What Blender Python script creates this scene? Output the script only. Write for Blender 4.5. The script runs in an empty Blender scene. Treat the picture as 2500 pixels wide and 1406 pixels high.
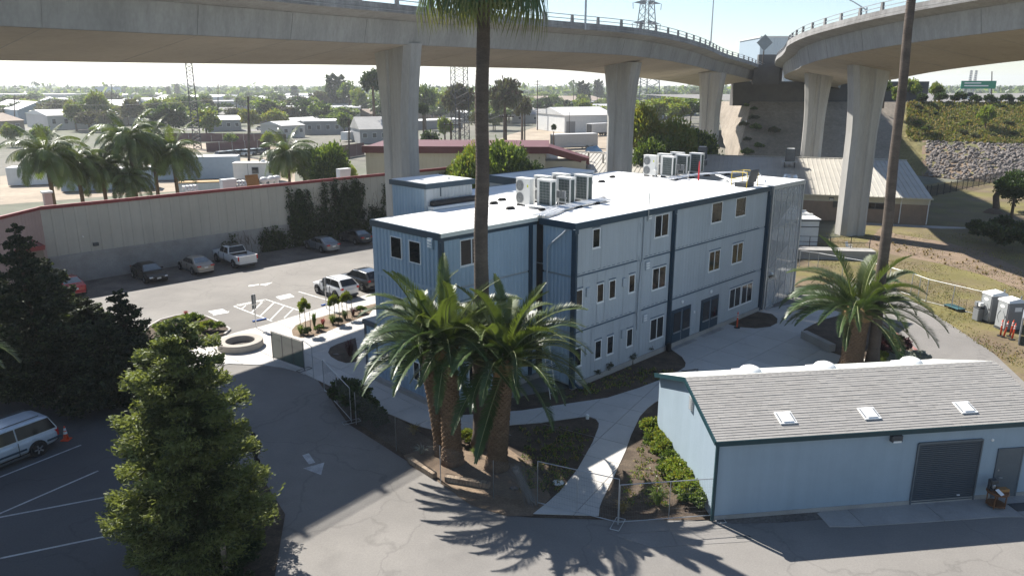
import bpy, bmesh, math, random
import numpy as np
from mathutils import Vector, Matrix, Quaternion
R = math.radians
SC = bpy.context.scene
COL = SC.collection
# ------------------------------------------------------------------ camera
FPX, CX, CY, HORV, CAMH = 1832.0, 1250.0, 703.0, 208.6, 16.8
PITCH = math.atan((CY - HORV) / FPX)
cam_d = bpy.data.cameras.new('camera'); cam = bpy.data.objects.new('camera', cam_d); COL.objects.link(cam)
cam_d.sensor_width = 36.0; cam_d.sensor_fit = 'HORIZONTAL'; cam_d.lens = 36.0 * FPX / 2500.0
cam_d.clip_start = 0.3; cam_d.clip_end = 12000
cam.location = (0, 0, CAMH); cam.rotation_euler = (math.pi / 2 - PITCH, 0, 0)
SC.camera = cam
# ------------------------------------------------------------------ sky, sun, exposure
SUN_EL, SUN_AZ = 46.0, math.degrees(math.atan2(-0.675, 0.738))
world = bpy.data.worlds.new('World'); SC.world = world; world.use_nodes = True
wn = world.node_tree.nodes; wl = world.node_tree.links
sky = wn.new('ShaderNodeTexSky'); sky.sky_type = 'NISHITA'; sky.sun_disc = False
sky.sun_elevation = R(SUN_EL); sky.sun_rotation = R(SUN_AZ); sky.air_density = 1.0; sky.dust_density = 0.35; sky.ozone_density = 2.5; sky.altitude = 10
wl.new(sky.outputs[0], wn['Background'].inputs[0]); wn['Background'].inputs[1].default_value = 0.072
sun_d = bpy.data.lights.new('sun', 'SUN'); sun_d.energy = 5.0; sun_d.angle = R(0.55); sun_d.color = (1.0, 0.955, 0.88)
sun = bpy.data.objects.new('sun', sun_d); COL.objects.link(sun)
sdir = Vector((math.sin(R(SUN_AZ)) * math.cos(R(SUN_EL)), math.cos(R(SUN_AZ)) * math.cos(R(SUN_EL)), math.sin(R(SUN_EL))))
sun.rotation_euler = (-sdir).to_track_quat('-Z', 'Y').to_euler(); sun.location = (-60, 80, 90)
SC.view_settings.view_transform = 'Standard'; SC.view_settings.look = 'None'
SC.view_settings.exposure = 1.12; SC.view_settings.gamma = 1.0; SC.view_settings.use_curve_mapping = False
SC.render.engine = 'CYCLES'
cy = SC.cycles
cy.use_denoising = True; cy.max_bounces = 6; cy.diffuse_bounces = 3; cy.glossy_bounces = 3; cy.transmission_bounces = 4
cy.transparent_max_bounces = 12; cy.volume_bounces = 1; cy.caustics_reflective = False; cy.caustics_refractive = False
cy.sample_clamp_indirect = 6.0
# ------------------------------------------------------------------ pixel helpers (where things stand on the ground)
_fw = np.array([0, math.cos(PITCH), -math.sin(PITCH)]); _up = np.array([0, math.sin(PITCH), math.cos(PITCH)])
def _ray(u, v): return _fw + np.array([1., 0, 0]) * (u - CX) / FPX - _up * (v - CY) / FPX
def G(u, v, z=0.0):
    r = _ray(u, v); t = (z - CAMH) / r[2]
    return Vector((r[0] * t, r[1] * t, z))
def AT(u, v, Y):
    r = _ray(u, v); t = Y / r[1]
    return Vector((r[0] * t, Y, CAMH + r[2] * t))
def GP(pts, z=0.0): return [(p.x, p.y) for p in (G(u, v, z) for u, v in pts)]
rng = random.Random(7)
# ------------------------------------------------------------------ mesh builder
class MB:
    def __init__(s): s.v = []; s.f = []; s.m = []; s.mi = 0
    def add(s, vs, fs):
        o = len(s.v); s.v.extend([tuple(p) for p in vs]); s.f.extend([tuple(i + o for i in f) for f in fs]); s.m.extend([s.mi] * len(fs)); return s
    def box(s, x0, x1, y0, y1, z0, z1):
        return s.add([(x0,y0,z0),(x1,y0,z0),(x1,y1,z0),(x0,y1,z0),(x0,y0,z1),(x1,y0,z1),(x1,y1,z1),(x0,y1,z1)],
                     [(3,2,1,0),(4,5,6,7),(0,1,5,4),(1,2,6,5),(2,3,7,6),(3,0,4,7)])
    def bar(s, p, q, w, h, upv=(0, 0, 1)):
        p = Vector(p); q = Vector(q); d = (q - p).normalized(); u = Vector(upv)
        sx = d.cross(u)
        if sx.length < 1e-5: sx = d.cross(Vector((1, 0, 0)))
        sx.normalize(); uz = sx.cross(d)
        sx *= w / 2; uz *= h / 2
        vs = [p - sx - uz, p + sx - uz, p + sx + uz, p - sx + uz, q - sx - uz, q + sx - uz, q + sx + uz, q - sx + uz]
        return s.add(vs, [(3,2,1,0),(4,5,6,7),(0,1,5,4),(1,2,6,5),(2,3,7,6),(3,0,4,7)])
    def tube(s, pts, rad, n=6, cap=True):
        pts = [Vector(p) for p in pts]
        if not hasattr(rad, '__len__'): rad = [rad] * len(pts)
        o = len(s.v); vs = []; fs = []
        ref = Vector((0.123, 0.31, 0.94))
        for i, p in enumerate(pts):
            d = (pts[min(i + 1, len(pts) - 1)] - pts[max(i - 1, 0)]).normalized()
            a = d.cross(ref)
            if a.length < 0.05: a = d.cross(Vector((1, 0, 0)))
            a.normalize(); b = d.cross(a)
            for k in range(n):
                t = 2 * math.pi * k / n
                vs.append(p + (a * math.cos(t) + b * math.sin(t)) * rad[i])
        for i in range(len(pts) - 1):
            for k in range(n):
                k2 = (k + 1) % n
                fs.append((i*n+k, (i+1)*n+k, (i+1)*n+k2, i*n+k2))
        if cap:
            fs.append(tuple(range(n))); fs.append(tuple((len(pts)-1)*n + k for k in reversed(range(n))))
        return s.add(vs, fs)
    def lathe(s, prof, n=16, c=(0, 0)):
        vs = []; fs = []
        for r, z in prof:
            for k in range(n):
                t = 2 * math.pi * k / n; vs.append((c[0] + r * math.cos(t), c[1] + r * math.sin(t), z))
        for i in range(len(prof) - 1):
            for k in range(n):
                k2 = (k + 1) % n; fs.append((i*n+k, i*n+k2, (i+1)*n+k2, (i+1)*n+k))
        fs.append(tuple(reversed(range(n)))); fs.append(tuple((len(prof)-1)*n + k for k in range(n)))
        return s.add(vs, fs)
    def prism(s, poly, z0, z1):
        n = len(poly); a = sum(poly[i][0]*poly[(i+1)%n][1]-poly[(i+1)%n][0]*poly[i][1] for i in range(n))
        if a < 0: poly = list(reversed(poly))
        vs = [(x, y, z0) for x, y in poly] + [(x, y, z1) for x, y in poly]
        return s.add(vs, [tuple(reversed(range(n))), tuple(range(n, 2*n))] + [(i, (i+1)%n, n+(i+1)%n, n+i) for i in range(n)])
    def sheet(s, poly, z):
        n = len(poly); a = sum(poly[i][0]*poly[(i+1)%n][1]-poly[(i+1)%n][0]*poly[i][1] for i in range(n))
        if a < 0: poly = list(reversed(poly))
        return s.add([(x, y, z) for x, y in poly], [tuple(range(n))])
    def extr(s, prof, y0, y1, flip=False):
        """profile in x,z extruded along y"""
        n = len(prof)
        vs = [(x, y0, z) for x, z in prof] + [(x, y1, z) for x, z in prof]
        return s.add(vs, [tuple(range(n)), tuple(reversed(range(n, 2*n)))] + [(i, n+i, n+(i+1)%n, (i+1)%n) for i in range(n)])
    def build(s, name, mat, parent=None, smooth=False, bevel=0, loc=None, rotz=0, sub=0):
        me = bpy.data.meshes.new(name); me.from_pydata(s.v, [], s.f)
        mats = mat if isinstance(mat, (list, tuple)) else [mat]
        for m in mats: me.materials.append(M(m) if isinstance(m, str) else m)
        if len(mats) > 1: me.polygons.foreach_set('material_index', s.m)
        bm = bmesh.new(); bm.from_mesh(me); bmesh.ops.recalc_face_normals(bm, faces=bm.faces); bm.to_mesh(me); bm.free()
        if smooth: me.polygons.foreach_set('use_smooth', [True] * len(me.polygons))
        me.update()
        o = bpy.data.objects.new(name, me); COL.objects.link(o)
        if parent: o.parent = parent
        if loc is not None: o.location = loc
        if rotz: o.rotation_euler.z = rotz
        if bevel:
            md = o.modifiers.new('bevel', 'BEVEL'); md.width = bevel; md.segments = 2; md.limit_method = 'ANGLE'
        if sub:
            md = o.modifiers.new('sub', 'SUBSURF'); md.levels = sub; md.render_levels = sub
        return o
def tag(o, label=None, cat=None, group=None, kind=None):
    if label: o['label'] = label
    if cat: o['category'] = cat
    if group: o['group'] = group
    if kind: o['kind'] = kind
    return o
def thing(name, label, cat, loc=(0, 0, 0), rotz=0.0, group=None):
    o = bpy.data.objects.new(name, None); COL.objects.link(o); o.empty_display_size = 0.2
    o.location = loc; o.rotation_euler.z = rotz
    return tag(o, label, cat, group)
def copy_tree(o, parent=None):
    c = o.copy(); COL.objects.link(c)
    if parent: c.parent = parent
    for ch in list(o.children): copy_tree(ch, c)
    return c
def inst(name, me, parent, loc=(0, 0, 0), rot=(0, 0, 0), scale=None):
    o = bpy.data.objects.new(name, me); COL.objects.link(o); o.parent = parent
    o.location = loc; o.rotation_euler = rot
    if scale is not None: o.scale = scale if hasattr(scale, '__len__') else (scale,) * 3
    return o
def struct(o): o['kind'] = 'structure'; return o
def quads_mesh(name, P0, P1, P2, P3, mats, smooth=False, midx=None):
    """numpy arrays (n,3) -> a mesh of n quads"""
    n = len(P0); V = np.empty((n * 4, 3), np.float32); V[0::4] = P0; V[1::4] = P1; V[2::4] = P2; V[3::4] = P3
    me = bpy.data.meshes.new(name); me.vertices.add(n * 4); me.vertices.foreach_set('co', V.ravel())
    me.loops.add(n * 4); me.loops.foreach_set('vertex_index', np.arange(n * 4, dtype=np.int32))
    me.polygons.add(n); me.polygons.foreach_set('loop_start', np.arange(0, n * 4, 4, dtype=np.int32))
    for m in mats: me.materials.append(M(m))
    if midx is not None: me.polygons.foreach_set('material_index', midx.astype(np.int32))
    me.update(calc_edges=True)
    return me
# ------------------------------------------------------------------ materials
_M = {}
MD = {}
def M(name):
    if name not in _M:
        kw = MD[name]
        _M[name] = kw() if callable(kw) else surf(name, **kw)
    return _M[name]
def surf(name, c=(.5, .5, .5), r=.7, var=.15, sc=1.5, fine=.1, fsc=25., bump=0., bsc=40., metal=0., spec=.4, c2=None, stretch=None, coat=0., spots=None, rnd=0., trans=0., vr=0., space='Object', emis=None, streak=0., cracks=0., stains=0.):
    """principled surface: base colour broken up by broad and fine noise, fine relief, optional second colour in patches"""
    m = bpy.data.materials.new(name); m.use_nodes = True; nt = m.node_tree; N = nt.nodes; Lk = nt.links
    b = N['Principled BSDF']; out = N['Material Output']
    tc = N.new('ShaderNodeTexCoord'); mp = N.new('ShaderNodeMapping')
    if space == 'World':
        ge = N.new('ShaderNodeNewGeometry'); Lk.new(ge.outputs['Position'], mp.inputs[0])
    else: Lk.new(tc.outputs[space], mp.inputs[0])
    if stretch: mp.inputs['Scale'].default_value = stretch
    n1 = N.new('ShaderNodeTexNoise'); n1.inputs['Scale'].default_value = sc; n1.inputs['Detail'].default_value = 6; n1.inputs['Roughness'].default_value = .62
    n2 = N.new('ShaderNodeTexNoise'); n2.inputs['Scale'].default_value = fsc; n2.inputs['Detail'].default_value = 4
    Lk.new(mp.outputs[0], n1.inputs[0]); Lk.new(mp.outputs[0], n2.inputs[0])
    def rng_(src, lo, hi, a=.25, bb=.75):
        k = N.new('ShaderNodeMapRange'); k.inputs[1].default_value = a; k.inputs[2].default_value = bb; k.inputs[3].default_value = lo; k.inputs[4].default_value = hi
        Lk.new(src, k.inputs[0]); return k.outputs[0]
    base = N.new('ShaderNodeRGB'); base.outputs[0].default_value = (*c, 1); col = base.outputs[0]
    if c2 is not None:
        mx = N.new('ShaderNodeMix'); mx.data_type = 'RGBA'; n3 = N.new('ShaderNodeTexNoise'); n3.inputs['Scale'].default_value = sc * .45; n3.inputs['Detail'].default_value = 8; n3.inputs['Roughness'].default_value = .7
        Lk.new(mp.outputs[0], n3.inputs[0]); Lk.new(rng_(n3.outputs[0], 0, 1, .42, .62), mx.inputs[0])
        Lk.new(col, mx.inputs[6]); mx.inputs[7].default_value = (*c2, 1); col = mx.outputs[2]
    f1 = rng_(n1.outputs[0], 1 - var, 1 + var); f2 = rng_(n2.outputs[0], 1 - fine, 1 + fine)
    mu = N.new('ShaderNodeMath'); mu.operation = 'MULTIPLY'; Lk.new(f1, mu.inputs[0]); Lk.new(f2, mu.inputs[1]); fac = mu.outputs[0]
    if rnd:
        oi = N.new('ShaderNodeObjectInfo'); k = rng_(oi.outputs['Random'], 1 - rnd, 1 + rnd, 0, 1)
        m2 = N.new('ShaderNodeMath'); m2.operation = 'MULTIPLY'; Lk.new(fac, m2.inputs[0]); Lk.new(k, m2.inputs[1]); fac = m2.outputs[0]
    def times(k):
        m3 = N.new('ShaderNodeMath'); m3.operation = 'MULTIPLY'; Lk.new(fac, m3.inputs[0]); Lk.new(k, m3.inputs[1]); return m3.outputs[0]
    if streak or cracks or stains: gp = N.new('ShaderNodeNewGeometry')
    if streak:      # rain streaks running down the face
        ms_ = N.new('ShaderNodeMapping'); ms_.inputs['Scale'].default_value = (1.6, 1.6, .07); Lk.new(gp.outputs['Position'], ms_.inputs[0]); ns = N.new('ShaderNodeTexNoise'); ns.inputs['Scale'].default_value = 1.; ns.inputs['Detail'].default_value = 5; ns.inputs['Roughness'].default_value = .7
        Lk.new(ms_.outputs[0], ns.inputs[0]); fac = times(rng_(ns.outputs[0], 1 - streak, 1 + streak * .6, .3, .7))
    if cracks:      # thin wandering cracks, sealed in places
        nd = N.new('ShaderNodeTexNoise'); nd.inputs['Scale'].default_value = .35; nd.inputs['Detail'].default_value = 5; Lk.new(gp.outputs['Position'], nd.inputs[0]); ad = N.new('ShaderNodeVectorMath'); ad.operation = 'MULTIPLY_ADD'; Lk.new(nd.outputs['Color'], ad.inputs[0]); ad.inputs[1].default_value = (5, 5, 0); Lk.new(gp.outputs['Position'], ad.inputs[2])
        vo = N.new('ShaderNodeTexVoronoi'); vo.feature = 'DISTANCE_TO_EDGE'; vo.inputs['Scale'].default_value = .16; Lk.new(ad.outputs[0], vo.inputs['Vector']); fac = times(rng_(vo.outputs['Distance'], 1 - cracks, 1, .002, .012))
    if stains:
        n5 = N.new('ShaderNodeTexNoise'); n5.inputs['Scale'].default_value = .55; n5.inputs['Detail'].default_value = 7; n5.inputs['Roughness'].default_value = .65; Lk.new(gp.outputs['Position'], n5.inputs[0]); fac = times(rng_(n5.outputs[0], 1, 1 - stains, .56, .72))
    vm = N.new('ShaderNodeVectorMath'); vm.operation = 'SCALE'; Lk.new(col, vm.inputs[0]); Lk.new(fac, vm.inputs['Scale'])
    Lk.new(vm.outputs[0], b.inputs['Base Color'])
    b.inputs['Roughness'].default_value = r; b.inputs['Metallic'].default_value = metal; b.inputs['Specular IOR Level'].default_value = spec
    if vr: Lk.new(rng_(n1.outputs[0], max(0, r - vr), min(1, r + vr)), b.inputs['Roughness'])
    if coat: b.inputs['Coat Weight'].default_value = coat; b.inputs['Coat Roughness'].default_value = .06
    if bump:
        bp = N.new('ShaderNodeBump'); bp.inputs['Strength'].default_value = bump; bp.inputs['Distance'].default_value = .02
        n4 = N.new('ShaderNodeTexNoise'); n4.inputs['Scale'].default_value = bsc; n4.inputs['Detail'].default_value = 5; Lk.new(mp.outputs[0], n4.inputs[0])
        Lk.new(n4.outputs[0], bp.inputs['Height']); Lk.new(bp.outputs[0], b.inputs['Normal'])
    if emis: b.inputs['Emission Color'].default_value = (*c, 1); b.inputs['Emission Strength'].default_value = emis
    if trans:
        tr = N.new('ShaderNodeBsdfTranslucent'); ms = N.new('ShaderNodeMixShader'); ms.inputs[0].default_value = trans
        v2 = N.new('ShaderNodeVectorMath'); v2.operation = 'MULTIPLY'; Lk.new(vm.outputs[0], v2.inputs[0]); v2.inputs[1].default_value = (1.5, 1.45, .7)
        Lk.new(v2.outputs[0], tr.inputs[0]); Lk.new(b.outputs[0], ms.inputs[1]); Lk.new(tr.outputs[0], ms.inputs[2]); Lk.new(ms.outputs[0], out.inputs[0])
    return m
def sheer(name, c, fac, r=.6, metal=0.):
    """thin perforated sheet or net: part of the light goes through the holes"""
    m = bpy.data.materials.new(name); m.use_nodes = True; nt = m.node_tree; N = nt.nodes; Lk = nt.links
    b = N['Principled BSDF']; b.inputs['Base Color'].default_value = (*c, 1); b.inputs['Roughness'].default_value = r; b.inputs['Metallic'].default_value = metal
    t = N.new('ShaderNodeBsdfTransparent'); ms = N.new('ShaderNodeMixShader'); ms.inputs[0].default_value = fac
    Lk.new(b.outputs[0], ms.inputs[1]); Lk.new(t.outputs[0], ms.inputs[2]); Lk.new(ms.outputs[0], N['Material Output'].inputs[0])
    return m
HAZE_D = 0.00021
def haze_mat():
    m = bpy.data.materials.new('haze_air'); m.use_nodes = True; N = m.node_tree.nodes; N.remove(N['Principled BSDF'])
    v = N.new('ShaderNodeVolumePrincipled'); v.inputs['Color'].default_value = (.93, .96, 1, 1); v.inputs['Density'].default_value = HAZE_D; v.inputs['Anisotropy'].default_value = .45
    m.node_tree.links.new(v.outputs[0], N['Material Output'].inputs['Volume']); return m
MD.update(
 asphalt=dict(cracks=.16, stains=.13, c=(.205,.192,.176), r=.86, spec=.3, var=.16, sc=.16, fine=.10, fsc=14, bump=.25, bsc=60, space='World', c2=(.165,.155,.144)),
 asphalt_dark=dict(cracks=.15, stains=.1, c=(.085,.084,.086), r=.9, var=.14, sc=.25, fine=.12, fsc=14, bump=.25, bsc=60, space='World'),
 drive=dict(cracks=.15, stains=.12, c=(.20,.188,.175), r=.88, spec=.3, var=.16, sc=.22, fine=.10, fsc=12, bump=.2, bsc=50, space='World', c2=(.175,.165,.155)),
 gravel=dict(c=(.17,.15,.13), r=.95, var=.2, sc=.8, fine=.35, fsc=9, bump=.8, bsc=22, space='World', c2=(.10,.09,.08)),
 concrete_new=dict(stains=.10, c=(.47,.45,.42), r=.85, var=.10, sc=.5, fine=.06, fsc=18, bump=.1, bsc=60, space='World', rnd=.05),
 concrete_old=dict(stains=.25, c=(.33,.315,.295), r=.88, var=.18, sc=.6, fine=.08, fsc=18, bump=.15, bsc=50, space='World'),
 joint=dict(c=(.16,.15,.14), r=.95, space='World'),
 kerb=dict(c=(.42,.40,.38), r=.85, var=.15, sc=.8, space='World'),
 red_paint=dict(c=(.33,.11,.10), r=.8, var=.35, sc=1.2, c2=(.30,.24,.22), space='World'),
 mulch=dict(c=(.060,.042,.030), r=.95, var=.35, sc=1.6, fine=.4, fsc=16, bump=1., bsc=30, c2=(.10,.075,.052), space='World'),
 dirt=dict(c=(.20,.145,.098), r=.95, var=.25, sc=.9, fine=.25, fsc=12, bump=.6, bsc=20, c2=(.14,.10,.07), space='World'),
 field=dict(c=(.135,.118,.038), r=.95, var=.3, sc=.22, fine=.25, fsc=5, bump=.6, bsc=12, c2=(.13,.095,.06), space='World'),
 earth=dict(c=(.15,.138,.112), r=.95, var=.3, sc=.02, fine=.25, fsc=.4, c2=(.085,.10,.055), space='World'),
 lawn=dict(c=(.10,.13,.035), r=.95, var=.3, sc=.4, fine=.3, fsc=8, c2=(.22,.18,.07), space='World'),
 white_line=dict(c=(.72,.72,.70), r=.75, var=.14, sc=2.5, fine=.1, fsc=30, space='World', c2=(.55,.55,.53)),
 faded_line=dict(c=(.48,.48,.47), r=.8, var=.2, sc=2.5, fine=.2, fsc=30, space='World', c2=(.30,.30,.30)),
 blue_paint=dict(c=(.03,.10,.33), r=.6, var=.15),
 bridge=dict(streak=.16, c=(.345,.335,.315), r=.9, var=.13, sc=.28, fine=.07, fsc=6, bump=.12, bsc=14, c2=(.30,.29,.27), space='World', stretch=(1, 1, .55)),
 bridge_soffit=dict(stains=.14, c=(.40,.35,.285), r=.92, var=.12, sc=.25, fine=.05, fsc=5, c2=(.36,.32,.265), space='World', stretch=(.5, .5, 1)),
 bridge_edge=dict(streak=.25, c=(.30,.29,.28), r=.9, var=.2, sc=.7, fine=.12, fsc=8, c2=(.21,.20,.19), space='World'),
 pier=dict(streak=.14, c=(.42,.405,.375), r=.9, var=.12, sc=.4, fine=.06, fsc=8, c2=(.35,.335,.31), space='World', stretch=(1, 1, .25)),
 abut=dict(streak=.2, stains=.2, c=(.30,.255,.205), r=.95, var=.2, sc=.15, fine=.1, fsc=2, c2=(.23,.195,.155), space='World'),
 blue_wall=dict(streak=.07, c=(.31,.405,.49), r=.55, var=.06, sc=.6, fine=.04, fsc=20, spec=.35),
 blue_flat=dict(streak=.08, c=(.37,.405,.435), r=.55, var=.06, sc=.5, fine=.04, fsc=20, spec=.3),
 navy=dict(c=(.018,.045,.072), r=.5, var=.1, sc=1.5),
 teal=dict(c=(.012,.045,.055), r=.5, var=.1, sc=1.5),
 black=dict(c=(.012,.012,.014), r=.55, var=.2),
 membrane=dict(stains=.12, c=(.80,.80,.79), r=.55, var=.05, sc=.35, fine=.02, c2=(.74,.725,.69), space='World'),
 membrane_edge=dict(c=(.62,.64,.60), r=.5, var=.06),
 white_paint=dict(c=(.74,.74,.73), r=.5, var=.05, sc=2),
 white_wall=dict(c=(.66,.66,.64), r=.7, var=.10, sc=.8),
 glass=dict(c=(.012,.014,.016), r=.06, var=.2, spec=.35),
 glass_warm=dict(c=(.06,.045,.03), r=.1, var=.6, sc=1.6, spec=.4, c2=(.012,.013,.016)),  # warm reflection painted into the pane colour as patches
 door_glass=dict(c=(.012,.014,.018), r=.08, spec=.7),
 steel=dict(c=(.45,.46,.47), r=.4, metal=.85, var=.12, sc=4),
 galv=dict(c=(.42,.43,.44), r=.5, metal=.6, var=.15, sc=3),
 alu=dict(c=(.62,.63,.64), r=.38, metal=.8, var=.08),
 ac_white=dict(c=(.66,.655,.63), r=.5, var=.05, sc=2),
 ac_coil=dict(c=(.022,.045,.045), r=.5, var=.25, sc=6),
 ac_grille=dict(c=(.33,.335,.33), r=.5),
 yellow=dict(c=(.62,.43,.02), r=.5, var=.08),
 sticker=dict(c=(.55,.60,.03), r=.5),
 orange=dict(c=(.72,.085,.03), r=.5, var=.1, sc=4),
 red=dict(c=(.50,.02,.03), r=.45, var=.1),
 foil=dict(c=(.66,.67,.68), r=.45, var=.15, sc=5, metal=.2),
 stucco=dict(streak=.06, c=(.305,.38,.445), r=.9, var=.05, sc=.6, fine=.06, fsc=30, bump=.35, bsc=45, c2=(.285,.36,.42)),
 shingle=dict(c=(.27,.258,.243), r=.95, var=.08, sc=1.2, fine=.12, fsc=45, rnd=.05, bump=.3, bsc=60),
 roll_door=dict(c=(.055,.07,.085), r=.5, var=.08),
 door_grey=dict(c=(.095,.115,.13), r=.5, var=.06),
 skylight=dict(c=(.80,.80,.78), r=.35, var=.04),
 wood=dict(c=(.17,.075,.032), r=.5, var=.25, sc=4, stretch=(1, 1, 6)),
 timber=dict(c=(.33,.26,.19), r=.9, var=.25, sc=4, stretch=(1, 6, 1), c2=(.13,.095,.07)),
 board=dict(c=(.30,.16,.06), r=.8, var=.2),
 wall_metal=dict(streak=.08, c=(.50,.47,.405), r=.6, var=.06, sc=.3, fine=.03, c2=(.45,.42,.36)),
 wall_tan=dict(c=(.50,.45,.34), r=.65, var=.08, sc=.3),
 red_trim=dict(c=(.23,.035,.035), r=.55, var=.12, sc=1),
 pink_metal=dict(c=(.42,.30,.27), r=.6, var=.08),
 block=dict(c=(.37,.355,.34), r=.95, var=.12, sc=1.2, fine=.08, fsc=20, c2=(.31,.295,.28)),
 brick_tan=dict(c=(.235,.17,.125), r=.95, var=.15, sc=1.5, fine=.12, fsc=10),
 roof_metal=dict(c=(.42,.395,.345), r=.5, var=.07, sc=.5, c2=(.36,.34,.30)),
 roof_grey=dict(c=(.34,.33,.31), r=.6, var=.10, sc=.4, c2=(.28,.27,.255)),
 roof_dark=dict(c=(.07,.068,.066), r=.7, var=.1),
 rubber=dict(c=(.014,.014,.015), r=.8),
 rim=dict(c=(.42,.43,.44), r=.35, metal=.8),
 lamp_red=dict(c=(.45,.012,.012), r=.2),
 lamp_clear=dict(c=(.75,.76,.78), r=.15),
 plate=dict(c=(.7,.7,.68), r=.5),
 plastic_grey=dict(c=(.19,.20,.21), r=.5, var=.06),
 plastic_white=dict(c=(.72,.72,.70), r=.5, var=.05),
 plastic_dark=dict(c=(.06,.065,.07), r=.6),
 green_screen=lambda: sheer('green_screen', (.018, .06, .045), .10, .9),
 perf=lambda: sheer('perf', (.46, .49, .52), .62, .5, .1),
 net=lambda: sheer('net', (.25, .26, .27), .7),
 bark_date=dict(c=(.16,.105,.065), r=.95, var=.35, sc=3, fine=.3, fsc=18, bump=.6, bsc=14),
 bark_wash=dict(c=(.115,.090,.072), r=.95, var=.25, sc=1.2, fine=.25, fsc=14, bump=.8, bsc=9, c2=(.085,.066,.054), stretch=(1, 1, 2.5), space='World'),
 bark=dict(c=(.10,.07,.05), r=.95, var=.3, sc=4, fine=.3, bump=.6, bsc=12),
 frond=dict(c=(.052,.088,.027), r=.4, var=.3, sc=1.2, spec=.5, trans=.22, rnd=.25),
 frond_young=dict(c=(.09,.125,.032), r=.42, var=.2, sc=1.2, spec=.5, trans=.28, rnd=.2),
 rachis=dict(c=(.20,.22,.09), r=.5, var=.2),
 queen=dict(c=(.095,.13,.035), r=.36, var=.3, sc=.8, spec=.6, trans=.3, rnd=.35),
 fan=dict(c=(.05,.085,.032), r=.5, var=.25, sc=1, trans=.3, rnd=.25),
 fan_tip=dict(c=(.115,.13,.045), r=.6, var=.3, sc=1, trans=.3),
 dead=dict(c=(.24,.155,.07), r=.9, var=.3),
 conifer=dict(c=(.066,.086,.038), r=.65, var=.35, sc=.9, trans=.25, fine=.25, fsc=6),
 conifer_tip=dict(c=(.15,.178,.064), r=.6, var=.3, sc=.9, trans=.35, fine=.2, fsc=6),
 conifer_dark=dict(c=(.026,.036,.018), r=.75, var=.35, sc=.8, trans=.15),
 leaf=dict(c=(.055,.095,.022), r=.5, var=.3, sc=.6, trans=.3, rnd=.15),
 leaf_light=dict(c=(.15,.205,.045), r=.5, var=.25, sc=.6, trans=.38, rnd=.15),
 leaf_yellow=dict(c=(.20,.20,.035), r=.5, var=.25, sc=.6, trans=.35, rnd=.1),
 leaf_dark=dict(c=(.030,.052,.018), r=.5, var=.3, sc=.6, trans=.2, rnd=.15),
 leaf_grey=dict(c=(.10,.105,.06), r=.7, var=.3, sc=.6, trans=.25, rnd=.15),
 leaf_red=dict(c=(.26,.04,.035), r=.6, var=.3, trans=.3),
 leaf_purple=dict(c=(.07,.022,.03), r=.6, var=.3, trans=.2),
 leaf_silver=dict(c=(.26,.28,.23), r=.8, var=.2),
 dry_grass=dict(c=(.26,.20,.085), r=.9, var=.3, sc=.5, trans=.3),
 stone=dict(c=(.145,.128,.118), r=.95, var=.2, sc=2, fine=.15, fsc=12, rnd=.35),
 skin=dict(c=(.28,.16,.11), r=.6), cloth_black=dict(c=(.014,.013,.015), r=.9), cloth_navy=dict(c=(.02,.025,.045), r=.9),
 hair=dict(c=(.012,.010,.009), r=.7),
 paint_white=dict(c=(.68,.68,.67), r=.3, coat=.6, var=.03), paint_black=dict(c=(.006,.006,.007), r=.35, coat=.25, spec=.25, var=.05),
 paint_beige=dict(c=(.36,.32,.27), r=.3, metal=.35, coat=.8, var=.03), paint_grey=dict(c=(.22,.235,.25), r=.3, metal=.45, coat=.8, var=.03),
 paint_dark=dict(c=(.045,.048,.052), r=.28, metal=.3, coat=.9, var=.03), paint_red=dict(c=(.45,.014,.02), r=.25, coat=.9, var=.03),
 paint_van=dict(c=(.52,.57,.63), r=.3, metal=.2, coat=.7, var=.03), paint_silver=dict(c=(.45,.46,.47), r=.3, metal=.5, coat=.7, var=.03),
 far_roof=dict(c=(.60,.59,.565), r=.6, var=.12, sc=.05, fine=.05, rnd=.12), far_wall=dict(c=(.50,.48,.45), r=.8, var=.1, sc=.1, rnd=.2),
 far_brown=dict(c=(.24,.19,.15), r=.9, var=.15, sc=.1, rnd=.2), far_grey=dict(c=(.30,.30,.30), r=.8, var=.1, sc=.1, rnd=.2),
 far_win=dict(c=(.04,.045,.05), r=.3), far_blue=dict(c=(.30,.37,.43), r=.7, var=.08),
 wood_pole=dict(c=(.055,.042,.035), r=.95, var=.2), screen_maroon=dict(c=(.105,.045,.05), r=.95, var=.2, sc=.3, c2=(.14,.08,.075)),
 tarp_blue=dict(c=(.10,.22,.36), r=.6, var=.2), sign_green=dict(c=(.02,.22,.13), r=.5), sign_back=dict(c=(.20,.22,.23), r=.5, metal=.5),
 windscreen=dict(c=(.10,.125,.13), r=.12, var=.3, spec=.8), toilet_door=dict(c=(.33,.345,.35), r=.5, var=.05), cart_teal=dict(c=(.03,.09,.10), r=.7),
 roof_red=dict(c=(.30,.16,.14), r=.6, var=.08), concrete_ring=dict(c=(.36,.33,.29), r=.9, var=.12, sc=2, fine=.08),
 far_pale=dict(c=(.52,.58,.60), r=.7, var=.05), dark_steel=dict(c=(.055,.055,.06), r=.6, metal=.3), far_steel=dict(c=(.12,.14,.16), r=.6), timber_new=dict(c=(.42,.27,.12), r=.8, var=.15), dirt_pale=dict(c=(.33,.27,.20), r=.95, var=.2, sc=.1, fine=.15, fsc=1, c2=(.26,.21,.155), space='World'), sign_teal=dict(c=(.02,.20,.28), r=.5),
 bank_green=dict(c=(.13,.15,.045), r=.7, var=.3, sc=.4, trans=.3),
 wire=dict(c=(.16,.165,.17), r=.6, metal=.4),
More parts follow.
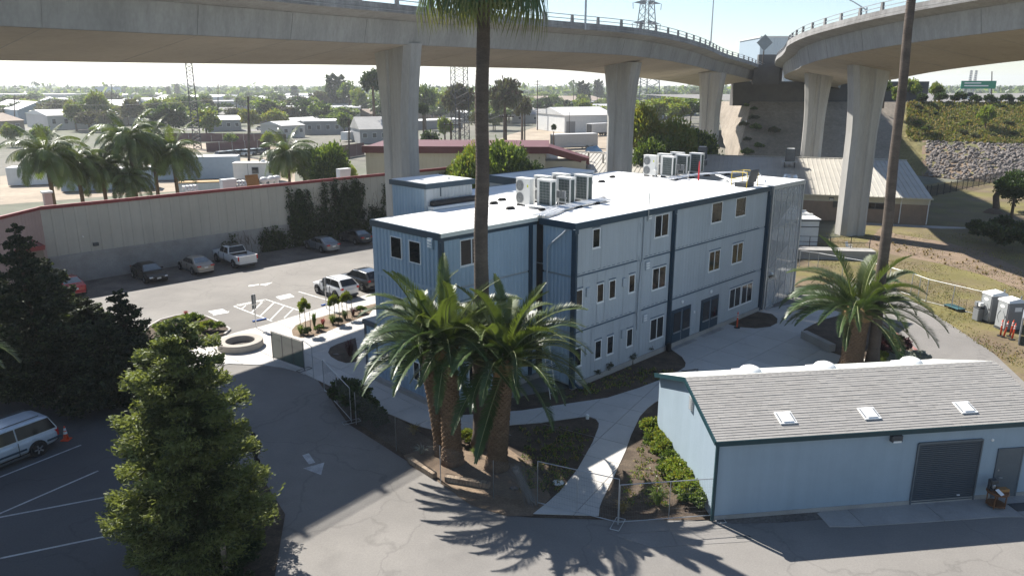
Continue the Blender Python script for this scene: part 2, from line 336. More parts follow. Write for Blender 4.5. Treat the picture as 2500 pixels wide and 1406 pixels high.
 gore=dict(c=(.09,.086,.082), r=.95, var=.3, sc=.4, space='World'),  # stained concrete, with the shade under the decks painted into its base colour
 maroon=dict(c=(.10,.022,.022), r=.6, var=.15),
 haze_air=lambda: haze_mat(),
 blue_seam=dict(c=(.07,.115,.165), r=.6),
)
# ================================================================== GROUND
TH = R(44.75); BO = Vector((3.42, 40.0, 0)); BA = Vector((math.cos(TH), math.sin(TH), 0)); BB = Vector((-math.sin(TH), math.cos(TH), 0))
def LW(a, b, z=0.0): p = BO + BA * a + BB * b; return Vector((p.x, p.y, z))
def LP(pts): return [(LW(a, b).x, LW(a, b).y) for a, b in pts]
def ground(name, poly, z, mat): return struct(MB().sheet(poly, z).build(name, mat))
ground('ground', [(-6000, -300), (6000, -300), (6000, 9000), (-6000, 9000)], -0.05, 'earth')
ground('asphalt_lot', LP([(-80, 40.3), (52, 40.3), (52, 12), (30, 12), (30, -45), (-80, -45)]), 0.0, 'asphalt')
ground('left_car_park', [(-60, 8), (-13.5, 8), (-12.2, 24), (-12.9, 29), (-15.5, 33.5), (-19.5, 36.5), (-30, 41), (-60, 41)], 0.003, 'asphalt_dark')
ground('gravel_strip', LP([(-40, 47.2), (52, 47.2), (52, 40.1), (-40, 40.6)]), 0.006, 'gravel')
FIELD = GP([(1940, 700), (1950, 600), (2050, 578), (2140, 470), (2300, 445), (2600, 440), (2900, 600), (2900, 1000), (2500, 960), (2430, 868), (2275, 762), (2180, 705), (2060, 690)])
ground('field', FIELD, 0.008, 'field')
DRIVE = GP([(1985, 705), (2060, 686), (2180, 705), (2275, 762), (2425, 862), (2500, 932), (2700, 1080), (2800, 1290), (2520, 1190), (2300, 940), (2275, 890), (2150, 785), (2060, 735)])
ground('driveway', DRIVE, 0.014, 'drive')
ground('mulch_bed', GP([(775, 928), (850, 1035), (930, 1085), (1000, 1130), (1065, 1170), (1150, 1232), (1240, 1258), (1300, 1263), (1465, 1268), (1752, 1270), (1640, 960), (1720, 880), (1630, 845), (1400, 945), (1090, 1000), (934, 930)]), 0.018, 'mulch')
ground('dirt_bed', GP([(985, 1112), (1060, 1088), (1130, 1075), (1220, 1080), (1290, 1130), (1330, 1180), (1345, 1215), (1300, 1260), (1240, 1260), (1150, 1234), (1065, 1172), (1000, 1136)]), 0.024, 'dirt')
# ---- concrete cast in slabs: the outline is cut by a grid of joints, each slab a piece of its own
def clip(poly, a, b, c):
    out = []
    for i in range(len(poly)):
        p, q = poly[i], poly[(i + 1) % len(poly)]
        dp = a * p[0] + b * p[1] - c; dq = a * q[0] + b * q[1] - c
        if dp <= 0: out.append(p)
        if dp * dq < 0:
            t = dp / (dp - dq); out.append((p[0] + (q[0] - p[0]) * t, p[1] + (q[1] - p[1]) * t))
    return out
def slabs(name, poly, ang, size, z, mat, gap=.014, th=.05):
    base = struct(MB().sheet(poly, z - .022).build(name, 'joint'))
    ca, sa = math.cos(ang), math.sin(ang)
    us = [x * ca + y * sa for x, y in poly]; vs = [-x * sa + y * ca for x, y in poly]
    i0, i1 = math.floor(min(us) / size), math.ceil(max(us) / size); j0, j1 = math.floor(min(vs) / size), math.ceil(max(vs) / size)
    for i in range(i0, i1):
        for j in range(j0, j1):
            q = poly
            for (a, b, c) in ((ca, sa, (i + 1) * size - gap), (-ca, -sa, -i * size - gap), (-sa, ca, (j + 1) * size - gap), (sa, -ca, -j * size - gap)):
                q = clip(q, a, b, c)
                if len(q) < 3: break
            if len(q) < 3: continue
            ar = abs(sum(q[k][0]*q[(k+1)%len(q)][1]-q[(k+1)%len(q)][0]*q[k][1] for k in range(len(q)))) / 2
            if ar < .03: continue
            dz = rng.uniform(-.003, .003)
            MB().prism(q, z - th, z + dz).build('slab', mat, base)
    return base
slabs('walkway', GP([(395, 905), (440, 868), (520, 832), (575, 813), (640, 797), (770, 757), (905, 718), (990, 700), (1005, 760), (925, 895), (932, 932), (1085, 1004), (1090, 1013), (1070, 1053), (1018, 1040), (939, 1007), (839, 960), (791, 936), (760, 921), (726, 907), (690, 898), (640, 892), (560, 889), (480, 897)]), TH, 1.9, .045, 'concrete_new')
slabs('garden_path', GP([(1071, 1053), (1094, 1013), (1123, 1015), (1275, 1003), (1390, 986), (1483, 972), (1560, 948), (1625, 923), (1650, 909), (1700, 905), (1700, 960), (1628, 968), (1599, 983), (1580, 998), (1563, 1016), (1541, 1062), (1527, 1102), (1494, 1174), (1470, 1222), (1464, 1238), (1462, 1260), (1302, 1255), (1340, 1225), (1368, 1199), (1411, 1145), (1447, 1080), (1461, 1045), (1462, 1034), (1455, 1024), (1440, 1019), (1426, 1018), (1318, 1033), (1253, 1038), (1123, 1052)]), TH + .25, 1.95, .045, 'concrete_new')
slabs('plaza', GP([(1632, 848), (1860, 757), (1925, 745), (2060, 735), (2120, 772), (2190, 820), (2280, 895), (2330, 930), (2330, 960), (1705, 962), (1705, 900), (1655, 908), (1672, 897), (1674, 886), (1665, 872), (1645, 858)]), TH, 2.35, .045, 'concrete_new')
def bed(name, pts, z=.052, mat='mulch'): return ground(name, GP(pts), z, mat)
bed('planter_bed', [(801, 862), (806, 850), (822, 842), (845, 834), (868, 826), (878, 884), (845, 888), (825, 882), (808, 872)])
bed('planter_bed', [(712, 808), (722, 796), (745, 786), (800, 770), (860, 757), (905, 745), (925, 740), (900, 770), (860, 785), (810, 806), (770, 822), (735, 826), (715, 820)], mat='dirt')
bed('planter_bed', [(1778, 793), (1800, 779), (1850, 762), (1885, 768), (1898, 779), (1897, 790), (1880, 799), (1845, 803), (1805, 800)])
bed('planter_bed', [(1918, 752), (1960, 748), (1990, 752), (1975, 757), (1940, 758)])
bed('planter_bed', [(1958, 818), (1962, 806), (1985, 793), (2015, 780), (2060, 768), (2110, 772), (2185, 820), (2272, 888), (2230, 893), (2140, 880), (2060, 872), (2025, 860), (1985, 840)])
ground('soil_patch', GP([(2150, 556), (2190, 572), (2310, 592), (2400, 615), (2500, 660), (2600, 720), (2600, 770), (2500, 712), (2400, 672), (2300, 645), (2180, 622), (2110, 600)]), .016, 'dirt')
# red painted kerb by the driveway
def kerb_line(name, pts, w, h, mat, parent=None):
    P_ = [G(u, v) for u, v in pts]
    for i in range(len(P_) - 1):
        p, q = P_[i], P_[i + 1]; n = max(1, int((q - p).length / 1.8))
        for k in range(n):
            a = p.lerp(q, k / n); b = p.lerp(q, (k + 1) / n - .012)
            MB().bar(a + Vector((0, 0, h / 2 - .02)), b + Vector((0, 0, h / 2 - .02)), w, h + .04).build('kerb_stone', mat, parent, bevel=.015)
kb = tag(MB().sheet(GP([(2100, 760), (2112, 765), (2112, 768)]), .02).build('red_kerb', 'red_paint'), kind='structure')
kerb_line('red_kerb', [(2118, 768), (2150, 787), (2192, 820), (2240, 860), (2285, 896)], .16, .12, 'red_paint', kb)
# planter island by the parking stalls with a raised kerb
isl_px = [(345, 822), (362, 800), (392, 783), (430, 773), (470, 768), (505, 775), (535, 788), (562, 806), (548, 818), (500, 833), (440, 862), (400, 880)]
isl = ground('island_bed', GP(isl_px), .09, 'mulch')
kerb_line('kerb', isl_px[:9], .15, .13, 'kerb', isl)
# wooden-joint apron slabs and concrete in front of the shed
slabs('shed_apron', GP([(1995, 1253), (2040, 1238), (2215, 1222), (2390, 1214), (2520, 1206), (2600, 1262), (2440, 1262), (2240, 1276), (2080, 1286), (2025, 1286)]), R(7), 3.4, .03, 'concrete_old')
slabs('road_apron', GP([(1540, 1272), (1760, 1272), (1850, 1320), (1590, 1336), (1480, 1300)]), R(5), 4.2, .012, 'drive')
ground('shed_gravel', GP([(1752, 1268), (1990, 1248), (2010, 1268), (1900, 1276), (1790, 1278)]), .008, 'gravel')
# ---- painted markings
def paint(name, polys, mat='white_line', z=.005):
    m = MB()
    for i, p in enumerate(polys): m.sheet(GP(p), z + i * .0004)
    return struct(m.build(name, mat))
def stripe(p, q, w=.11):
    a, b = G(*p), G(*q); d = (b - a).normalized(); n = Vector((-d.y, d.x, 0)) * w / 2
    return [(v.x, v.y) for v in (a - n, b - n, b + n, a + n)]
def stripes(name, segs, mat='white_line', z=.005, w=.11):
    for i, s_ in enumerate(segs): struct(MB().sheet(stripe(*s_, w=w), z + .0006 * i).build(name, mat))
stripes('parking_line', [((-40, 1180), (198, 1086)), ((-30, 1266), (240, 1149)), ((-30, 1268), (290, 1207)), ((-40, 1371), (320, 1296))], 'faded_line', z=.008)
paint('road_arrow', [[(738, 1111), (754, 1106), (770, 1129), (754, 1133)], [(740, 1143), (792, 1128.5), (784, 1159)]], 'faded_line', z=.008)
paint('road_arrow', [[(607, 699.5), (632, 696), (632, 693.5), (607, 697)], [(633, 695), (666, 689), (649, 697.5)]])
stripes('stall_line', [((571, 747.5), (648, 730.5)), ((648, 730.5), (731, 758)), ((571, 747.5), (664, 784)), ((613, 764), (640, 738)), ((636, 771), (670, 738)), ((661, 780), (693, 747)), ((694, 776), (716, 754)), ((590, 754), (600, 746)), ((729, 712), (800, 733)), ((560, 760), (520, 770))])
def text_mesh(s_, size, mat, depth=.0):
    cu = bpy.data.curves.new('lettering', 'FONT'); cu.body = s_; cu.size = size; cu.align_x = 'CENTER'; cu.align_y = 'CENTER'; cu.extrude = depth
    o = bpy.data.objects.new('tmp', cu); COL.objects.link(o); bpy.context.view_layer.update()
    me = bpy.data.meshes.new_from_object(o); bpy.data.objects.remove(o); me.materials.clear(); me.materials.append(M(mat)); return me
def flat_on(poly_px, me, name, z=.008):
    """lay a unit-size lettering mesh on the ground inside a pixel quad (origin, +x end, +y end)"""
    o_, x_, y_ = (G(*p) for p in poly_px); c = (x_ + y_) / 2
    ob = bpy.data.objects.new(name, me); COL.objects.link(ob)
    ex = (x_ - o_); ey = (y_ - o_)
    mat = Matrix(((ex.x, ey.x, 0, c.x), (ex.y, ey.y, 0, c.y), (0, 0, 1, z), (0, 0, 0, 1))); ob.matrix_world = mat
    return struct(ob)
tm = text_mesh('NO PARKING', .22, 'white_line')
xs = [v.co.x for v in tm.vertices]; ys = [v.co.y for v in tm.vertices]
for v in tm.vertices: v.co.x /= (max(xs) - min(xs)); v.co.y /= (max(ys) - min(ys))
flat_on([(648, 735), (586, 748), (640, 731)], tm, 'stall_lettering')
def wheelchair(quad):
    o_, x_, y_ = (G(*p) for p in quad); ex = x_ - o_; ey = y_ - o_
    def w(a, b): p = o_ + ex * a + ey * b; return (p.x, p.y)
    ring = [w(*p) for p in ((0, 0), (1, 0), (1, 1), (0, 1))]
    struct(MB().sheet(ring, .005).build('stall_panel', 'white_line'))
    m = MB(); inn = [w(*p) for p in ((.10, .1), (.90, .1), (.90, .9), (.10, .9))]; m.sheet(inn, .0075)
    struct(m.build('stall_panel_field', 'faded_line'))
    m = MB(); k = 18
    for i in range(k - 4):
        t0, t1 = 2*math.pi*(i-2)/k - 2.4, 2*math.pi*(i-1)/k - 2.4
        m.sheet([w(.45+.22*math.cos(t0), .38+.22*math.sin(t0)), w(.45+.22*math.cos(t1), .38+.22*math.sin(t1)), w(.45+.15*math.cos(t1), .38+.15*math.sin(t1)), w(.45+.15*math.cos(t0), .38+.15*math.sin(t0))], .010 + i*.00005)
    m.sheet([w(.40, .45), (w(.48, .45)), w(.44, .72), w(.36, .72)], .0112); m.sheet([w(.40, .45), w(.62, .43), w(.62, .50), w(.42, .52)], .0114)
    m.sheet([w(.36+.07*math.cos(t), .80+.07*math.sin(t)) for t in [i*math.pi/4 for i in range(8)]], .0116)
    struct(m.build('wheelchair_mark', 'white_line'))
wheelchair([(508, 760), (524, 769), (543, 754)]); wheelchair([(673, 724.5), (685, 732), (707, 717)])
MD['hillside'] = dict(c=(.17,.145,.06), r=.95, var=.35, sc=.12, fine=.3, fsc=2.2, bump=1., bsc=4, c2=(.085,.09,.04), space='World')
# ================================================================== EMBANKMENT and freeway behind
EB = [(47, 215), (47.5, 166), (45, 153), (76, 149), (85, 134.5), (93, 130.5), (106, 126), (125, 120)]
ET = [(50, 225, 12.5), (50, 190, 13.0), (53, 171, 13.3), (84, 168, 13.3), (99, 163, 13.3), (112, 160, 13.3), (128, 155, 13.3), (150, 147, 13.3)]
def emb(s, t):
    """point on the embankment face: s along, t from foot (0) to crest (1)"""
    i = min(int(s), len(EB) - 2); k = s - i
    bx = EB[i][0] * (1 - k) + EB[i + 1][0] * k; by = EB[i][1] * (1 - k) + EB[i + 1][1] * k
    tx, ty, tz = (ET[i][j] * (1 - k) + ET[i + 1][j] * k for j in range(3))
    return Vector((bx + (tx - bx) * t, by + (ty - by) * t, tz * t))
def emb_mesh(name, s0, s1, ns, nt, mat, bumpy, parent=None, t0=0., t1=1., lift=0.):
    r_ = random.Random(3); m = MB(); vs = []; fs = []
    for i in range(ns + 1):
        for j in range(nt + 1):
            p = emb(s0 + (s1 - s0) * i / ns, t0 + (t1 - t0) * j / nt); k = bumpy if 0 < j < nt else 0
            vs.append(p + Vector((0, 0, lift)) + Vector((r_.uniform(-k, k), r_.uniform(-k, k), r_.uniform(-k, k) * .7)))
    for i in range(ns):
        for j in range(nt): a = i * (nt + 1) + j; fs.append((a, a + nt + 1, a + nt + 2, a + 1))
    m.add(vs, fs); return m.build(name, mat, parent, smooth=True)
hill = struct(emb_mesh('embankment', 3, 7, 60, 24, 'hillside', .35))
struct(emb_mesh('embankment', 1, 2, 14, 16, 'abut', .2))
struct(emb_mesh('abutment_slope', 2, 3, 12, 6, 'abut', .03))

MB().box(49, 92, 171.5, 174, 12.4, 17.6).build('abutment_seat', 'gore', None)['kind'] = 'structure'  # shade below the soffit comes from the dark colour
struct(MB().sheet([(50, 226), (50, 190), (53, 171), (84, 168), (99, 163), (112, 160), (128, 155), (160, 145), (600, 300), (600, 460), (50, 300)], 13.32).build('freeway', 'drive'))
# stones of the riprap: the largest in view are pieces, the rest one mass
def stone_mesh(seed):
    r_ = random.Random(seed); bm = bmesh.new(); bmesh.ops.create_icosphere(bm, subdivisions=1, radius=.5)
    sx, sy, sz = r_.uniform(.8, 1.25), r_.uniform(.7, 1.05), r_.uniform(.5, .8)
    for v in bm.verts:
        k = r_.uniform(.78, 1.15); v.co = Vector((v.co.x * sx * k, v.co.y * sy * k, v.co.z * sz * k))
    me = bpy.data.meshes.new('stone'); bm.to_mesh(me); bm.free(); me.materials.append(M('stone')); return me
SM = [stone_mesh(i) for i in range(8)]
rip = struct(emb_mesh('riprap_bank', 3.3, 6.9, 40, 4, 'dirt', .05, None, .0, .45, .06))
pts = []
r_ = random.Random(11)
for k in range(2600):
    s_ = r_.uniform(3.35, 6.3); t_ = r_.uniform(.0, .44) * (1 - .1 * (s_ > 5.6)); p = emb(s_, t_) + Vector((0, 0, .12)); size = r_.uniform(.45, .95) * (1.25 if r_.random() < .12 else 1)
    d = math.hypot(p.x, p.y); pts.append((size / d, p, size, r_.random(), r_.random()))
pts.sort(key=lambda q: -q[0])
for i, (_, p, size, a, b) in enumerate(pts[:300]): inst('stone', SM[i % 8], rip, p, (a * 6, b * 6, a * b * 9), size)
mass = MB()
for i, (_, p, size, a, b) in enumerate(pts[300:]):
    me = SM[i % 8]; q = Quaternion((a - .5, b - .5, a * b, .6)).normalized()
    mass.add([p + q @ (v.co * size) for v in me.vertices], [tuple(f.vertices) for f in me.polygons])
ms = mass.build('stones', 'stone', rip); ms['kind'] = 'stuff'
# ================================================================== MAIN BUILDING (stacked blue containers)
bld = thing('container_building', 'three storey building of stacked blue containers with white flat roof', 'building', BO, TH)
ZT = 9.6; FL = 3.2
def corr_a(m, a0, a1, b, z0, z1, dirn=-1, pitch=.28, dep=.035, flat=.55):
    """corrugated sheet in the plane b = const running along a; ribs stand out towards dirn"""
    n = max(1, round((a1 - a0) / pitch)); p = (a1 - a0) / n; xs = []
    for i in range(n):
        x = a0 + i * p
        xs += [(x, 0), (x + p * flat * .5 - .03, 0), (x + p * flat * .5 + .03, dep), (x + p * (1 - .5 * flat * .0) * .86, dep), (x + p * .86 + .04, 0)]
    xs.append((a1, 0)); vs = []; fs = []
    for x, d in xs: vs += [(x, b + dirn * d, z0), (x, b + dirn * d, z1)]
    for i in range(len(xs) - 1): fs.append((2*i, 2*i+2, 2*i+3, 2*i+1))
    m.add(vs, fs); return m
def corr_b(m, b0, b1, a, z0, z1, dirn=-1, **k):
    t = MB(); corr_a(t, b0, b1, 0, z0, z1, dirn, **k)
    m.add([(a + y, x, z) for x, y, z in t.v], t.f); return m
# solid cores behind the sheets so that nothing shows through
MB().box(.06, 21.85, .06, 14.1, .15, 9.42).build('core', 'blue_flat', bld)
MB().box(-6.98, .06, 2.86, 8.64, .15, 9.42).build('core', 'blue_flat', bld)
# plinth
MB().box(-.12, 21.95, -.12, .1, 0, .34).build('plinth', 'concrete_old', bld)
MB().box(-7.32, -6.9, 2.6, 8.95, 0, .30).build('plinth', 'concrete_old', bld)
MB().box(-7.1, .1, 2.55, 2.9, 0, .28).build('plinth', 'concrete_old', bld)
# long facade: panels per storey and bay with seam gaps between them
posts = [0., 9.45, 22.0]
seams = {0: [.75, 1.62, 3.6, 4.35, 5.75, 6.35], 1: [.75, 2.05, 2.75, 4.55, 5.85, 6.35], 2: [2.3, 5.75, 7.1]}
for f in range(3):
    z0 = .34 + f * 3.1 if f else .34; z1 = [3.30, 6.55, 9.25][f]; z0 = [.34, 3.40, 6.65][f]
    cuts = [.12] + seams[f] + [9.33]
    for i in range(len(cuts) - 1):
        corr_a(MB(), cuts[i] + .012, cuts[i+1] - .012, 0, z0, z1, -1, pitch=.34, dep=.014, flat=.3).build('wall_panel', 'blue_flat', bld)
    cuts = [9.6] + [[12.95, 16.0, 17.0, 20.8], [13.7, 18.9, 20.9], [13.8, 18.7, 20.9]][f] + [21.8]
    for i in range(len(cuts) - 1):
        corr_a(MB(), cuts[i] + .012, cuts[i+1] - .012, 0, z0, z1, -1, pitch=.34, dep=.014, flat=.3).build('wall_panel', 'blue_flat', bld)
for z in (3.35, 6.6):
    for a0, a1 in ((.12, 5.75), (6.5, 9.33), (9.6, 20.9)):
        MB().box(a0, a1, -.035, .02, z - .03, z + .03).build('seam', 'navy' if False else 'blue_seam', bld)
        n = int((a1 - a0) / .45)
        mt = MB()
        for k in range(n): mt.box(a0 + .1 + k * .45, a0 + .34 + k * .45, -.03, 0., z + .13, z + .155)
        mt.build('clip_row', 'blue_seam', bld)['kind'] = 'stuff'
# posts, fascia, roof
for a, w in ((-.06, .2), (9.46, .2), (21.92, .22)):
    MB().box(a - w / 2, a + w / 2, -.16, .1, .1, 9.3).build('corner_post', 'navy', bld)
    MB().box(a - w / 2 - .05, a + w / 2 + .05, -.2, -.02, 9.02, 9.3).build('downpipe_head', 'navy', bld, bevel=.03)
for a in (9.46, 21.92): MB().tube([(a, -.2, 9.0), (a, -.2, .5), (a - .1, -.34, .22)], .06, 8).build('downpipe', 'navy', bld)
MB().tube([(-.1, -.2, 9.0), (-.1, -.2, .8), (-.1, -.24, .5), (.02, -.5, .25), (.25, -.62, .2)], .085, 8).build('downpipe', 'navy', bld)
def roof(parts): 
    for n, args, mt in parts: MB().box(*args).build(n, mt, bld)
roof([('roof', (-.02, 22.0, -.02, 14.3, 9.40, 9.60), 'membrane'), ('roof', (-7.0, -.02, 2.85, 8.75, 9.40, 9.60), 'membrane'), ('roof', (-2.7, -.02, 8.76, 9.36, 9.40, 9.598), 'membrane'),
      ('roof', (10.5, 19.4, 14.5, 18.2, 9.62, 9.84), 'membrane'), ('core', (10.6, 19.3, 14.6, 18.1, .1, 9.62), 'blue_flat'),
      ('fascia', (10.4, 10.5, 14.4, 18.3, 9.3, 9.88), 'navy'), ('fascia', (10.5, 19.5, 18.2, 18.3, 9.3, 9.88), 'navy'), ('fascia', (-.02, 10.4, 14.3, 14.4, 9.3, 9.62), 'navy'),
      ('fascia', (-.16, 22.06, -.16, -.02, 9.26, 9.62), 'navy'), ('fascia', (-.14, -.02, -.02, 2.55, 9.26, 9.62), 'navy'), ('fascia', (-7.16, -7.0, 2.7, 8.9, 9.26, 9.61), 'navy'),
      ('fascia', (22.0, 22.1, -.02, 14.3, 9.3, 9.62), 'navy'), ('fascia', (-7.0, .3, 8.75, 8.88, 9.3, 9.61), 'navy'),
      ('gutter', (-7.16, .35, 2.66, 2.85, 9.42, 9.64), 'membrane_edge'), ('fascia', (-7.0, .2, 2.74, 2.85, 9.22, 9.42), 'navy')])
# wing: end wall (a = -7.04), side wall (b = 2.8), far corner
for f in range(3):
    z0 = [.30, 3.40, 6.65][f]; z1 = [3.28, 6.55, 9.27][f]
    corr_b(MB(), 2.98, 8.66, -7.04, z0, z1, -1, pitch=.33, dep=.06).build('wall_panel', 'blue_wall', bld)
    corr_a(MB(), -6.94, -.72, 2.8, z0, z1, -1, pitch=.28, dep=.03).build('wall_panel', 'blue_wall', bld)
    corr_b(MB(), .1, 2.35, 0, z0, z1, -1, pitch=.30, dep=.05).build('wall_panel', 'blue_wall', bld)
    MB().box(-7.09, -7.0, 2.98, 8.66, z0 - .12, z0 + .06).build('rail_beam', 'blue_wall', bld)
MB().box(-7.1, -6.98, 8.60, 8.78, .3, 9.28).build('corner_post', 'blue_wall', bld)
MB().box(-7.12, -6.92, 2.74, 2.98, .2, 9.28).build('corner_post', 'navy', bld)
MB().tube([(-7.16, 2.72, 9.2), (-7.16, 2.72, .4)], .06, 8).build('downpipe', 'navy', bld)
MB().box(-.72, -.45, 2.72, 2.95, .2, 9.3).build('corner_post', 'navy', bld)
MB().box(-.45, .02, 2.78, 2.86, .2, 9.3).build('wall_panel', 'blue_wall', bld)
MB().box(-7.0, .1, 8.64, 8.72, .2, 9.4).build('wall_panel', 'blue_wall', bld)
# recess with the black pipe bundle
MB().box(.0, .05, 2.3, 2.85, .2, 9.35).build('recess_panel', 'black', bld)
for i in range(7): MB().tube([(-.07, 2.33 + i * .07, .5), (-.07, 2.33 + i * .07, 9.55)], .032, 6).build('riser_pipe', 'black', bld)
for z in (2.2, 4.6, 7.0): MB().box(-.12, -.02, 2.28, 2.84, z, z + .04).build('pipe_strap', 'steel', bld)
MB().tube([(-.14, 1.9, 3.2), (-.14, 1.9, 7.9), (-.2, 1.7, 8.2), (-.2, .75, 8.95), (-.1, .55, 9.2)], .05, 8).build('drain_pipe', 'blue_flat', bld)
MB().tube([(5.98, -.1, 2.2), (5.98, -.1, 5.0), (6.06, -.1, 5.2), (6.1, -.1, 6.4), (6.22, -.1, 6.6), (6.25, -.1, 9.3)], .045, 8).build('drain_pipe', 'blue_flat', bld)
for z in (1.6, 3.0, 5.0, 6.5, 8.4): MB().tube([(5.8, -.14, z + .5), (5.98, -.12, z)], .025, 5).build('pipe_branch', 'blue_flat', bld)
# windows
def window_a(a0, a1, z0, z1, b=0., split=True, glass='glass', deep=.03):
    w = MB(); f = .05; y0, y1 = b - .055, b + .03
    w.box(a0, a1, y0, y1, z0, z0 + f); w.box(a0, a1, y0, y1, z1 - f, z1); w.box(a0, a0 + f, y0, y1, z0 + f, z1 - f); w.box(a1 - f, a1, y0, y1, z0 + f, z1 - f)
    if split: w.box((a0 + a1) / 2 - f * .6, (a0 + a1) / 2 + f * .6, y0 + .004, y1, z0 + f, z1 - f)
    o = w.build('window', 'white_paint', bld)
    mid = (a0 + a1) / 2
    for q0, q1 in (((a0, mid), (mid, a1)) if split else ((a0, a1),)):
        MB().box(q0 + f * .9, q1 - f * .9, b - .036 + rng.uniform(-.004, .004), b + .02, z0 + f, z1 - f).build('pane', glass if (not split or q0 > a0 + .01) else 'glass', o)  # split windows: painted reflection on the right half only
    MB().box(a0 - .04, a1 + .04, b - .075, b, z0 - .05, z0 - .005).build('sill', 'white_paint', o)
    MB().box(a0 - .02, a1 + .02, b - .06, b, z1 + .07, z1 + .10).build('drip_edge', 'blue_seam', o)
    return o
def window_b(b0, b1, z0, z1, a, split=True):
    w = MB(); f = .05; x0, x1 = a - .1, a + .03
    w.box(x0, x1, b0, b1, z0, z0 + f); w.box(x0, x1, b0, b1, z1 - f, z1); w.box(x0, x1, b0, b0 + f, z0 + f, z1 - f); w.box(x0, x1, b1 - f, b1, z0 + f, z1 - f)
    if split: w.box(x0 + .01, x1, (b0 + b1) / 2 - .03, (b0 + b1) / 2 + .03, z0 + f, z1 - f)
    o = w.build('window', 'white_paint', bld); mid = (b0 + b1) / 2
    for q0, q1 in (((b0, mid), (mid, b1)) if split else ((b0, b1),)):
        MB().box(a - .075, a - .05, q0 + f * .9, q1 - f * .9, z0 + f, z1 - f).build('pane', 'glass', o)
    return o
window_a(1.45, 2.12, 8.0, 9.1, split=False); window_a(7.42, 8.9, 7.75, 9.15, glass='glass_warm'); window_a(13.98, 15.34, 7.82, 9.2, split=False, glass='glass_warm'); window_a(17.14, 18.58, 7.86, 9.2, split=False, glass='glass_warm')
for a in (.1, 1.98, 3.1, 5.0): window_a(a, a + .62, 4.72, 5.84, split=False, glass='glass_warm')
window_a(7.42, 8.9, 4.42, 5.82, glass='glass_warm'); window_a(14.05, 15.48, 4.45, 5.86, glass='glass_warm'); window_a(17.14, 18.64, 4.48, 5.92, glass='glass_warm')
for a in (.12, 1.94, 3.08, 5.0): window_a(a, a + .62, 1.28, 2.42, split=False)
window_a(7.46, 8.94, 1.08, 2.5); window_a(17.24, 18.82, 1.12, 2.6); window_a(18.98, 20.58, 1.12, 2.6)
for z0, z1 in ((7.75, 8.95), (4.4, 5.6)): window_b(6.06, 7.06, z0, z1, -7.04, split=False); window_b(4.42, 5.42, z0, z1, -7.04, split=False)
window_b(6.0, 7.04, 1.08, 2.26, -7.04, split=False); window_b(4.34, 5.40, 1.08, 2.2, -7.04)
for z in (7.72, 4.4): window_a(-5.85, -4.25, z, z + 1.4, b=2.8)
window_a(-5.4, -3.9, 1.0, 2.3, b=2.8)
# double doors with push bars
for a0, a1 in ((9.86, 12.14), (13.45, 15.74)):
    d = MB().box(a0, a1, -.05, .03, .05, 2.58).build('door', 'navy', bld); mid = (a0 + a1) / 2
    for q0, q1 in ((a0 + .06, mid - .015), (mid + .015, a1 - .06)):
        MB().box(q0, q1, -.085, -.05, .07, 2.50).build('leaf', 'navy', d, bevel=.01)
        MB().box(q0 + .14, q1 - .14, -.1, -.086, .95, 2.36).build('pane', 'door_glass', d)
        MB().box(q0 + .1, q1 - .1, -.16, -.1, .98, 1.05).build('push_bar', 'steel', d)
    MB().box(mid - .015, mid + .015, -.082, -.05, .07, 2.5).build('astragal', 'blue_flat', d)
    MB().box(a0 - .1, a1 + .3, -.5, -.1, .0, .075).build('threshold', 'concrete_old', bld)
for a in (11.0, 14.6): 
    l = MB().lathe([(.13, 0), (.13, .03), (.11, .07), (.06, .1)], 14).build('wall_light', 'plastic_white', bld, smooth=True); l.rotation_euler = (R(90), 0, 0); l.location = (a, -.03, 2.98)
MB().box(12.55, 12.68, -.07, 0, 1.85, 2.0).build('notice', 'white_paint', bld)
MB().box(12.62, 12.68, -.05, 0, .5, .85).build('outlet', 'blue_flat', bld)
# louvred vents
def vent_a(a, z, b=0.):
    v = MB().box(a, a + .42, b - .09, b, z, z + .55).build('vent', 'blue_flat', bld)
    for k in range(3): MB().box(a + .06, a + .36, b - .115, b - .09, z + .1 + k * .15, z + .17 + k * .15).build('louvre', 'white_paint', v)
for z in (8.93, 5.85, 2.5): vent_a(6.62, z)
for a, z in ((1.0, 5.3), (4.35, 5.25), (1.05, 1.75), (4.45, 2.0)):
    MB().box(a, a + .3, -.13, 0, z, z + .52).build('junction_box', 'blue_flat', bld, bevel=.02)
vv = MB().box(-7.2, -7.1, 3.35, 3.75, 8.75, 9.3).build('vent', 'blue_wall', bld)
for k in range(3): MB().box(-7.23, -7.2, 3.4, 3.7, 8.82 + k * .15, 8.9 + k * .15).build('louvre', 'white_paint', vv)
vv = MB().box(-7.2, -7.1, 8.1, 8.5, 2.55, 3.1).build('vent', 'blue_wall', bld)
for k in range(3): MB().box(-7.23, -7.2, 8.15, 8.45, 2.62 + k * .15, 2.7 + k * .15).build('louvre', 'white_paint', vv)
# entry porch beside the wing
MB().box(-6.3, -3.0, 8.8, 11.0, .1, 2.85).build('core', 'blue_flat', bld)
corr_b(MB(), 10.0, 11.0, -6.34, .15, 2.85, -1, pitch=.33, dep=.05).build('wall_panel', 'blue_wall', bld)
MB().box(-6.42, -6.3, 10.95, 11.15, .1, 2.9).build('corner_post', 'navy', bld)
dd = MB().box(-6.4, -6.3, 8.85, 9.98, .08, 2.6).build('door', 'navy', bld)
MB().box(-6.46, -6.4, 9.02, 9.08, 1.0, 1.2).build('handle', 'steel', dd)
MB().box(-6.5, -3.0, 8.78, 11.2, 2.86, 3.15).build('porch_roof', 'navy', bld); MB().box(-6.4, -3.1, 8.88, 11.1, 3.15, 3.18).build('porch_membrane', 'concrete_new', bld)
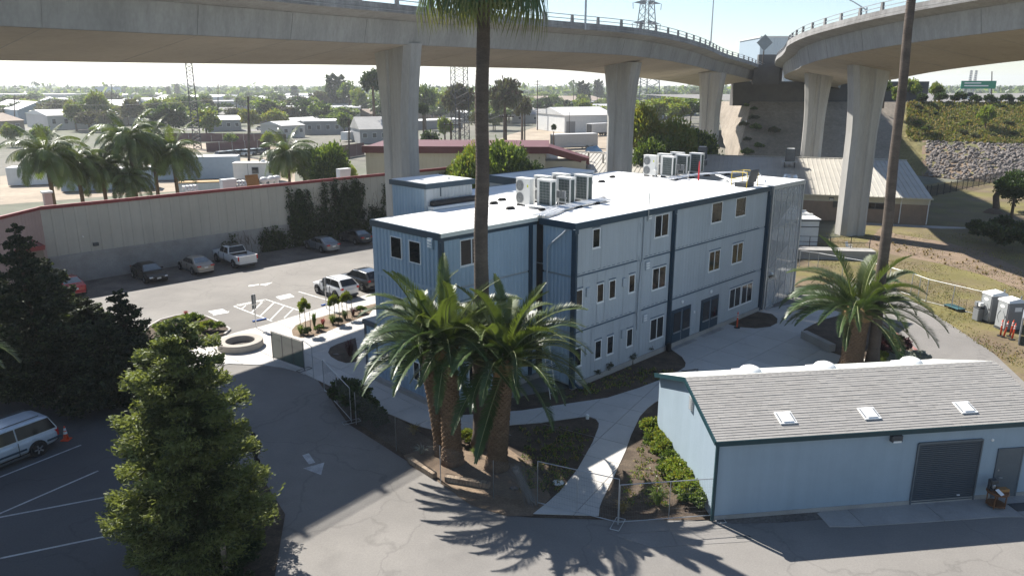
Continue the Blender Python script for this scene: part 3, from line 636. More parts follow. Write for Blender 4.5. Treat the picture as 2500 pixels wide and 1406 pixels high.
# stair tower on the roof
twr = thing('stair_tower', 'blue corrugated box standing above the left end of the white roof', 'tower', LW(0, 0), TH)
TA0, TA1, TB0, TB1, TZ = -2.75, .95, 9.35, 12.8, 11.12
MB().box(TA0 + .06, TA1 - .06, TB0 + .06, TB1 - .06, .0, TZ - .3).build('core', 'blue_flat', twr)
corr_b(MB(), TB0 + .2, TB1 - .05, TA0, 3.2, TZ - .3, -1, pitch=.29, dep=.04).build('wall_panel', 'blue_wall', twr)
corr_a(MB(), TA0 + .5, TA1 - .05, TB0, 9.4, TZ - .3, -1, pitch=.29, dep=.04).build('wall_panel', 'blue_flat', twr)
MB().box(TA0 - .02, TA0 + .5, TB0 - .03, TB0 + .2, 9.4, TZ - .3).build('corner_post', 'blue_flat', twr)
MB().box(TA0 - .12, TA1 + .12, TB0 - .12, TB1 + .12, TZ - .3, TZ).build('fascia', 'navy', twr)
MB().box(TA0 + .0, TA1 - .0, TB0 + .0, TB1 - .0, TZ, TZ + .03).build('roof', 'membrane', twr)
MB().lathe([(.12, TZ), (.12, TZ + .1), (.03, TZ + .18)], 10, (-.3, 10.2)).build('roof_vent', 'ac_white', twr)
MB().tube([(-1.7, 9.28, TZ - .3), (-1.7, 9.28, 10.3)], .03, 6).build('conduit', 'navy', twr)
du = MB().box(-2.6, 1.35, 8.95, 9.27, 9.78, 10.12).build('roof_duct', 'black', None, bevel=.1)
tag(du, 'long black rounded duct lying along the foot of the roof tower', 'duct'); du.location = LW(0, 0); du.rotation_euler.z = TH
du2 = MB().box(-2.7, 1.5, 8.78, 9.3, 9.605, 9.78).build('duct_kerb', 'membrane', du)
# ================================================================== ON THE ROOF
def on_roof(o, a, b, z=9.602, rz=0.): p = LW(a, b, z); o.location = p; o.rotation_euler.z = TH + rz; return o
def make_ac(label):
    t = thing('air_conditioner', label, 'air conditioner', group='condenser units on the roof')
    # local: x = width (along -b), y = depth; front (fans) at -y
    w, d, h = 1.18, .48, 1.68
    MB().box(-w/2, w/2, -d/2, d/2, .1, h).build('casing', 'ac_white', t, bevel=.025)
    MB().box(-w/2 - .015, w/2 + .015, -d/2 - .015, d/2 + .015, h - .02, h + .04).build('top_cover', 'ac_white', t, bevel=.02)
    for z in (.50, 1.26):
        rg = MB(); n = 24
        cx = -.24
        for k in range(n):
            a0, a1 = 2*math.pi*k/n, 2*math.pi*(k+1)/n
            for r0, r1 in ((.315, .345), (.05, .085)):
                rg.add([(cx + r0*math.cos(a0), -d/2 - .03, z + r0*math.sin(a0)), (cx + r1*math.cos(a0), -d/2 - .02, z + r1*math.sin(a0)), (cx + r1*math.cos(a1), -d/2 - .02, z + r1*math.sin(a1)), (cx + r0*math.cos(a1), -d/2 - .03, z + r0*math.sin(a1))], [(0,1,2,3)])
        for k in range(20):
            a0 = 2*math.pi*k/20
            rg.bar((cx + .06*math.cos(a0), -d/2 - .03, z + .06*math.sin(a0)), (cx + .33*math.cos(a0), -d/2 - .025, z + .33*math.sin(a0)), .012, .012)
        f = MB().add([(cx + .325*math.cos(2*math.pi*k/n), -d/2 - .008, z + .325*math.sin(2*math.pi*k/n)) for k in range(n)], [tuple(range(n))]).build('fan_opening', 'plastic_grey', t)
        rg.build('fan_grille', 'ac_grille', f)
    MB().box(.36, .46, -d/2 - .004, -d/2 + .01, 1.18, 1.34).build('label_sticker', 'sticker', t)
    # back: dark coil behind a wire guard, wrapping one side
    MB().box(-w/2 + .1, w/2 - .22, d/2 - .02, d/2 + .006, .2, h - .1).build('coil', 'ac_coil', t)
    gd = MB()
    for k in range(8): gd.box(-w/2 + .1 + k*.12, -w/2 + .112 + k*.12, d/2 + .008, d/2 + .018, .2, h - .1)
    for k in range(9): gd.box(-w/2 + .1, w/2 - .22, d/2 + .010, d/2 + .020, .22 + k*.17, .232 + k*.17)
    gd.build('coil_guard', 'ac_grille', t)
    MB().box(-w/2 - .006, -w/2 + .01, -d/2 + .1, d/2 - .06, .2, h - .1).build('side_coil', 'ac_coil', t)
    for s_ in (-1, 1): MB().box(s_*.42 - .05, s_*.42 + .05, -.3, .3, 0, .1).build('foot', 'rubber', t)
    return t
ac0 = make_ac('condenser unit showing its two fans at the left of the nearer roof group')
spec_ac = [
 (2.55, 6.25, 0, None), (4.2, 6.3, 0, 'condenser unit whose top shows behind the left unit of the nearer roof group'), (5.9, 6.3, 0, 'rearmost white condenser unit on the left row of the nearer roof group'),
 (2.95, 4.85, 1, 'condenser unit with dark coil, nearest the roof edge in the nearer group'), (4.7, 4.85, 1, 'middle condenser unit with dark coil in the nearer roof group'), (6.45, 4.9, 1, 'rightmost condenser unit with dark coil in the nearer roof group'),
 (21.0, 9.9, 0, 'condenser unit showing its two fans at the left of the farther roof group'), (22.9, 9.9, 0, 'condenser unit whose top shows behind the left unit of the farther roof group'), (24.8, 9.9, 0, 'rearmost white condenser unit on the left row of the farther roof group'),
 (21.3, 8.45, 1, 'condenser unit with dark coil, front one of the farther roof group'), (23.3, 8.4, 1, 'middle condenser unit with dark coil in the farther roof group'), (25.4, 8.4, 1, 'rightmost condenser unit with dark coil in the farther roof group')]
for i, (a, b, back, lab) in enumerate(spec_ac):
    o = ac0 if i == 0 else copy_tree(ac0)
    if lab: o['label'] = lab
    on_roof(o, a, b, rz=(-math.pi/2 if not back else math.pi/2))
    # front faces -a: local -y must point to -a
    o.rotation_euler.z = TH + (-math.pi/2 if not back else math.pi/2)
def roof_box(label, a, b, sc=1., rz=0.):
    t = thing('disconnect_box', label, 'electrical box', group='disconnect boxes by the condensers')
    for x in (-.28, .28): MB().box(x - .025, x + .025, -.025, .025, 0, 1.0).build('stand_post', 'galv', t)
    MB().box(-.36, .36, -.03, .02, .55, .62).build('rail', 'galv', t)
    for x in (-.2, .2): MB().box(x - .13, x + .13, -.16, -.03, .55, 1.0).build('box', 'plastic_grey', t, bevel=.015)
    on_roof(t, a, b, rz=rz)
roof_box('grey electrical disconnect boxes on a stand among the nearer condensers', 3.75, 4.3, rz=-math.pi/2)
roof_box('grey electrical disconnect boxes on a stand among the farther condensers', 22.3, 7.9, rz=-math.pi/2)
# insulated pipe runs on black blocks
def pipe_run(label, path, n, gap, r_=.055):
    t = thing('pipe_run', label, 'pipes', LW(0, 0, 0), TH)
    q = random.Random(len(label))
    for i in range(n):
        off = (i - (n - 1) / 2) * gap; pts = []
        for j, (a, b) in enumerate(path):
            a2, b2 = path[min(j + 1, len(path) - 1)]; a1, b1 = path[max(j - 1, 0)]
            d = Vector((a2 - a1, b2 - b1)).normalized(); pts.append((a - d.y * off + q.uniform(-.02, .02), b + d.x * off + q.uniform(-.02, .02), 9.74 + q.uniform(-.02, .03)))
        MB().tube(pts, r_, 6).build('pipe', 'foil', t, smooth=True)
    return t
pipe_run('white wrapped pipes running along the nearer condensers to the roof edge', [(7.6, 3.95), (6.6, 3.9), (5.2, 3.85), (3.8, 3.7), (2.4, 3.4), (1.2, 2.9), (.3, 2.65), (-.12, 2.58)], 7, .13)
pipe_run('white wrapped pipes running between the farther condensers and the hatch', [(19.6, 7.1), (21.0, 7.3), (22.5, 7.3), (24.0, 7.1), (26.0, 6.4), (28.0, 5.2)], 6, .13)
pipe_run('short white wrapped pipes crossing under the nearer condensers', [(2.0, 5.6), (2.3, 4.6), (2.2, 3.7)], 5, .12)
q_ = random.Random(4)
blk = [(.9, 5.9, 'largest black pipe block left of the nearer condensers'), (1.05, 9.6, 'black block at the back left of the white roof beside the shade'), (1.6, 8.1, 'small black block between the palm trunk and the nearer condensers'), (3.0, 8.8, 'small black block just left of the rear condensers'),
       (1.9, 4.15, 'black block under the pipes at the nearer condenser'), (4.3, 3.45, 'black block under the pipes in the middle of the nearer run'), (6.2, 3.5, 'black block under the right part of the nearer run'), (8.0, 4.5, 'black block right of the nearer condensers'),
       (10.5, 8.6, 'black block on the open roof beyond the nearer condensers'), (15.0, 10.2, 'black block on the open roof before the farther condensers'), (18.0, 11.5, 'black block at the left of the farther condensers'), (20.0, 6.9, 'black block under the near end of the farther run'), (22.0, 6.7, 'black block under the middle of the farther run'), (24.2, 6.6, 'black block under the far part of the farther run'), (26.2, 5.9, 'black block near the hatch end of the farther run')]
for a, b, lab in blk:
    m = MB().box(-.26, .26, -.12, .12, 0, .1); m.box(-.2, .2, -.09, .09, .1, .16)
    o = m.build('pipe_block', 'rubber'); tag(o, lab, 'pipe support', 'black pipe blocks on the roof'); on_roof(o, a, b, rz=q_.uniform(-.5, .5))
for i, (a, b) in enumerate(((27.0, 9.6), (28.2, 9.4), (29.0, 9.6))):
    o = MB().lathe([(.05, 0), (.05, .5), (.14, .5), (.16, .56), (.02, .8)], 10).build('vent_pipe', 'ac_white')
    tag(o, ['left', 'middle', 'right'][i] + ' of three white capped vent pipes on the far roof', 'vent pipe', 'capped vent pipes'); on_roof(o, a - 6.2 + i * .1, b + .2 * i - .3)
o = MB().lathe([(.07, 0), (.06, .9), (.03, 1.5)], 8).build('warning_post', 'red'); tag(o, 'slim red post standing on the far part of the white roof', 'post'); on_roof(o, 21.2, 3.9)
o.location = LW(21.3, 5.6, 9.602)
o = MB().tube([(0, 0, -.6), (0, 0, 1.05)], .03, 6).build('conduit_mast', 'galv'); tag(o, 'thin grey mast standing on the roof edge above the long facade', 'mast'); on_roof(o, 6.45, -.22)
o = MB().tube([(0, 0, 0), (0, 0, .7)], .03, 6).build('vent_pipe', 'ac_white'); tag(o, 'thin plain white vent pipe beside the slim red post', 'vent pipe'); on_roof(o, 20.9, 6.3)
# roof hatch with a yellow guard rail
hat = thing('roof_hatch', 'roof hatch with raised dark lid inside a yellow guard rail', 'hatch'); on_roof(hat, 20.6, 1.3)
MB().box(-.6, .6, -.45, .45, 0, .3).build('kerb', 'plastic_dark', hat)
lid = MB().box(-.62, .62, -.05, .05, 0, 1.0).build('lid', 'plastic_dark', hat, bevel=.08); lid.location = (.1, -.5, .3); lid.rotation_euler.x = R(12)
for x in (-.8, .8):
    for y in (-.62, .62): MB().tube([(x, y, 0), (x, y, 1.1)], .028, 6).build('rail_post', 'yellow', hat)
for z in (.6, 1.1):
    for p, q in (((-.8, -.62), (-.8, .62)), ((.8, -.62), (.8, .62)), ((-.8, .62), (.8, .62))): MB().tube([(*p, z), (*q, z)], .026, 6).build('rail', 'yellow', hat)
# enclosed stair with perforated screens at the far end
st = thing('screened_stair', 'grey perforated metal stair enclosure at the far end of the blue building', 'stairwell', LW(0, 0), TH)
SA0, SA1, SB1 = 22.15, 27.3, 4.2
for a, b in ((SA0 + .1, -.18), (SA1, -.18), (SA0 + .1, SB1), (SA1, SB1)): MB().box(a - .08, a + .08, b - .08, b + .08, 0, 9.35).build('post', 'galv', st)
MB().box(SA0, SA1 + .1, -.3, SB1 + .1, 9.35, 9.62).build('roof', 'galv', st); MB().box(SA0 + .05, SA1 + .05, -.25, SB1 + .05, 9.62, 9.65).build('roof_membrane', 'membrane', st)
MB().box(SA0 + .12, SA1 - .04, -.2, -.185, .15, 9.3).build('screen', 'perf', st)
MB().box(SA1 + .02, SA1 + .035, -.15, SB1, .15, 9.3).build('screen', 'perf', st)
for z in (3.1, 6.3):
    MB().box(SA0 + .1, SA1, -.15, -.1, z - .1, z + .1).build('beam', 'galv', st)
    MB().box(SA0 + .3, SA1 - .3, .1, SB1, z - .08, z).build('landing', 'concrete_old', st)
for k in range(5): MB().box(SA0 + 1. * k + .5, SA0 + 1. * k + .54, -.22, -.2, .15, 9.3).build('screen_batten', 'galv', st)
for f in range(3):
    for s_ in (0, 1):
        z0 = f * 3.15 + s_ * 1.57; z1 = z0 + 1.57
        a0, a1 = (SA0 + 1.2, SA1 - 1.2) if s_ == 0 else (SA1 - 1.2, SA0 + 1.2); bb = .7 + s_ * 1.6
        MB().bar((a0, bb, z0), (a1, bb, z1), 1.3, .12).build('flight', 'plastic_grey', st)
        for db in (-.6, .6): MB().bar((a0, bb + db, z0 + .95), (a1, bb + db, z1 + .95), .05, .05).build('handrail', 'galv', st)
gt = MB(); 
for a in (22.5, 23.75): gt.box(a, a + .06, -.29, -.23, .1, 2.35)
gt.box(22.5, 23.81, -.29, -.23, 2.35, 2.42); gt.box(22.5, 23.81, -.29, -.23, .06, .14); gt.build('gate_frame', 'galv', st); MB().box(22.56, 23.75, -.265, -.255, .14, 2.35).build('gate_screen', 'perf', st)
l = MB().lathe([(.13, 0), (.12, .12), (.05, .18)], 12).build('lamp', 'plastic_white', st, smooth=True); l.location = (23.0, -.3, 2.75)
MB().box(22.7, 23.3, -.32, -.2, 2.55, 2.68).build('lamp_arm', 'black', st)
# two long wrapped pipes at the far roof edge
pipe_run('pale wrapped pipes along the far right edge of the white roof', [(24.5, 5.8), (22.0, 3.2), (20.9, 2.4)], 3, .14)
# ================================================================== OVERPASSES
def catmull(pts, n=8):
    out = []
    for i in range(len(pts) - 1):
        p0 = Vector(pts[max(i - 1, 0)]); p1 = Vector(pts[i]); p2 = Vector(pts[i + 1]); p3 = Vector(pts[min(i + 2, len(pts) - 1)])
        for k in range(n):
            t = k / n
            out.append(.5 * ((2 * p1) + (p2 - p0) * t + (2 * p0 - 5 * p1 + 4 * p2 - p3) * t * t + (3 * p1 - p0 - 3 * p2 + p3) * t ** 3))
    out.append(Vector(pts[-1])); return out
def loft(path, side, sect, name, mat, parent, closed=True):
    """path: near fascia line; side: +1 when the deck lies to the left of travel; sect: (w away from near edge, dz)"""
    m = MB(); n = len(sect); vs = []; fs = []
    for i, p in enumerate(path):
        d = path[min(i + 1, len(path) - 1)] - path[max(i - 1, 0)]; d.z = 0; d.normalize(); nrm = Vector((-d.y, d.x, 0)) * side
        for w, dz in sect: vs.append(p + nrm * w + Vector((0, 0, dz)))
    for i in range(len(path) - 1):
        for k in range(n if closed else n - 1):
            k2 = (k + 1) % n; fs.append((i*n+k, i*n+k2, (i+1)*n+k2, (i+1)*n+k))
    if closed: fs.append(tuple(range(n))); fs.append(tuple((len(path)-1)*n + k for k in reversed(range(n))))
    m.add(vs, fs); return m.build(name, mat, parent)
def overpass(name, label, pts, side, wide, bank, soff_in, depth, post_gap, nsub=8):
    t = thing(name, label, 'overpass')
    path = catmull(pts, nsub); B_ = lambda w: -bank * w
    W = wide; si = soff_in
    # section measured from the top of the near fascia (0,0)
    loft(path, side, [(si - .45, -1.05), (W - si + .45, B_(W) - 1.05), (W - si, B_(W - si) - depth), (si, -depth)], 'girder', 'bridge', t)
    loft(path, side, [(si + .02, -depth - .02 - bank * 0), (W - si - .02, B_(W - si) - depth - .02)], 'soffit', 'bridge_soffit', t, closed=False)
    loft(path, side, [(0, -.62), (si - .4, -1.04), (W - si + .4, B_(W) - 1.04), (W, B_(W) - .62), (W, B_(W) - .42), (0, -.42)], 'deck_slab', 'bridge', t)
    loft(path, side, [(0, -.40), (.02, 0), (.34, 0), (.42, -.40)], 'kerb_barrier', 'bridge_edge', t)
    loft(path, side, [(W - .42, B_(W) - .40), (W - .34, B_(W)), (W - .02, B_(W)), (W, B_(W) - .40)], 'kerb_barrier', 'bridge_edge', t)
    loft(path, side, [(-.03, -.66), (-.03, -.50), (.0, -.50), (.0, -.66)], 'drip_ledge', 'bridge_edge', t)
    # pour joints on the near face and across the soffit
    acc = 0.; nxt = 4.
    for i in range(1, len(path)):
        d = path[i] - path[i-1]; acc += d.length
        if acc > nxt:
            nxt = acc + 6.5; d.z = 0; d.normalize(); n_ = Vector((-d.y, d.x, 0)) * side; q = path[i]
            MB().bar(q + n_ * (si - .46) + Vector((0, 0, -1.1)), q + n_ * (si - .012) + Vector((0, 0, -depth + .02)), .03, .024, n_).build('pour_joint', 'bridge_edge', t)
            MB().bar(q + n_ * (si + .05) + Vector((0, 0, -depth - .022)), q + n_ * (W - si - .05) + Vector((0, 0, B_(W - si) - depth - .022)), .05, .02).build('pour_joint', 'bridge', t)
    # posts and rails on the near edge
    L_ = [0.]
    for i in range(1, len(path)): L_.append(L_[-1] + (path[i] - path[i-1]).length)
    def at(s):
        for i in range(1, len(path)):
            if L_[i] >= s:
                k = (s - L_[i-1]) / (L_[i] - L_[i-1]); d = path[i] - path[i-1]; return path[i-1].lerp(path[i], k), d.normalized()
        return path[-1], (path[-1] - path[-2]).normalized()
    pm = MB().extr([(-.17, 0), (.17, 0), (.11, .74), (-.11, .74)], -.11, .11); me = None
    nn = int(L_[-1] / post_gap)
    for k in range(nn):
        p, d = at(k * post_gap + .4); nrm = Vector((-d.y, d.x, 0)).normalized() * side
        for w in (.2, W - .2):
            pos = p + nrm * w + Vector((0, 0, B_(w) - .01))
            if me is None: o = pm.build('rail_post', 'bridge_edge', t); me = o.data; o.location = pos
            else: o = inst('rail_post', me, t, pos)
            o.rotation_euler.z = math.atan2(d.y, d.x)
    for dz in (.34, .72):
        for w in (.2, W - .2):
            loft(path, side, [(w - .03, B_(w) + dz - .035), (w + .03, B_(w) + dz - .035), (w + .03, B_(w) + dz + .035), (w - .03, B_(w) + dz + .035)], 'rail', 'galv', t)
    return t, path, at, L_
LPTS = [(-78, -30, 22.3), (-56, 0, 22.4), (-38, 22.5, 22.5), (-19.6, 46.3, 22.65), (-11.4, 58.1, 22.8), (-5.5, 66.9, 22.95), (2.6, 77.6, 23.05), (15.8, 91.5, 23.0), (27, 112, 22.6), (37, 136, 22.1), (46, 152, 21.4), (55, 170, 20.6)]
ov1, path1, at1, L1 = overpass('overpass', 'long curved concrete overpass crossing above the blue building', LPTS, 1, 14.6, .115, 2.1, 2.85, 4.1)
RPTS = [(64, 182, 20.6), (54, 160, 21.2), (47.5, 141, 21.7), (43, 125, 22.0), (37.6, 108, 22.0), (33.4, 95, 22.1), (31.9, 84, 22.6), (33.2, 72.5, 23.3), (36, 63, 23.8), (40, 54, 24.2), (46, 44, 24.5), (56, 32, 24.8), (72, 18, 25)]
ov2, path2, at2, L2 = overpass('overpass', 'curved concrete ramp sweeping in from the upper right beside the tall bare trunk', RPTS, 1, 14.0, .135, 1.9, 3.0, 3.2)
# flared columns with a groove down the middle
def column(parent, x, y, ztop, rz, wtop=5.2, wbot=3.3, dpt=2.1, zf=7.5):
    m = MB(); prof = []
    lev = [0, 2, ztop - zf, ztop - zf * .7, ztop - zf * .4, ztop - zf * .15, ztop]
    for z in lev:
        k = max(0., (z - (ztop - zf)) / zf); w = wbot + (wtop - wbot) * k ** 1.6; g = .34
        prof.append([( -w/2, -dpt*.28), (-w/2 + .5, -dpt/2), (-g, -dpt/2), (-g*.6, -dpt/2 + .16), (g*.6, -dpt/2 + .16), (g, -dpt/2), (w/2 - .5, -dpt/2), (w/2, -dpt*.28), (w/2, dpt*.28), (w/2 - .5, dpt/2), (-w/2 + .5, dpt/2), (-w/2, dpt*.28)])
    n = 12; vs = [(px, py, z) for z, pr in zip(lev, prof) for px, py in pr]; fs = [(i*n+k, i*n+(k+1)%n, (i+1)*n+(k+1)%n, (i+1)*n+k) for i in range(len(lev)-1) for k in range(n)]
    m.add(vs, fs + [tuple(reversed(range(n))), tuple((len(lev)-1)*n + k for k in range(n))])
    return m.build('column', 'pier', parent, loc=(x, y, 0), rotz=rz)
column(ov1, -9.9, 68.0, 20.2, R(-40), 4.9); column(ov1, 14.2, 100.5, 19.6, R(-38), 4.9); column(ov1, 35.2, 137, 18.9, R(-30), 4.7); column(ov1, -52, 22, 20, R(-40))
column(ov2, 39.4, 86.2, 19.1, R(8), 4.7, 3.1); column(ov2, 47.6, 121, 18.6, R(-18), 4.2, 3.0); column(ov2, 60, 42, 20.5, R(40))
# infill where the two decks join and the wall at the abutment
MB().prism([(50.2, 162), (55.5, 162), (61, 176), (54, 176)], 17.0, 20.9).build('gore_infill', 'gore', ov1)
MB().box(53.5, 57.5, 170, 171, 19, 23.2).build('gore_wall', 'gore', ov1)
# lamp posts on the decks
def street_lamp(label, p, h, arm, rz):
    t = thing('street_lamp', label, 'street lamp', p, rz, 'lamps on the overpasses')
    MB().tube([(0, 0, 0), (0, 0, h)], [.13, .08], 8).build('mast', 'galv', t)
    a = [(0, 0, h - .3)] + [(arm * k / 5, 0, h - .3 + 1.5 * math.sin(k / 5 * math.pi / 2)) for k in range(1, 6)]
    MB().tube(a, [.07, .06, .055, .05, .045, .04], 6).build('arm', 'galv', t)
    MB().box(arm - .1, arm + .7, -.14, .14, h + 1.1, h + 1.24).build('lamp_head', 'plastic_grey', t, bevel=.04)
street_lamp('street lamp with right pointing arm on the left overpass near the diamond sign', AT(1735, 108, 133), 7.5, 5.2, R(-8))
street_lamp('street lamp with left pointing arm on the right hand overpass', AT(2112, 58, 84), 1.6, 3.6, R(172))
o = MB().tube([(0, 0, 0), (0, 0, 14)], [.12, .08], 8).build('lamp_mast', 'galv'); tag(o, 'plain grey mast rising out of frame from the left overpass', 'mast'); o.location = AT(1429, 58, 82) + Vector((0, 0, -.6))
sg = thing('diamond_sign', 'back of a grey diamond road sign on the gore where the ramps meet', 'sign', AT(1862, 157, 158))
MB().box(-.1, .1, -.1, .1, 0, 5.2).build('post', 'wood_pole', sg)
MB().add([(-1.6, -.12, 4.1), (0, -.12, 2.5), (1.6, -.12, 4.1), (0, -.12, 5.7), (-1.6, -.16, 4.1), (0, -.16, 2.5), (1.6, -.16, 4.1), (0, -.16, 5.7)], [(0,1,2,3),(7,6,5,4),(0,4,5,1),(1,5,6,2),(2,6,7,3),(3,7,4,0)]).build('plate', 'sign_back', sg)
# ================================================================== SHED (front right)
def _shm():
    m = surf('shingle_mass', c=(.275,.262,.245), r=.95, var=.12, sc=2.5, fine=.15, fsc=45, bump=.3, bsc=60)
    N = m.node_tree.nodes; Lk = m.node_tree.links; g = N.new('ShaderNodeNewGeometry'); mr = N.new('ShaderNodeMapRange'); mr.inputs[3].default_value = .95; mr.inputs[4].default_value = 1.05
    b = N['Principled BSDF']; src = b.inputs['Base Color'].links[0].from_socket; v = N.new('ShaderNodeVectorMath'); v.operation = 'SCALE'
    Lk.new(g.outputs['Random Per Island'], mr.inputs[0]); Lk.new(src, v.inputs[0]); Lk.new(mr.outputs[0], v.inputs['Scale']); Lk.new(v.outputs[0], b.inputs['Base Color']); return m
MD['shingle_mass'] = _shm
SA = math.atan2(28.6 - 26.72, 21.83 - 8.1)
shed = thing('shed', 'pale blue stucco shed with grey shingle roof and dark roller door', 'shed', (8.05, 26.6, 0), SA)
# local: x along the front wall, y towards the back; front y=0
SL, SD, SE = 14.25, 7.1, 3.55
RY, RZ = 3.45, 4.72
BZ = 3.38
wallm = MB()
prof = [(0, 0), (SD, 0), (SD, BZ), (RY, RZ - .12), (0, SE - .08)]
MB().add([(0, y, z) for y, z in prof] + [(SL, y, z) for y, z in prof], [(0,1,2,3,4), (9,8,7,6,5), (0,4,9,5), (1,6,7,2), (0,5,6,1), (4,3,8,9), (3,2,7,8)]).build('wall', 'stucco', shed)
def roof_y(y): return SE + (RZ - SE) * (y + .12) / (RY + .12)
MB().add([(-.18, -.14, SE - .03), (SL + .2, -.14, SE - .03), (SL + .2, RY, RZ), (-.18, RY, RZ), (-.18, SD + .15, BZ + .04), (SL + .2, SD + .15, BZ + .04),
          (-.18, -.14, SE - .12), (SL + .2, -.14, SE - .12), (SL + .2, RY, RZ - .1), (-.18, RY, RZ - .1), (-.18, SD + .15, BZ - .06), (SL + .2, SD + .15, BZ - .06)],
         [(0,1,2,3), (3,2,5,4), (7,6,9,8), (8,9,10,11), (0,6,7,1), (4,5,11,10), (0,3,9,6), (3,4,10,9), (1,7,8,2), (2,8,11,5)]).build('roof_deck', 'shingle', shed)
MB().add([(-.17, RY + .05, RZ + .012), (SL + .2, RY + .05, RZ + .012), (SL + .2, SD + .14, BZ + .055), (-.17, SD + .14, BZ + .055)], [(0,1,2,3)]).build('rear_roofing', 'membrane_edge', shed)
for y0, z0, y1, z1 in ((-.14, SE - .08, RY, RZ - .05), (RY, RZ - .05, SD + .15, BZ)):
    MB().bar((-.2, y0, z0 - .02), (-.2, y1, z1 - .02), .05, .2).build('barge_board', 'teal', shed)
MB().box(-.2, SL + .2, -.2, -.14, SE - .22, SE - .02).build('gutter', 'teal', shed)
MB().box(-.14, -.02, -.14, -.02, .05, SE - .1).build('downpipe', 'teal', shed, bevel=.02)
# shingles: courses of single tabs; the largest in view are pieces, the rest one mass
slope = Vector((0, RY + .14, RZ - SE + .03)); sl = slope.length; sn = slope.normalized(); up_ = Vector((0, -sn.z, sn.y))
def tab(x0, x1, s0, s1, lift):
    b = Vector((0, -.16, SE - .03)); lo = b + sn * s0; hi = b + sn * s1
    return [(x0, *(lo + up_ * (lift + .022)).yz), (x1, *(lo + up_ * (lift + .022)).yz), (x1, *(hi + up_ * (lift + .004)).yz), (x0, *(hi + up_ * (lift + .004)).yz), (x0, *(lo + up_ * .002).yz), (x1, *(lo + up_ * .002).yz)]
q_ = random.Random(9); tabs = []
course = .142; nc = int(sl / course)
for c_ in range(nc):
    x = -.2 - q_.uniform(0, .3)
    while x < SL + .15:
        w = q_.choice((.31, .31, .62, .93)) ; x1 = min(x + w, SL + .2); x0 = max(x, -.2)
        if x1 - x0 > .05: tabs.append((x0 + .004, x1 - .004, c_ * course, min(c_ * course + course + .02, sl), q_.choice((0, .002, .006)) * (c_ % 2) + q_.uniform(0, .002)))
        x += w
fsh = [(0,1,2,3), (4,5,1,0), (0,3,4), (1,5,2)]
big = sorted(range(len(tabs)), key=lambda i: tabs[i][2] * .4 + tabs[i][0] * .05 - (tabs[i][1] - tabs[i][0]) * 2)
vis = set(big[:300])
mass = MB()
for i, tb in enumerate(tabs):
    if i in vis: MB().add(tab(*tb), fsh).build('shingle', 'shingle', shed)
    else: mass.add(tab(*tb), fsh)
o = mass.build('shingles', 'shingle_mass', shed); o['kind'] = 'stuff'
o.data.materials.clear(); o.data.materials.append(M('shingle_mass'))
rc = MB()
for k in range(int((SL + .4) / .3)): 
    x = -.2 + k * .3; rc.add([(x, RY - .13, RZ - .045 + .02), (x + .29, RY - .13, RZ - .045 + .035), (x + .29, RY, RZ + .045), (x, RY, RZ + .03), (x + .29, RY + .13, RZ - .0), (x, RY + .13, RZ - .015)], [(0,1,2,3), (3,2,4,5)])
o = rc.build('ridge_caps', 'shingle_mass', shed); o['kind'] = 'stuff'
# gable louvre
gl = MB().box(-.05, .0, 2.75, 3.1, 3.45, 4.1).build('gable_vent', 'white_wall', shed)
for k in range(7): MB().bar((-.07, 2.78, 3.5 + k * .085), (-.07, 3.07, 3.5 + k * .09), .05, .02).build('louvre', 'plastic_grey', gl)
# skylights on the front slope, domes on the back slope
def on_slope(x, s): b = Vector((0, -.16, SE - .03)) + sn * s; return Vector((x, b.y, b.z))
def skylight(x, s, label):
    t = thing('skylight', label, 'skylight', (8.05, 26.6, 0), SA, 'skylights on the shed roof'); tilt = math.atan2(sn.z, sn.y)
    def pc(bx, name, mt, par, bev=0):
        o = MB().box(*bx).build(name, mt, par, bevel=bev); o.location = on_slope(x, s); o.rotation_euler.x = tilt; return o
    fr = pc((-.36, .36, -.34, .34, .02, .08), 'kerb_frame', 'white_paint', t, .01)
    for sx in (-1, 1): pc((sx*.29 - .03, sx*.29 + .03, -.26, .26, .081, .09), 'flashing', 'plastic_grey', t)
    pc((-.22, .22, -.28, .28, .081, .12), 'dome', 'skylight', t, .04)
skylight(3.1, 1.02, 'leftmost white skylight on the front slope of the shed roof'); skylight(6.7, .98, 'middle white skylight on the front slope of the shed roof'); skylight(11.0, .98, 'rightmost white skylight on the front slope of the shed roof')
def dome(x, label):
    t = thing('roof_dome', label, 'skylight', (8.05, 26.6, 0), SA, 'white domes behind the shed ridge'); zb = RZ - .1 + (BZ - RZ) * .25
    MB().box(x - .62, x + .62, RY + .35, RY + 1.5, zb - .12, zb + .14).build('kerb_frame', 'white_paint', t)
    m = MB(); m.lathe([(.52, zb + .14), (.5, zb + .24), (.4, zb + .37), (.22, zb + .45), (.03, zb + .48)], 18, (x, RY + .92)); m.build('dome', 'skylight', t, smooth=True)
dome(3.2, 'leftmost white dome skylight peeking over the shed ridge'); dome(6.75, 'middle white dome skylight peeking over the shed ridge'); dome(11.0, 'rightmost white dome skylight peeking over the shed ridge')
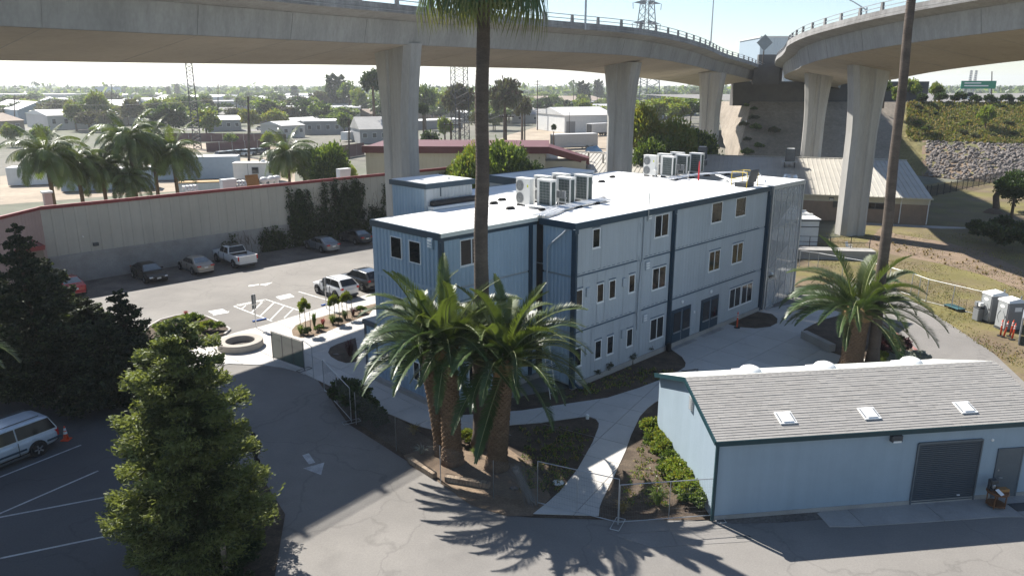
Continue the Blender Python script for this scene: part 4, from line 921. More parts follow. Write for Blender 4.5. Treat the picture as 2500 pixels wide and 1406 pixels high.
# roller door, door, lamp
GX0, GX1 = 8.55, 11.35
rd = MB().box(GX0, GX1, -.01, .02, .05, 2.75).build('roller_door', 'roll_door', shed)
for k in range(30):
    MB().extr([(0, 0), (-.028, .015), (-.028, .065), (0, .083)], GX0 + .02, GX1 - .02).build('slat', 'roll_door', rd).location = (0, 0, 0)
slat0 = [c for c in rd.children]
for k, c in enumerate(slat0):
    c.rotation_euler.z = 0; me = c.data
    if k == 0:
        for v in me.vertices: x, y, z = v.co; v.co = (y, x - .012, z)
        m0 = me
    c.data = m0; c.location = (0, 0, .08 + k * .089)
MB().box(GX0 - .06, GX0, -.07, .0, .04, 2.8).build('door_jamb', 'door_grey', shed); MB().box(GX1, GX1 + .06, -.07, .0, .04, 2.8).build('door_jamb', 'door_grey', shed); MB().box(GX0, GX1, -.07, .0, 2.75, 2.83).build('door_head', 'door_grey', shed)
MB().box(10.6, 10.72, -.08, -.04, .3, .34).build('door_pull', 'white_paint', shed)
dr = MB().box(12.25, 13.3, -.05, 0, .05, 2.25).build('door', 'door_grey', shed, bevel=.01)
MB().box(12.18, 12.25, -.06, 0, .05, 2.31).build('frame', 'door_grey', dr); MB().box(13.3, 13.37, -.06, 0, .05, 2.31).build('frame', 'door_grey', dr); MB().box(12.25, 13.3, -.06, 0, 2.25, 2.31).build('frame', 'door_grey', dr)
MB().tube([(12.36, -.06, 1.02), (12.36, -.12, 1.02), (12.52, -.12, 1.0)], .016, 6).build('handle', 'steel', dr); MB().box(12.3, 12.36, -.07, -.05, 1.3, 1.36).build('lock', 'steel', dr)
wl_ = MB().box(7.2, 7.66, -.2, 0, 3.0, 3.28).build('wall_light', 'plastic_dark', shed, bevel=.02); MB().box(7.26, 7.6, -.215, -.06, 2.985, 3.06).build('lens', 'plastic_white', wl_)
o = MB().lathe([(.07, 0), (.06, .03), (.01, .05)], 10).build('sensor', 'plastic_white', shed); o.rotation_euler.x = R(90); o.location = (11.85, 0, 2.72)
MB().box(0.02, SL, -.035, 0, .02, .2).build('base_course', 'concrete_old', shed)
def on_shed(o, x, y, z=0.03): p = Matrix.Rotation(SA, 4, 'Z') @ Vector((x, y, z)); o.location = Vector((8.05, 26.6, 0)) + p; o.rotation_euler.z += SA; return o
# side table with clutter
tb = thing('side_table', 'dark wooden two tier side table beside the grey shed door', 'table')
MB().lathe([(.40, .62), (.42, .64), (.42, .68), (.40, .7)], 20).build('tabletop', 'wood', tb); MB().lathe([(.36, .10), (.36, .14)], 20).build('shelf', 'wood', tb)
for k in range(4): a = k * math.pi / 2 + .7; MB().tube([(.33*math.cos(a), .33*math.sin(a), 0), (.33*math.cos(a), .33*math.sin(a), .64)], [.022, .03], 6).build('leg', 'wood', tb)
on_shed(tb, 11.95, -.62)
cm = thing('coffee_maker', 'small black coffee machine standing on the wooden side table', 'coffee maker')
MB().box(-.15, .15, -.1, .14, 0, .06).build('base', 'plastic_dark', cm, bevel=.01); MB().box(-.15, .15, .02, .14, .06, .42).build('body', 'plastic_dark', cm, bevel=.02); MB().box(-.16, .16, -.1, .14, .3, .46).build('head', 'plastic_dark', cm, bevel=.03); MB().lathe([(.05, .07), (.07, .1), (.07, .22), (.05, .25)], 10, (0, -.03)).build('jug', 'steel', cm)
on_shed(cm, 11.8, -.5, .73)
o = MB().box(-.22, .22, -.12, .12, 0, .12).build('tray_box', 'board', None, bevel=.01); tag(o, 'shallow brown box lying on the wooden side table', 'box'); on_shed(o, 12.12, -.66, .73)
o = MB().box(-.11, .11, -.15, .15, 0, .006).build('notice_card', 'white_paint'); tag(o, 'white printed card leaning at the table edge', 'card'); o.rotation_euler = (R(28), 0, .35); on_shed(o, 11.82, -.86, .80)
o = MB().box(-.45, .45, -.28, .28, 0, .02).build('door_mat', 'plastic_dark', None); tag(o, 'dark doormat on the concrete before the shed door', 'mat'); on_shed(o, 13.0, -.85, .036)
o = MB().box(-.28, .28, -.1, .1, 0, .006).build('drain_cover', 'plastic_dark'); tag(o, 'small dark drain cover in the apron by the shed shadow', 'drain'); o.location = G(1815, 1310, .015)
# ================================================================== PLANTS
def rnp(seed): return np.random.default_rng(seed)
def frond_mesh(name, L_, th0, bend, pairs, leaf, mat, vee=.5, wid=.032, droopy=.0, seed=0, sweep=.55, curl=0.):
    """feather frond: arched rachis with paired leaflets, growing from the origin along +x"""
    r_ = rnp(seed); T = np.linspace(0, 1, 40); th = np.radians(th0 - bend * T ** 1.25)
    ds = L_ / 39; px = np.concatenate([[0], np.cumsum(np.cos(th[:-1]) * ds)]); pz = np.concatenate([[0], np.cumsum(np.sin(th[:-1]) * ds)]); py = curl * L_ * T ** 2
    m = MB(); m.tube([(px[i], py[i], pz[i]) for i in range(0, 40, 3)], [.035 * (1 - .8 * T[i]) * L_ / 3.6 + .004 for i in range(0, 40, 3)], 4, cap=False)
    vs, fs, n0 = list(m.v), list(m.f), len(m.f)
    P0 = []; 
    for k in range(pairs):
        t = .10 + .895 * (k + r_.uniform(0, .5)) / pairs; i = t * 39; i0 = min(int(i), 38); f = i - i0
        p = np.array([px[i0] + (px[i0+1]-px[i0])*f, py[i0] + (py[i0+1]-py[i0])*f, pz[i0] + (pz[i0+1]-pz[i0])*f]); a = th[i0]
        tg = np.array([math.cos(a), 0, math.sin(a)]); nm = np.array([-math.sin(a), 0, math.cos(a)])
        ln = leaf * (math.sin(math.pi * min(1., .16 + .80 * t)) ** .7) * (1 - .25 * (t > .9)) * r_.uniform(.85, 1.1)
        for s in (-1, 1):
            sw = sweep + .35 * t; d = np.array([0, s, 0]) * math.cos(sw) + tg * math.sin(sw) + nm * (vee * (1 - .5 * t) + r_.uniform(-.12, .12)); d /= np.linalg.norm(d)
            mid = p + d * ln * .55; tip = p + d * ln + np.array([0, 0, -droopy * ln * r_.uniform(.6, 1.3)]); mid = mid + np.array([0, 0, -droopy * ln * .25])
            o = len(vs); w = wid
            wv = np.cross(d, nm); wv /= max(1e-6, np.linalg.norm(wv)); wv = wv * w * .5 + nm * w * .12
            vs += [tuple(p - wv * .6), tuple(p + wv * .6), tuple(mid + wv), tuple(mid - wv), tuple(tip)]
            fs += [(o, o+1, o+2, o+3), (o+3, o+2, o+4)]
    me = bpy.data.meshes.new(name); me.from_pydata(vs, [], fs); me.materials.append(M('rachis')); me.materials.append(M(mat))
    me.polygons.foreach_set('material_index', [0] * n0 + [1] * (len(fs) - n0)); me.update(); return me
VAR = [(82, 52), (68, 88), (56, 104), (43, 104), (29, 90), (13, 74), (-18, 46), (-50, 28)]
DATE = [frond_mesh('frond', 3.5, a, b, 104, .52, 'frond_young' if a > 66 else 'frond', wid=.030, sweep=.74, seed=i, curl=.03 * (i % 3 - 1)) for i, (a, b) in enumerate(VAR)]
def date_trunk(t, h, r0, r1, lean=(0, 0), bulge=0.):
    n = 14; pts = [(lean[0] * (k / n) ** 1.3, lean[1] * (k / n) ** 1.3, h * k / n) for k in range(n + 1)]
    rad = [r0 * 1.35 if k == 0 else (r0 * 1.1 if k == 1 else r0 + (r1 - r0) * k / n + bulge * max(0, (k - 9) / 5)) for k in range(n + 1)]
    tr = MB().tube(pts, rad, 16).build('trunk', 'bark_date', t, smooth=True)
    # diamond leaf bases winding up the trunk
    sc = MB(); q = random.Random(int(h * 100)); rows = int(h / .115)
    for k in range(rows):
        z = .25 + k * .115
        if z > h - .05: break
        f = z / h; i = min(int(f * n), n - 1); g = f * n - i; c = Vector(pts[i]).lerp(Vector(pts[i + 1]), g); rr = rad[i] + (rad[i + 1] - rad[i]) * g
        per = max(8, int(2 * math.pi * rr / .24))
        for j in range(per):
            a = 2 * math.pi * (j + .5 * (k % 2)) / per; o = Vector((math.cos(a), math.sin(a), 0)); s = Vector((-math.sin(a), math.cos(a), 0)); w = math.pi * rr / per * .95; e = .05 + q.uniform(-.012, .015)
            b = c + o * rr
            sc.add([b - s * w, b + Vector((0, 0, -.1)), b + s * w, b + Vector((0, 0, .1)), b + o * e + Vector((0, 0, .055)), b + o * e * .7 + s * w * .5 + Vector((0, 0, .05)), b + o * e * .7 - s * w * .5 + Vector((0, 0, .05))], [(0,1,4,6), (1,2,5,4), (2,3,4,5), (3,0,6,4)])
    o = sc.build('leaf_bases', 'bark_date', tr); o['kind'] = 'stuff'
    return Vector(pts[-1])
def date_palm(label, base, h, r0, r1, lean, scale, counts, seed, bulge=0., group='date palms', rot0=0.):
    t = thing('date_palm', label, 'palm tree', base, 0, group); top = date_trunk(t, h, r0, r1, lean, bulge); q = random.Random(seed)
    hd = MB().lathe([(r1 * 1.1, -.5), (r1 * 1.45, -.1), (r1 * 1.3, .25), (r1 * .7, .55), (.05, .7)], 14).build('crown_heart', 'dead', t, smooth=True); hd.location = top
    for v, cnt in enumerate(counts):
        for k in range(cnt):
            a = 2 * math.pi * (k + q.random() * .7) / cnt + v * .7 + rot0
            o = inst('frond', DATE[v], t, top + Vector((math.cos(a) * r1 * .55, math.sin(a) * r1 * .55, .35 - v * .09)), (q.uniform(-.25, .25), q.uniform(-.09, .09), a), scale * q.uniform(.88, 1.1))
    return t
CN = (5, 9, 12, 13, 10, 5, 1, 0)
date_palm('date palm before the left end of the blue building, left of the cluster', G(1105, 1128, .02), 5.3, .43, .40, (-.15, .1), 1.2, CN, 1)
date_palm('date palm with the lowest crown, right trunk of the cluster before the path', G(1213, 1140, .02), 4.9, .44, .42, (.35, .1), 1.2, CN, 2)
date_palm('slimmer date palm leaning left at the back of the palm cluster', G(1079, 1108, .02), 5.7, .30, .34, (-.75, .25), .9, (3, 4, 5, 6, 5, 4, 1, 1), 3)
date_palm('thick trunked date palm beside the tall bare trunk on the right', G(2078, 893, .05), 3.3, .62, .62, (.15, .25), 1.36, (3, 6, 10, 12, 11, 7, 1, 0), 4, bulge=.12)
date_palm('date palm whose lit frond tips poke in at the left edge', Vector((-19.4, 22.0, 0)), 8.2, .4, .4, (0, 0), 1.0, (3, 5, 6, 6, 4, 0, 0, 0), 8)
# fan palms with very tall bare trunks
def fan_mesh(name, seed, droop, R_=1.0, n=46):
    q = random.Random(seed); m = MB(); m.mi = 0
    m.tube([(0, 0, 0), (.5, 0, .08), (1.0, 0, .1)], [.03, .022, .018], 4)
    for k in range(n):
        a = (k / (n - 1) - .5) * R(280); c, s = math.cos(a), math.sin(a); L_ = R_ * (.72 + .28 * math.cos(a * .5)) * q.uniform(.92, 1.06)
        w = .030; fold = .02 * (1 if k % 2 else -1)
        b = Vector((1.0, 0, .1)); mid = b + Vector((c * L_ * .55, s * L_ * .55, -.10 * droop + fold)); e1 = b + Vector((c * L_ * .82, s * L_ * .82, -.32 * droop + fold)); e = b + Vector((c * L_, s * L_, -.62 * droop - q.uniform(0, .15)))
        d = Vector((-s, c, 0)) * w
        m.mi = 1; m.add([b, mid - d, mid + d], [(0, 1, 2)]); m.add([mid - d, e1 - d * .8, e1 + d * .8, mid + d], [(0, 1, 2, 3)])
        m.mi = 2; m.add([e1 - d * .8, e, e1 + d * .8], [(0, 1, 2)])
    me = bpy.data.meshes.new(name); me.from_pydata(m.v, [], m.f)
    for x in ('rachis', 'fan', 'fan_tip'): me.materials.append(M(x))
    me.polygons.foreach_set('material_index', m.m); me.update(); return me
FAN = [fan_mesh('fan_leaf', i, d) for i, d in enumerate((.35, .7, 1.1, 1.5))]
def fan_palm(label, base, h, r0, r1, lean, n, seed, sc):
    t = thing('fan_palm', label, 'palm tree', base, 0, 'tall fan palms'); q = random.Random(seed); K = 26
    pts = [(lean[0] * k / K + .03 * math.sin(k * .9), lean[1] * k / K, h * k / K) for k in range(K + 1)]
    m = MB(); m.tube(pts, [(r0 * 1.25 if k == 0 else r0 + (r1 - r0) * (k / K) ** .7) * q.uniform(.97, 1.03) for k in range(K + 1)], 14); tr = m.build('trunk', 'bark_wash', t, smooth=True)
    rg = MB(); z = .3
    while z < h - .1:
        f = z / h; c = Vector(pts[int(f * K)]).lerp(Vector(pts[min(int(f * K) + 1, K)]), f * K - int(f * K)); rr = (r0 + (r1 - r0) * f ** .7) * 1.0
        e = rr + .012 + q.uniform(0, .012); rg.lathe([(rr - .03, c.z - .03), (e, c.z), (rr - .03, c.z + .03)], 12, (c.x, c.y)); z += q.uniform(.12, .2)
    o = rg.build('ring_scars', 'bark_wash', tr, smooth=True); o['kind'] = 'stuff'
    top = Vector(pts[-1])
    for k in range(n):
        a = k * 2.4 + q.uniform(-.2, .2); el = 72 - 104 * (k / n); v = min(3, int(4 * k / n))
        inst('fan_leaf', FAN[v], t, top + Vector((.1 * math.cos(a), .1 * math.sin(a), .2 - .5 * k / n)), (0, -R(el), a), sc * q.uniform(.85, 1.1))
    return t
fan_palm('tall fan palm rising out of the palm cluster before the blue building', G(1172, 1092, .02), 21.75, .38, .27, (.35, .6), 42, 5, 1.75)
fan_palm('very tall bare leaning trunk on the right running out of the frame', G(2128, 893, .05), 27.0, .36, .20, (-.4, .4), 30, 6, 1.4)
# ---- leaf clouds
def leaf_quads(r_, C, Nv, ln, wd):
    """quads centred at C whose long side points roughly along Nv"""
    n = len(C); d = Nv + r_.normal(0, .55, (n, 3)); d /= np.linalg.norm(d, axis=1)[:, None]; s = np.cross(d, r_.normal(0, 1, (n, 3))); s /= np.maximum(1e-6, np.linalg.norm(s, axis=1))[:, None]
    ln = (ln * r_.uniform(.7, 1.3, n))[:, None]; wd = (wd * r_.uniform(.7, 1.3, n))[:, None]
    return C - s * wd * .25 - d * ln * .5, C + s * wd * .25 - d * ln * .5, C + s * wd * .5 + d * ln * .5, C - s * wd * .5 + d * ln * .5
def conifer_mesh(name, seed, h, rad, nbr, per, ln, wd, mats, z0=.06, droop=.25, tipfrac=.3, prof=.8, ir=.25):
    r_ = rnp(seed); Cs, Ns, Ms = [], [], []
    for b in range(nbr):
        f = z0 + (1 - z0) * ((b + r_.random()) / nbr) ** 1.15; a = b * 2.399 + r_.normal(0, .25)
        R0 = rad * ((1 - f) ** prof) * (1.0 if f > .22 else .62 + 1.7 * f) * r_.uniform(1 - ir * 1.3, 1 + ir * .7) + .10
        n = max(12, int(per * (R0 / rad) * 1.3)); t = r_.random(n) ** .62; x = t * R0
        zb = f * h + (.10 * x - droop * x * x / max(.4, R0)) + .22 * R0 * t ** 4
        spread = (.05 + .27 * np.sqrt(t) * (1 - .5 * t)) * (R0 ** .75)
        side = r_.normal(0, 1, n) * spread * .75; up = r_.normal(0, 1, n) * spread * .33
        ca, sa = math.cos(a), math.sin(a)
        Cs.append(np.stack([ca * x - sa * side, sa * x + ca * side, zb + up], 1)); nn = np.stack([ca - sa * side * 1.2, sa + ca * side * 1.2, .25 + up * 1.2], 1); Ns.append(nn)
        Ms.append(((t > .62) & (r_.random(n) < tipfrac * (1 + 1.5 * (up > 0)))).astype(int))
    C = np.concatenate(Cs); Nv = np.concatenate(Ns); mi = np.concatenate(Ms)
    return quads_mesh(name, *leaf_quads(r_, C, Nv, ln, wd), mats, midx=mi)
def blob_mesh(name, seed, nclump, per, ln, size, mats, flat=.0, inner=.25, lift=0., ragged=.3, tip=.3):
    """broad crown: leaf clumps spread through an uneven ellipsoid; base at z = 0"""
    r_ = rnp(seed); rx, ry, rz = size; Cs, Ns, Ms = [], [], []
    for k in range(nclump):
        d = r_.normal(0, 1, 3); d /= np.linalg.norm(d); d[2] = abs(d[2]) * .9 - .25 if r_.random() < .8 else d[2] * .6
        q = r_.uniform(inner, 1) ** .5 * r_.uniform(1 - ragged, 1 + ragged * .6); c = d * np.array([rx, ry, rz * .5]) * q * .82 + np.array([0, 0, rz * .5 + lift])
        cr = min(rx, ry, rz * .6) * r_.uniform(.20, .42); n = int(per * r_.uniform(.6, 1.4))
        v = r_.normal(0, 1, (n, 3)); v /= np.linalg.norm(v, axis=1)[:, None]; v[:, 2] = v[:, 2] * .75 + .12; rr = r_.uniform(.35, 1.05, n)[:, None]
        Cs.append(c + v * cr * rr); Ns.append(v + d * .5); Ms.append(((v[:, 2] > .1) & (r_.random(n) < tip)).astype(int))
    C = np.concatenate(Cs); Nv = np.concatenate(Ns); mi = np.concatenate(Ms)
    return quads_mesh(name, *leaf_quads(r_, C, Nv, ln, ln * .6), mats, midx=mi)
def trunk_limbs(t, h, r0, spread, seed, n=5, mat='bark'):
    q = random.Random(seed); m = MB(); m.tube([(0, 0, 0), (q.uniform(-.1, .1), q.uniform(-.1, .1), h * .5), (q.uniform(-.2, .2), q.uniform(-.2, .2), h)], [r0 * 1.3, r0, r0 * .5], 8); m.build('trunk', mat, t, smooth=True)
    lm = MB()
    for k in range(n):
        a = 2 * math.pi * k / n + q.random(); z = h * q.uniform(.45, .8); L_ = spread * q.uniform(.6, .95)
        lm.tube([(0, 0, z), (math.cos(a) * L_ * .5, math.sin(a) * L_ * .5, z + L_ * .45), (math.cos(a) * L_, math.sin(a) * L_, z + L_ * .75)], [r0 * .5, r0 * .32, r0 * .12], 5)
    o = lm.build('limbs', mat, t, smooth=True); o['kind'] = 'stuff'
def conifer(label, base, h, rad, seed, nbr, per, ln, wd, mats, group=None, **k):
    t = thing('conifer', label, 'conifer tree', base, 0, group)
    MB().tube([(0, 0, 0), (.05, 0, h * .5), (0, 0, h * .97)], [.022 * h + .06, .014 * h, .01], 8).build('trunk', 'bark', t, smooth=True)
    o = bpy.data.objects.new('crown', conifer_mesh('crown', seed, h, rad, nbr, per, ln, wd, mats, **k)); COL.objects.link(o); o.parent = t
    return t
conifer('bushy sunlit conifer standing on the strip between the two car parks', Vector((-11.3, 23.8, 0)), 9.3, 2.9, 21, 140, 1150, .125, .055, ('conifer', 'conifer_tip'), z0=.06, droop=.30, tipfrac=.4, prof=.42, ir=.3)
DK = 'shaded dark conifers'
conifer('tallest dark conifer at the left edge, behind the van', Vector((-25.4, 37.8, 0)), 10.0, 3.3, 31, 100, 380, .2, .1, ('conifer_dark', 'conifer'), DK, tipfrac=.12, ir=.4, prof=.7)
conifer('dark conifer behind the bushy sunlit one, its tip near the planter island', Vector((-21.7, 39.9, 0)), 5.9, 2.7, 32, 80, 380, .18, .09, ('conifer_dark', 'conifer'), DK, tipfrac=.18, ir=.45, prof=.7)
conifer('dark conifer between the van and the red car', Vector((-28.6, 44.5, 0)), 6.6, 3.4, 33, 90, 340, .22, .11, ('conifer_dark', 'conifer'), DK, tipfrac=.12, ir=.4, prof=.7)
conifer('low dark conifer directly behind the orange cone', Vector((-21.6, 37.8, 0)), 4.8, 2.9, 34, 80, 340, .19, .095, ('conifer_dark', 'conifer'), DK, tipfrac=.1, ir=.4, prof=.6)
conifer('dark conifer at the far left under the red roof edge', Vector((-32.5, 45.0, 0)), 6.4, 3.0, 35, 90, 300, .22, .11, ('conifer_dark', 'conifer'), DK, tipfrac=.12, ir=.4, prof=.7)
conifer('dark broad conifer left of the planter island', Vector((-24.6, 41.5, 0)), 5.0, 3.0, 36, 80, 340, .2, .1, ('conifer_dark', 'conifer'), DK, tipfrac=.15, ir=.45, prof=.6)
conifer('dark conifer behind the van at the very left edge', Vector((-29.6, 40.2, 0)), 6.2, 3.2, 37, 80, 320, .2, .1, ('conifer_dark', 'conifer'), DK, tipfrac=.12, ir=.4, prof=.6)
o = thing('hedge', 'dark low hedge at the foot of the bushy sunlit conifer', 'hedge', (-10.0, 22.9, 0)); b_ = bpy.data.objects.new('foliage', blob_mesh('foliage', 41, 60, 220, .09, (1.15, 2.1, 1.0), ('leaf_dark', 'conifer'), tip=.1)); COL.objects.link(b_); b_.parent = o
MB().tube([(0, 0, 0), (0, 0, .6)], .05, 5).build('stem', 'bark', o)
strip = ground('tree_strip', [(-14.0, 19.0), (-7.6, 19.0), (-9.2, 27.0), (-10.8, 29.5), (-12.6, 27.0)], .03, 'mulch')
o = MB().box(-.07, .07, -.07, .07, 0, 1.9).build('marker_post', 'timber'); tag(o, 'weathered pale post standing at the foot of the sunlit conifer', 'post'); o.location = (-9.9, 22.5, 0)
# ---- low planting
def tuft_mesh(name, seed, n, h, spread, mat, w=.02, lean=.6):
    r_ = rnp(seed); vs, fs = [], []
    for k in range(n):
        a = r_.uniform(0, 2 * math.pi); l = h * r_.uniform(.6, 1.1); s = spread * r_.uniform(.2, 1); b = np.array([math.cos(a), math.sin(a), 0]) * spread * .15 * r_.random(); o_ = np.array([math.cos(a), math.sin(a), 0]); sd = np.array([-math.sin(a), math.cos(a), 0]) * w
        mid = b + o_ * s * .45 + np.array([0, 0, l * .75]); tip = b + o_ * s * (1 + lean * .4) + np.array([0, 0, l * (1 - lean * r_.uniform(.1, .6))]); o = len(vs)
        vs += [tuple(b - sd), tuple(b + sd), tuple(mid + sd * .8), tuple(mid - sd * .8), tuple(tip)]; fs += [(o, o+1, o+2, o+3), (o+3, o+2, o+4)]
    me = bpy.data.meshes.new(name); me.from_pydata(vs, [], fs); me.materials.append(M(mat)); me.update(); return me
TUFT = {'green': tuft_mesh('blades', 1, 90, .7, .45, 'leaf_light'), 'dark': tuft_mesh('blades', 2, 90, .7, .5, 'leaf'), 'red': tuft_mesh('blades', 3, 70, .7, .35, 'leaf_red'), 'wine': tuft_mesh('blades', 4, 80, .8, .5, 'leaf_purple'), 'tall': tuft_mesh('blades', 5, 70, 1.1, .3, 'leaf'), 'agave': tuft_mesh('blades', 6, 26, .5, .5, 'leaf_silver', w=.03), 'dry': tuft_mesh('blades', 7, 70, .5, .4, 'dry_grass')}
BUSH = {'dark': blob_mesh('foliage', 51, 26, 90, .09, (.6, .6, .9), ('leaf_dark', 'leaf')), 'green': blob_mesh('foliage', 52, 26, 110, .08, (.6, .6, .8), ('leaf', 'leaf_light'), tip=.5), 'light': blob_mesh('foliage', 53, 30, 120, .08, (.6, .6, .8), ('leaf_light', 'leaf_yellow'), tip=.35), 'purple': blob_mesh('foliage', 54, 26, 90, .1, (.6, .6, .8), ('leaf_purple', 'leaf_purple')), 'silver': blob_mesh('foliage', 55, 26, 90, .07, (.6, .6, .5), ('leaf_silver', 'leaf_silver')), 'thin': blob_mesh('foliage', 56, 14, 26, .06, (.5, .5, 1.0), ('leaf_dark', 'bark'), ragged=.5), 'grey': blob_mesh('foliage', 57, 26, 90, .1, (.6, .6, .8), ('leaf_grey', 'leaf'))}
def plant(kind, lib, label, p, sc, group, name=None, cat='plant', rz=None):
    t = thing(name or ('grass_tuft' if lib is TUFT else 'shrub'), label, cat, p, rng.random() * 6 if rz is None else rz, group)
    inst('foliage', lib[kind], t, (0, 0, 0), (0, 0, 0), sc)
    if lib is BUSH: inst('stem', STEM, t, (0, 0, 0), (0, 0, 0), 1.0)
    else: inst('root_crown', CROWN_, t)
    return t
STEM = MB().tube([(0, 0, 0), (.02, 0, .25), (0, 0, .5)], [.035, .025, .01], 5).build('tmp', 'bark').data; CROWN_ = MB().lathe([(.09, 0), (.06, .07), (.01, .1)], 7).build('tmp', 'dead').data
for o_ in [o for o in list(bpy.data.objects) if o.name.startswith('tmp')]: bpy.data.objects.remove(o_)
# row of bright bushes along the shed gable
gp = 'bright shrubs along the shed gable'
for i, (u, v, k, sc) in enumerate([(1600, 1068, 'light', 1.5), (1612, 1095, 'light', 1.3), (1628, 1120, 'light', 1.4), (1640, 1145, 'green', 1.3), (1655, 1170, 'light', 1.35), (1668, 1195, 'light', 1.3), (1682, 1218, 'light', 1.3), (1698, 1238, 'green', 1.1), (1590, 1090, 'green', 1.0), (1625, 1165, 'green', .9)]):
    plant(k, BUSH, ['topmost bright shrub of the row along the shed gable', 'second bright shrub down the shed gable row', 'third bright shrub down the shed gable row', 'fourth shrub, darker green, down the shed gable row', 'fifth bright shrub down the shed gable row', 'sixth bright shrub down the shed gable row', 'seventh bright shrub, beside the wire fence panel', 'lowest shrub of the row at the shed corner', 'small shrub left of the top of the gable row', 'small shrub left of the middle of the gable row'][i], G(u, v, .02), sc, gp)
plant('green', TUFT, 'strappy green plant behind the wire fence panel by the path', G(1605, 1232, .02), 1.2, None); plant('dry', TUFT, 'small straw coloured tuft beside the path foot', G(1520, 1250, .02), 1.0, None)
# hedge row between the walkway and the asphalt
for i, (u, v, sc) in enumerate([(842, 985, 1.7), (860, 1000, 1.9), (882, 1014, 1.9), (904, 1028, 1.7), (926, 1042, 1.4)]): plant('dark', BUSH, ['first', 'second', 'middle', 'fourth', 'last'][i] + ' dark bush from the left in the hedge by the walkway', G(u, v, .02), sc, 'dark bushes by the walkway')
plant('agave', TUFT, 'pale spiky agave on the dirt left of the palm trunks', G(1030, 1108, .03), 1.0, None, 'agave'); plant('light', BUSH, 'bright green shrub between the palm trunks', G(1140, 1080, .03), 1.0, None); plant('green', TUFT, 'small tuft at the foot of the tall fan palm', G(1160, 1112, .03), .6, None); plant('dry', BUSH if False else TUFT, 'rusty clump behind the wire mesh near the walkway', G(1010, 1060, .02), 1.1, None)
# planting by the long facade
for i, (u, v, sc) in enumerate([(1455, 925, .8), (1487, 912, 1.0), (1545, 890, .9), (1585, 868, .9)]): plant('thin', BUSH, ['leftmost', 'second', 'third', 'rightmost'][i] + ' bare twiggy shrub along the long blue facade', G(u, v, .02), sc, 'twiggy shrubs by the facade')
# planter strip near the young trees
for i, (u, v, k, lib, sc) in enumerate([(735, 815, 'green', TUFT, 1.1), (752, 818, 'dark', BUSH, .7), (768, 800, 'tall', TUFT, 1.2), (789, 797, 'red', TUFT, 1.0), (780, 808, 'green', BUSH, .7), (812, 790, 'green', TUFT, 1.1), (826, 792, 'dark', BUSH, .7), (842, 778, 'dark', TUFT, 1.1), (862, 770, 'wine', TUFT, .9), (880, 765, 'green', BUSH, .9)]):
    plant(k, lib, ['grassy clump at the left end of the planter strip', 'low dark shrub beside the left clump in the planter strip', 'tall upright grass in the planter strip', 'small red leaved plant in the planter strip', 'low green shrub under the red plant in the planter strip', 'grassy clump in the middle of the planter strip', 'dark shrub right of the middle clump in the planter strip', 'dark grassy clump under the second young tree', 'wine red plant near the right end of the planter strip', 'green shrub at the right end of the planter strip'][i], G(u, v, .055), sc, 'plants in the planter strip')
plant('wine', TUFT, 'wine red strappy plant in the small bed by the navy door', G(855, 868, .055), 1.4, None)
for i, (u, v, k, sc) in enumerate([(470, 800, 'green', 1.6), (505, 808, 'light', 1.1), (535, 806, 'green', .9), (440, 798, 'light', 1.2), (400, 808, 'green', 1.1), (480, 822, 'light', 1.2), (420, 830, 'light', 1.1), (455, 775, 'red', .9)]):
    plant(k, TUFT if k == 'red' else BUSH, ['largest bush on the planter island', 'pale bush right of the large island bush', 'green bush at the right tip of the planter island', 'pale bush left of the large island bush', 'green bush at the left of the planter island', 'pale low bush at the front of the planter island', 'pale bush at the front left of the planter island', 'red leaved tuft at the back of the planter island'][i], G(u, v, .095), sc, 'planting on the island')
for i, (u, v, k, sc) in enumerate([(2165, 870, 'purple', 2.0), (2195, 862, 'purple', 1.6), (2210, 882, 'silver', 1.5), (2240, 882, 'silver', 1.6), (2180, 885, 'silver', 1.2), (2150, 882, 'light', 1.0), (2140, 850, 'dark', 1.2)]):
    plant(k, BUSH, ['large wine dark shrub at the foot of the tall bare trunk', 'second wine dark shrub beside the driveway', 'silvery low shrub by the red kerb', 'rightmost silvery low shrub by the red kerb', 'silvery shrub below the wine dark shrubs', 'small bright plant between the two right trunks', 'dark shrub behind the tall bare trunk'][i], G(u, v, .055), sc, 'shrubs under the right palms')
# young staked trees
def young_tree(label, p, h):
    t = thing('young_tree', label, 'tree', p, 0, 'young staked trees')
    MB().tube([(0, 0, 0), (.02, 0, h * .6), (0, .02, h)], [.03, .022, .008], 6).build('trunk', 'bark', t)
    for s in (-.35, .35): MB().tube([(s, 0, 0), (s, 0, 1.5)], .025, 5).build('stake', 'timber', t)
    b = inst('crown', BUSH['light'], t, (0, 0, h * .48), (0, 0, h), (.85, .85, h * .62))
young_tree('left young staked tree in the planter strip', G(747, 812, .055), 2.7); young_tree('middle young staked tree, just left of the white car', G(818, 788, .055), 2.3); young_tree('right young staked tree, in front of the white car', G(848, 776, .055), 2.2)
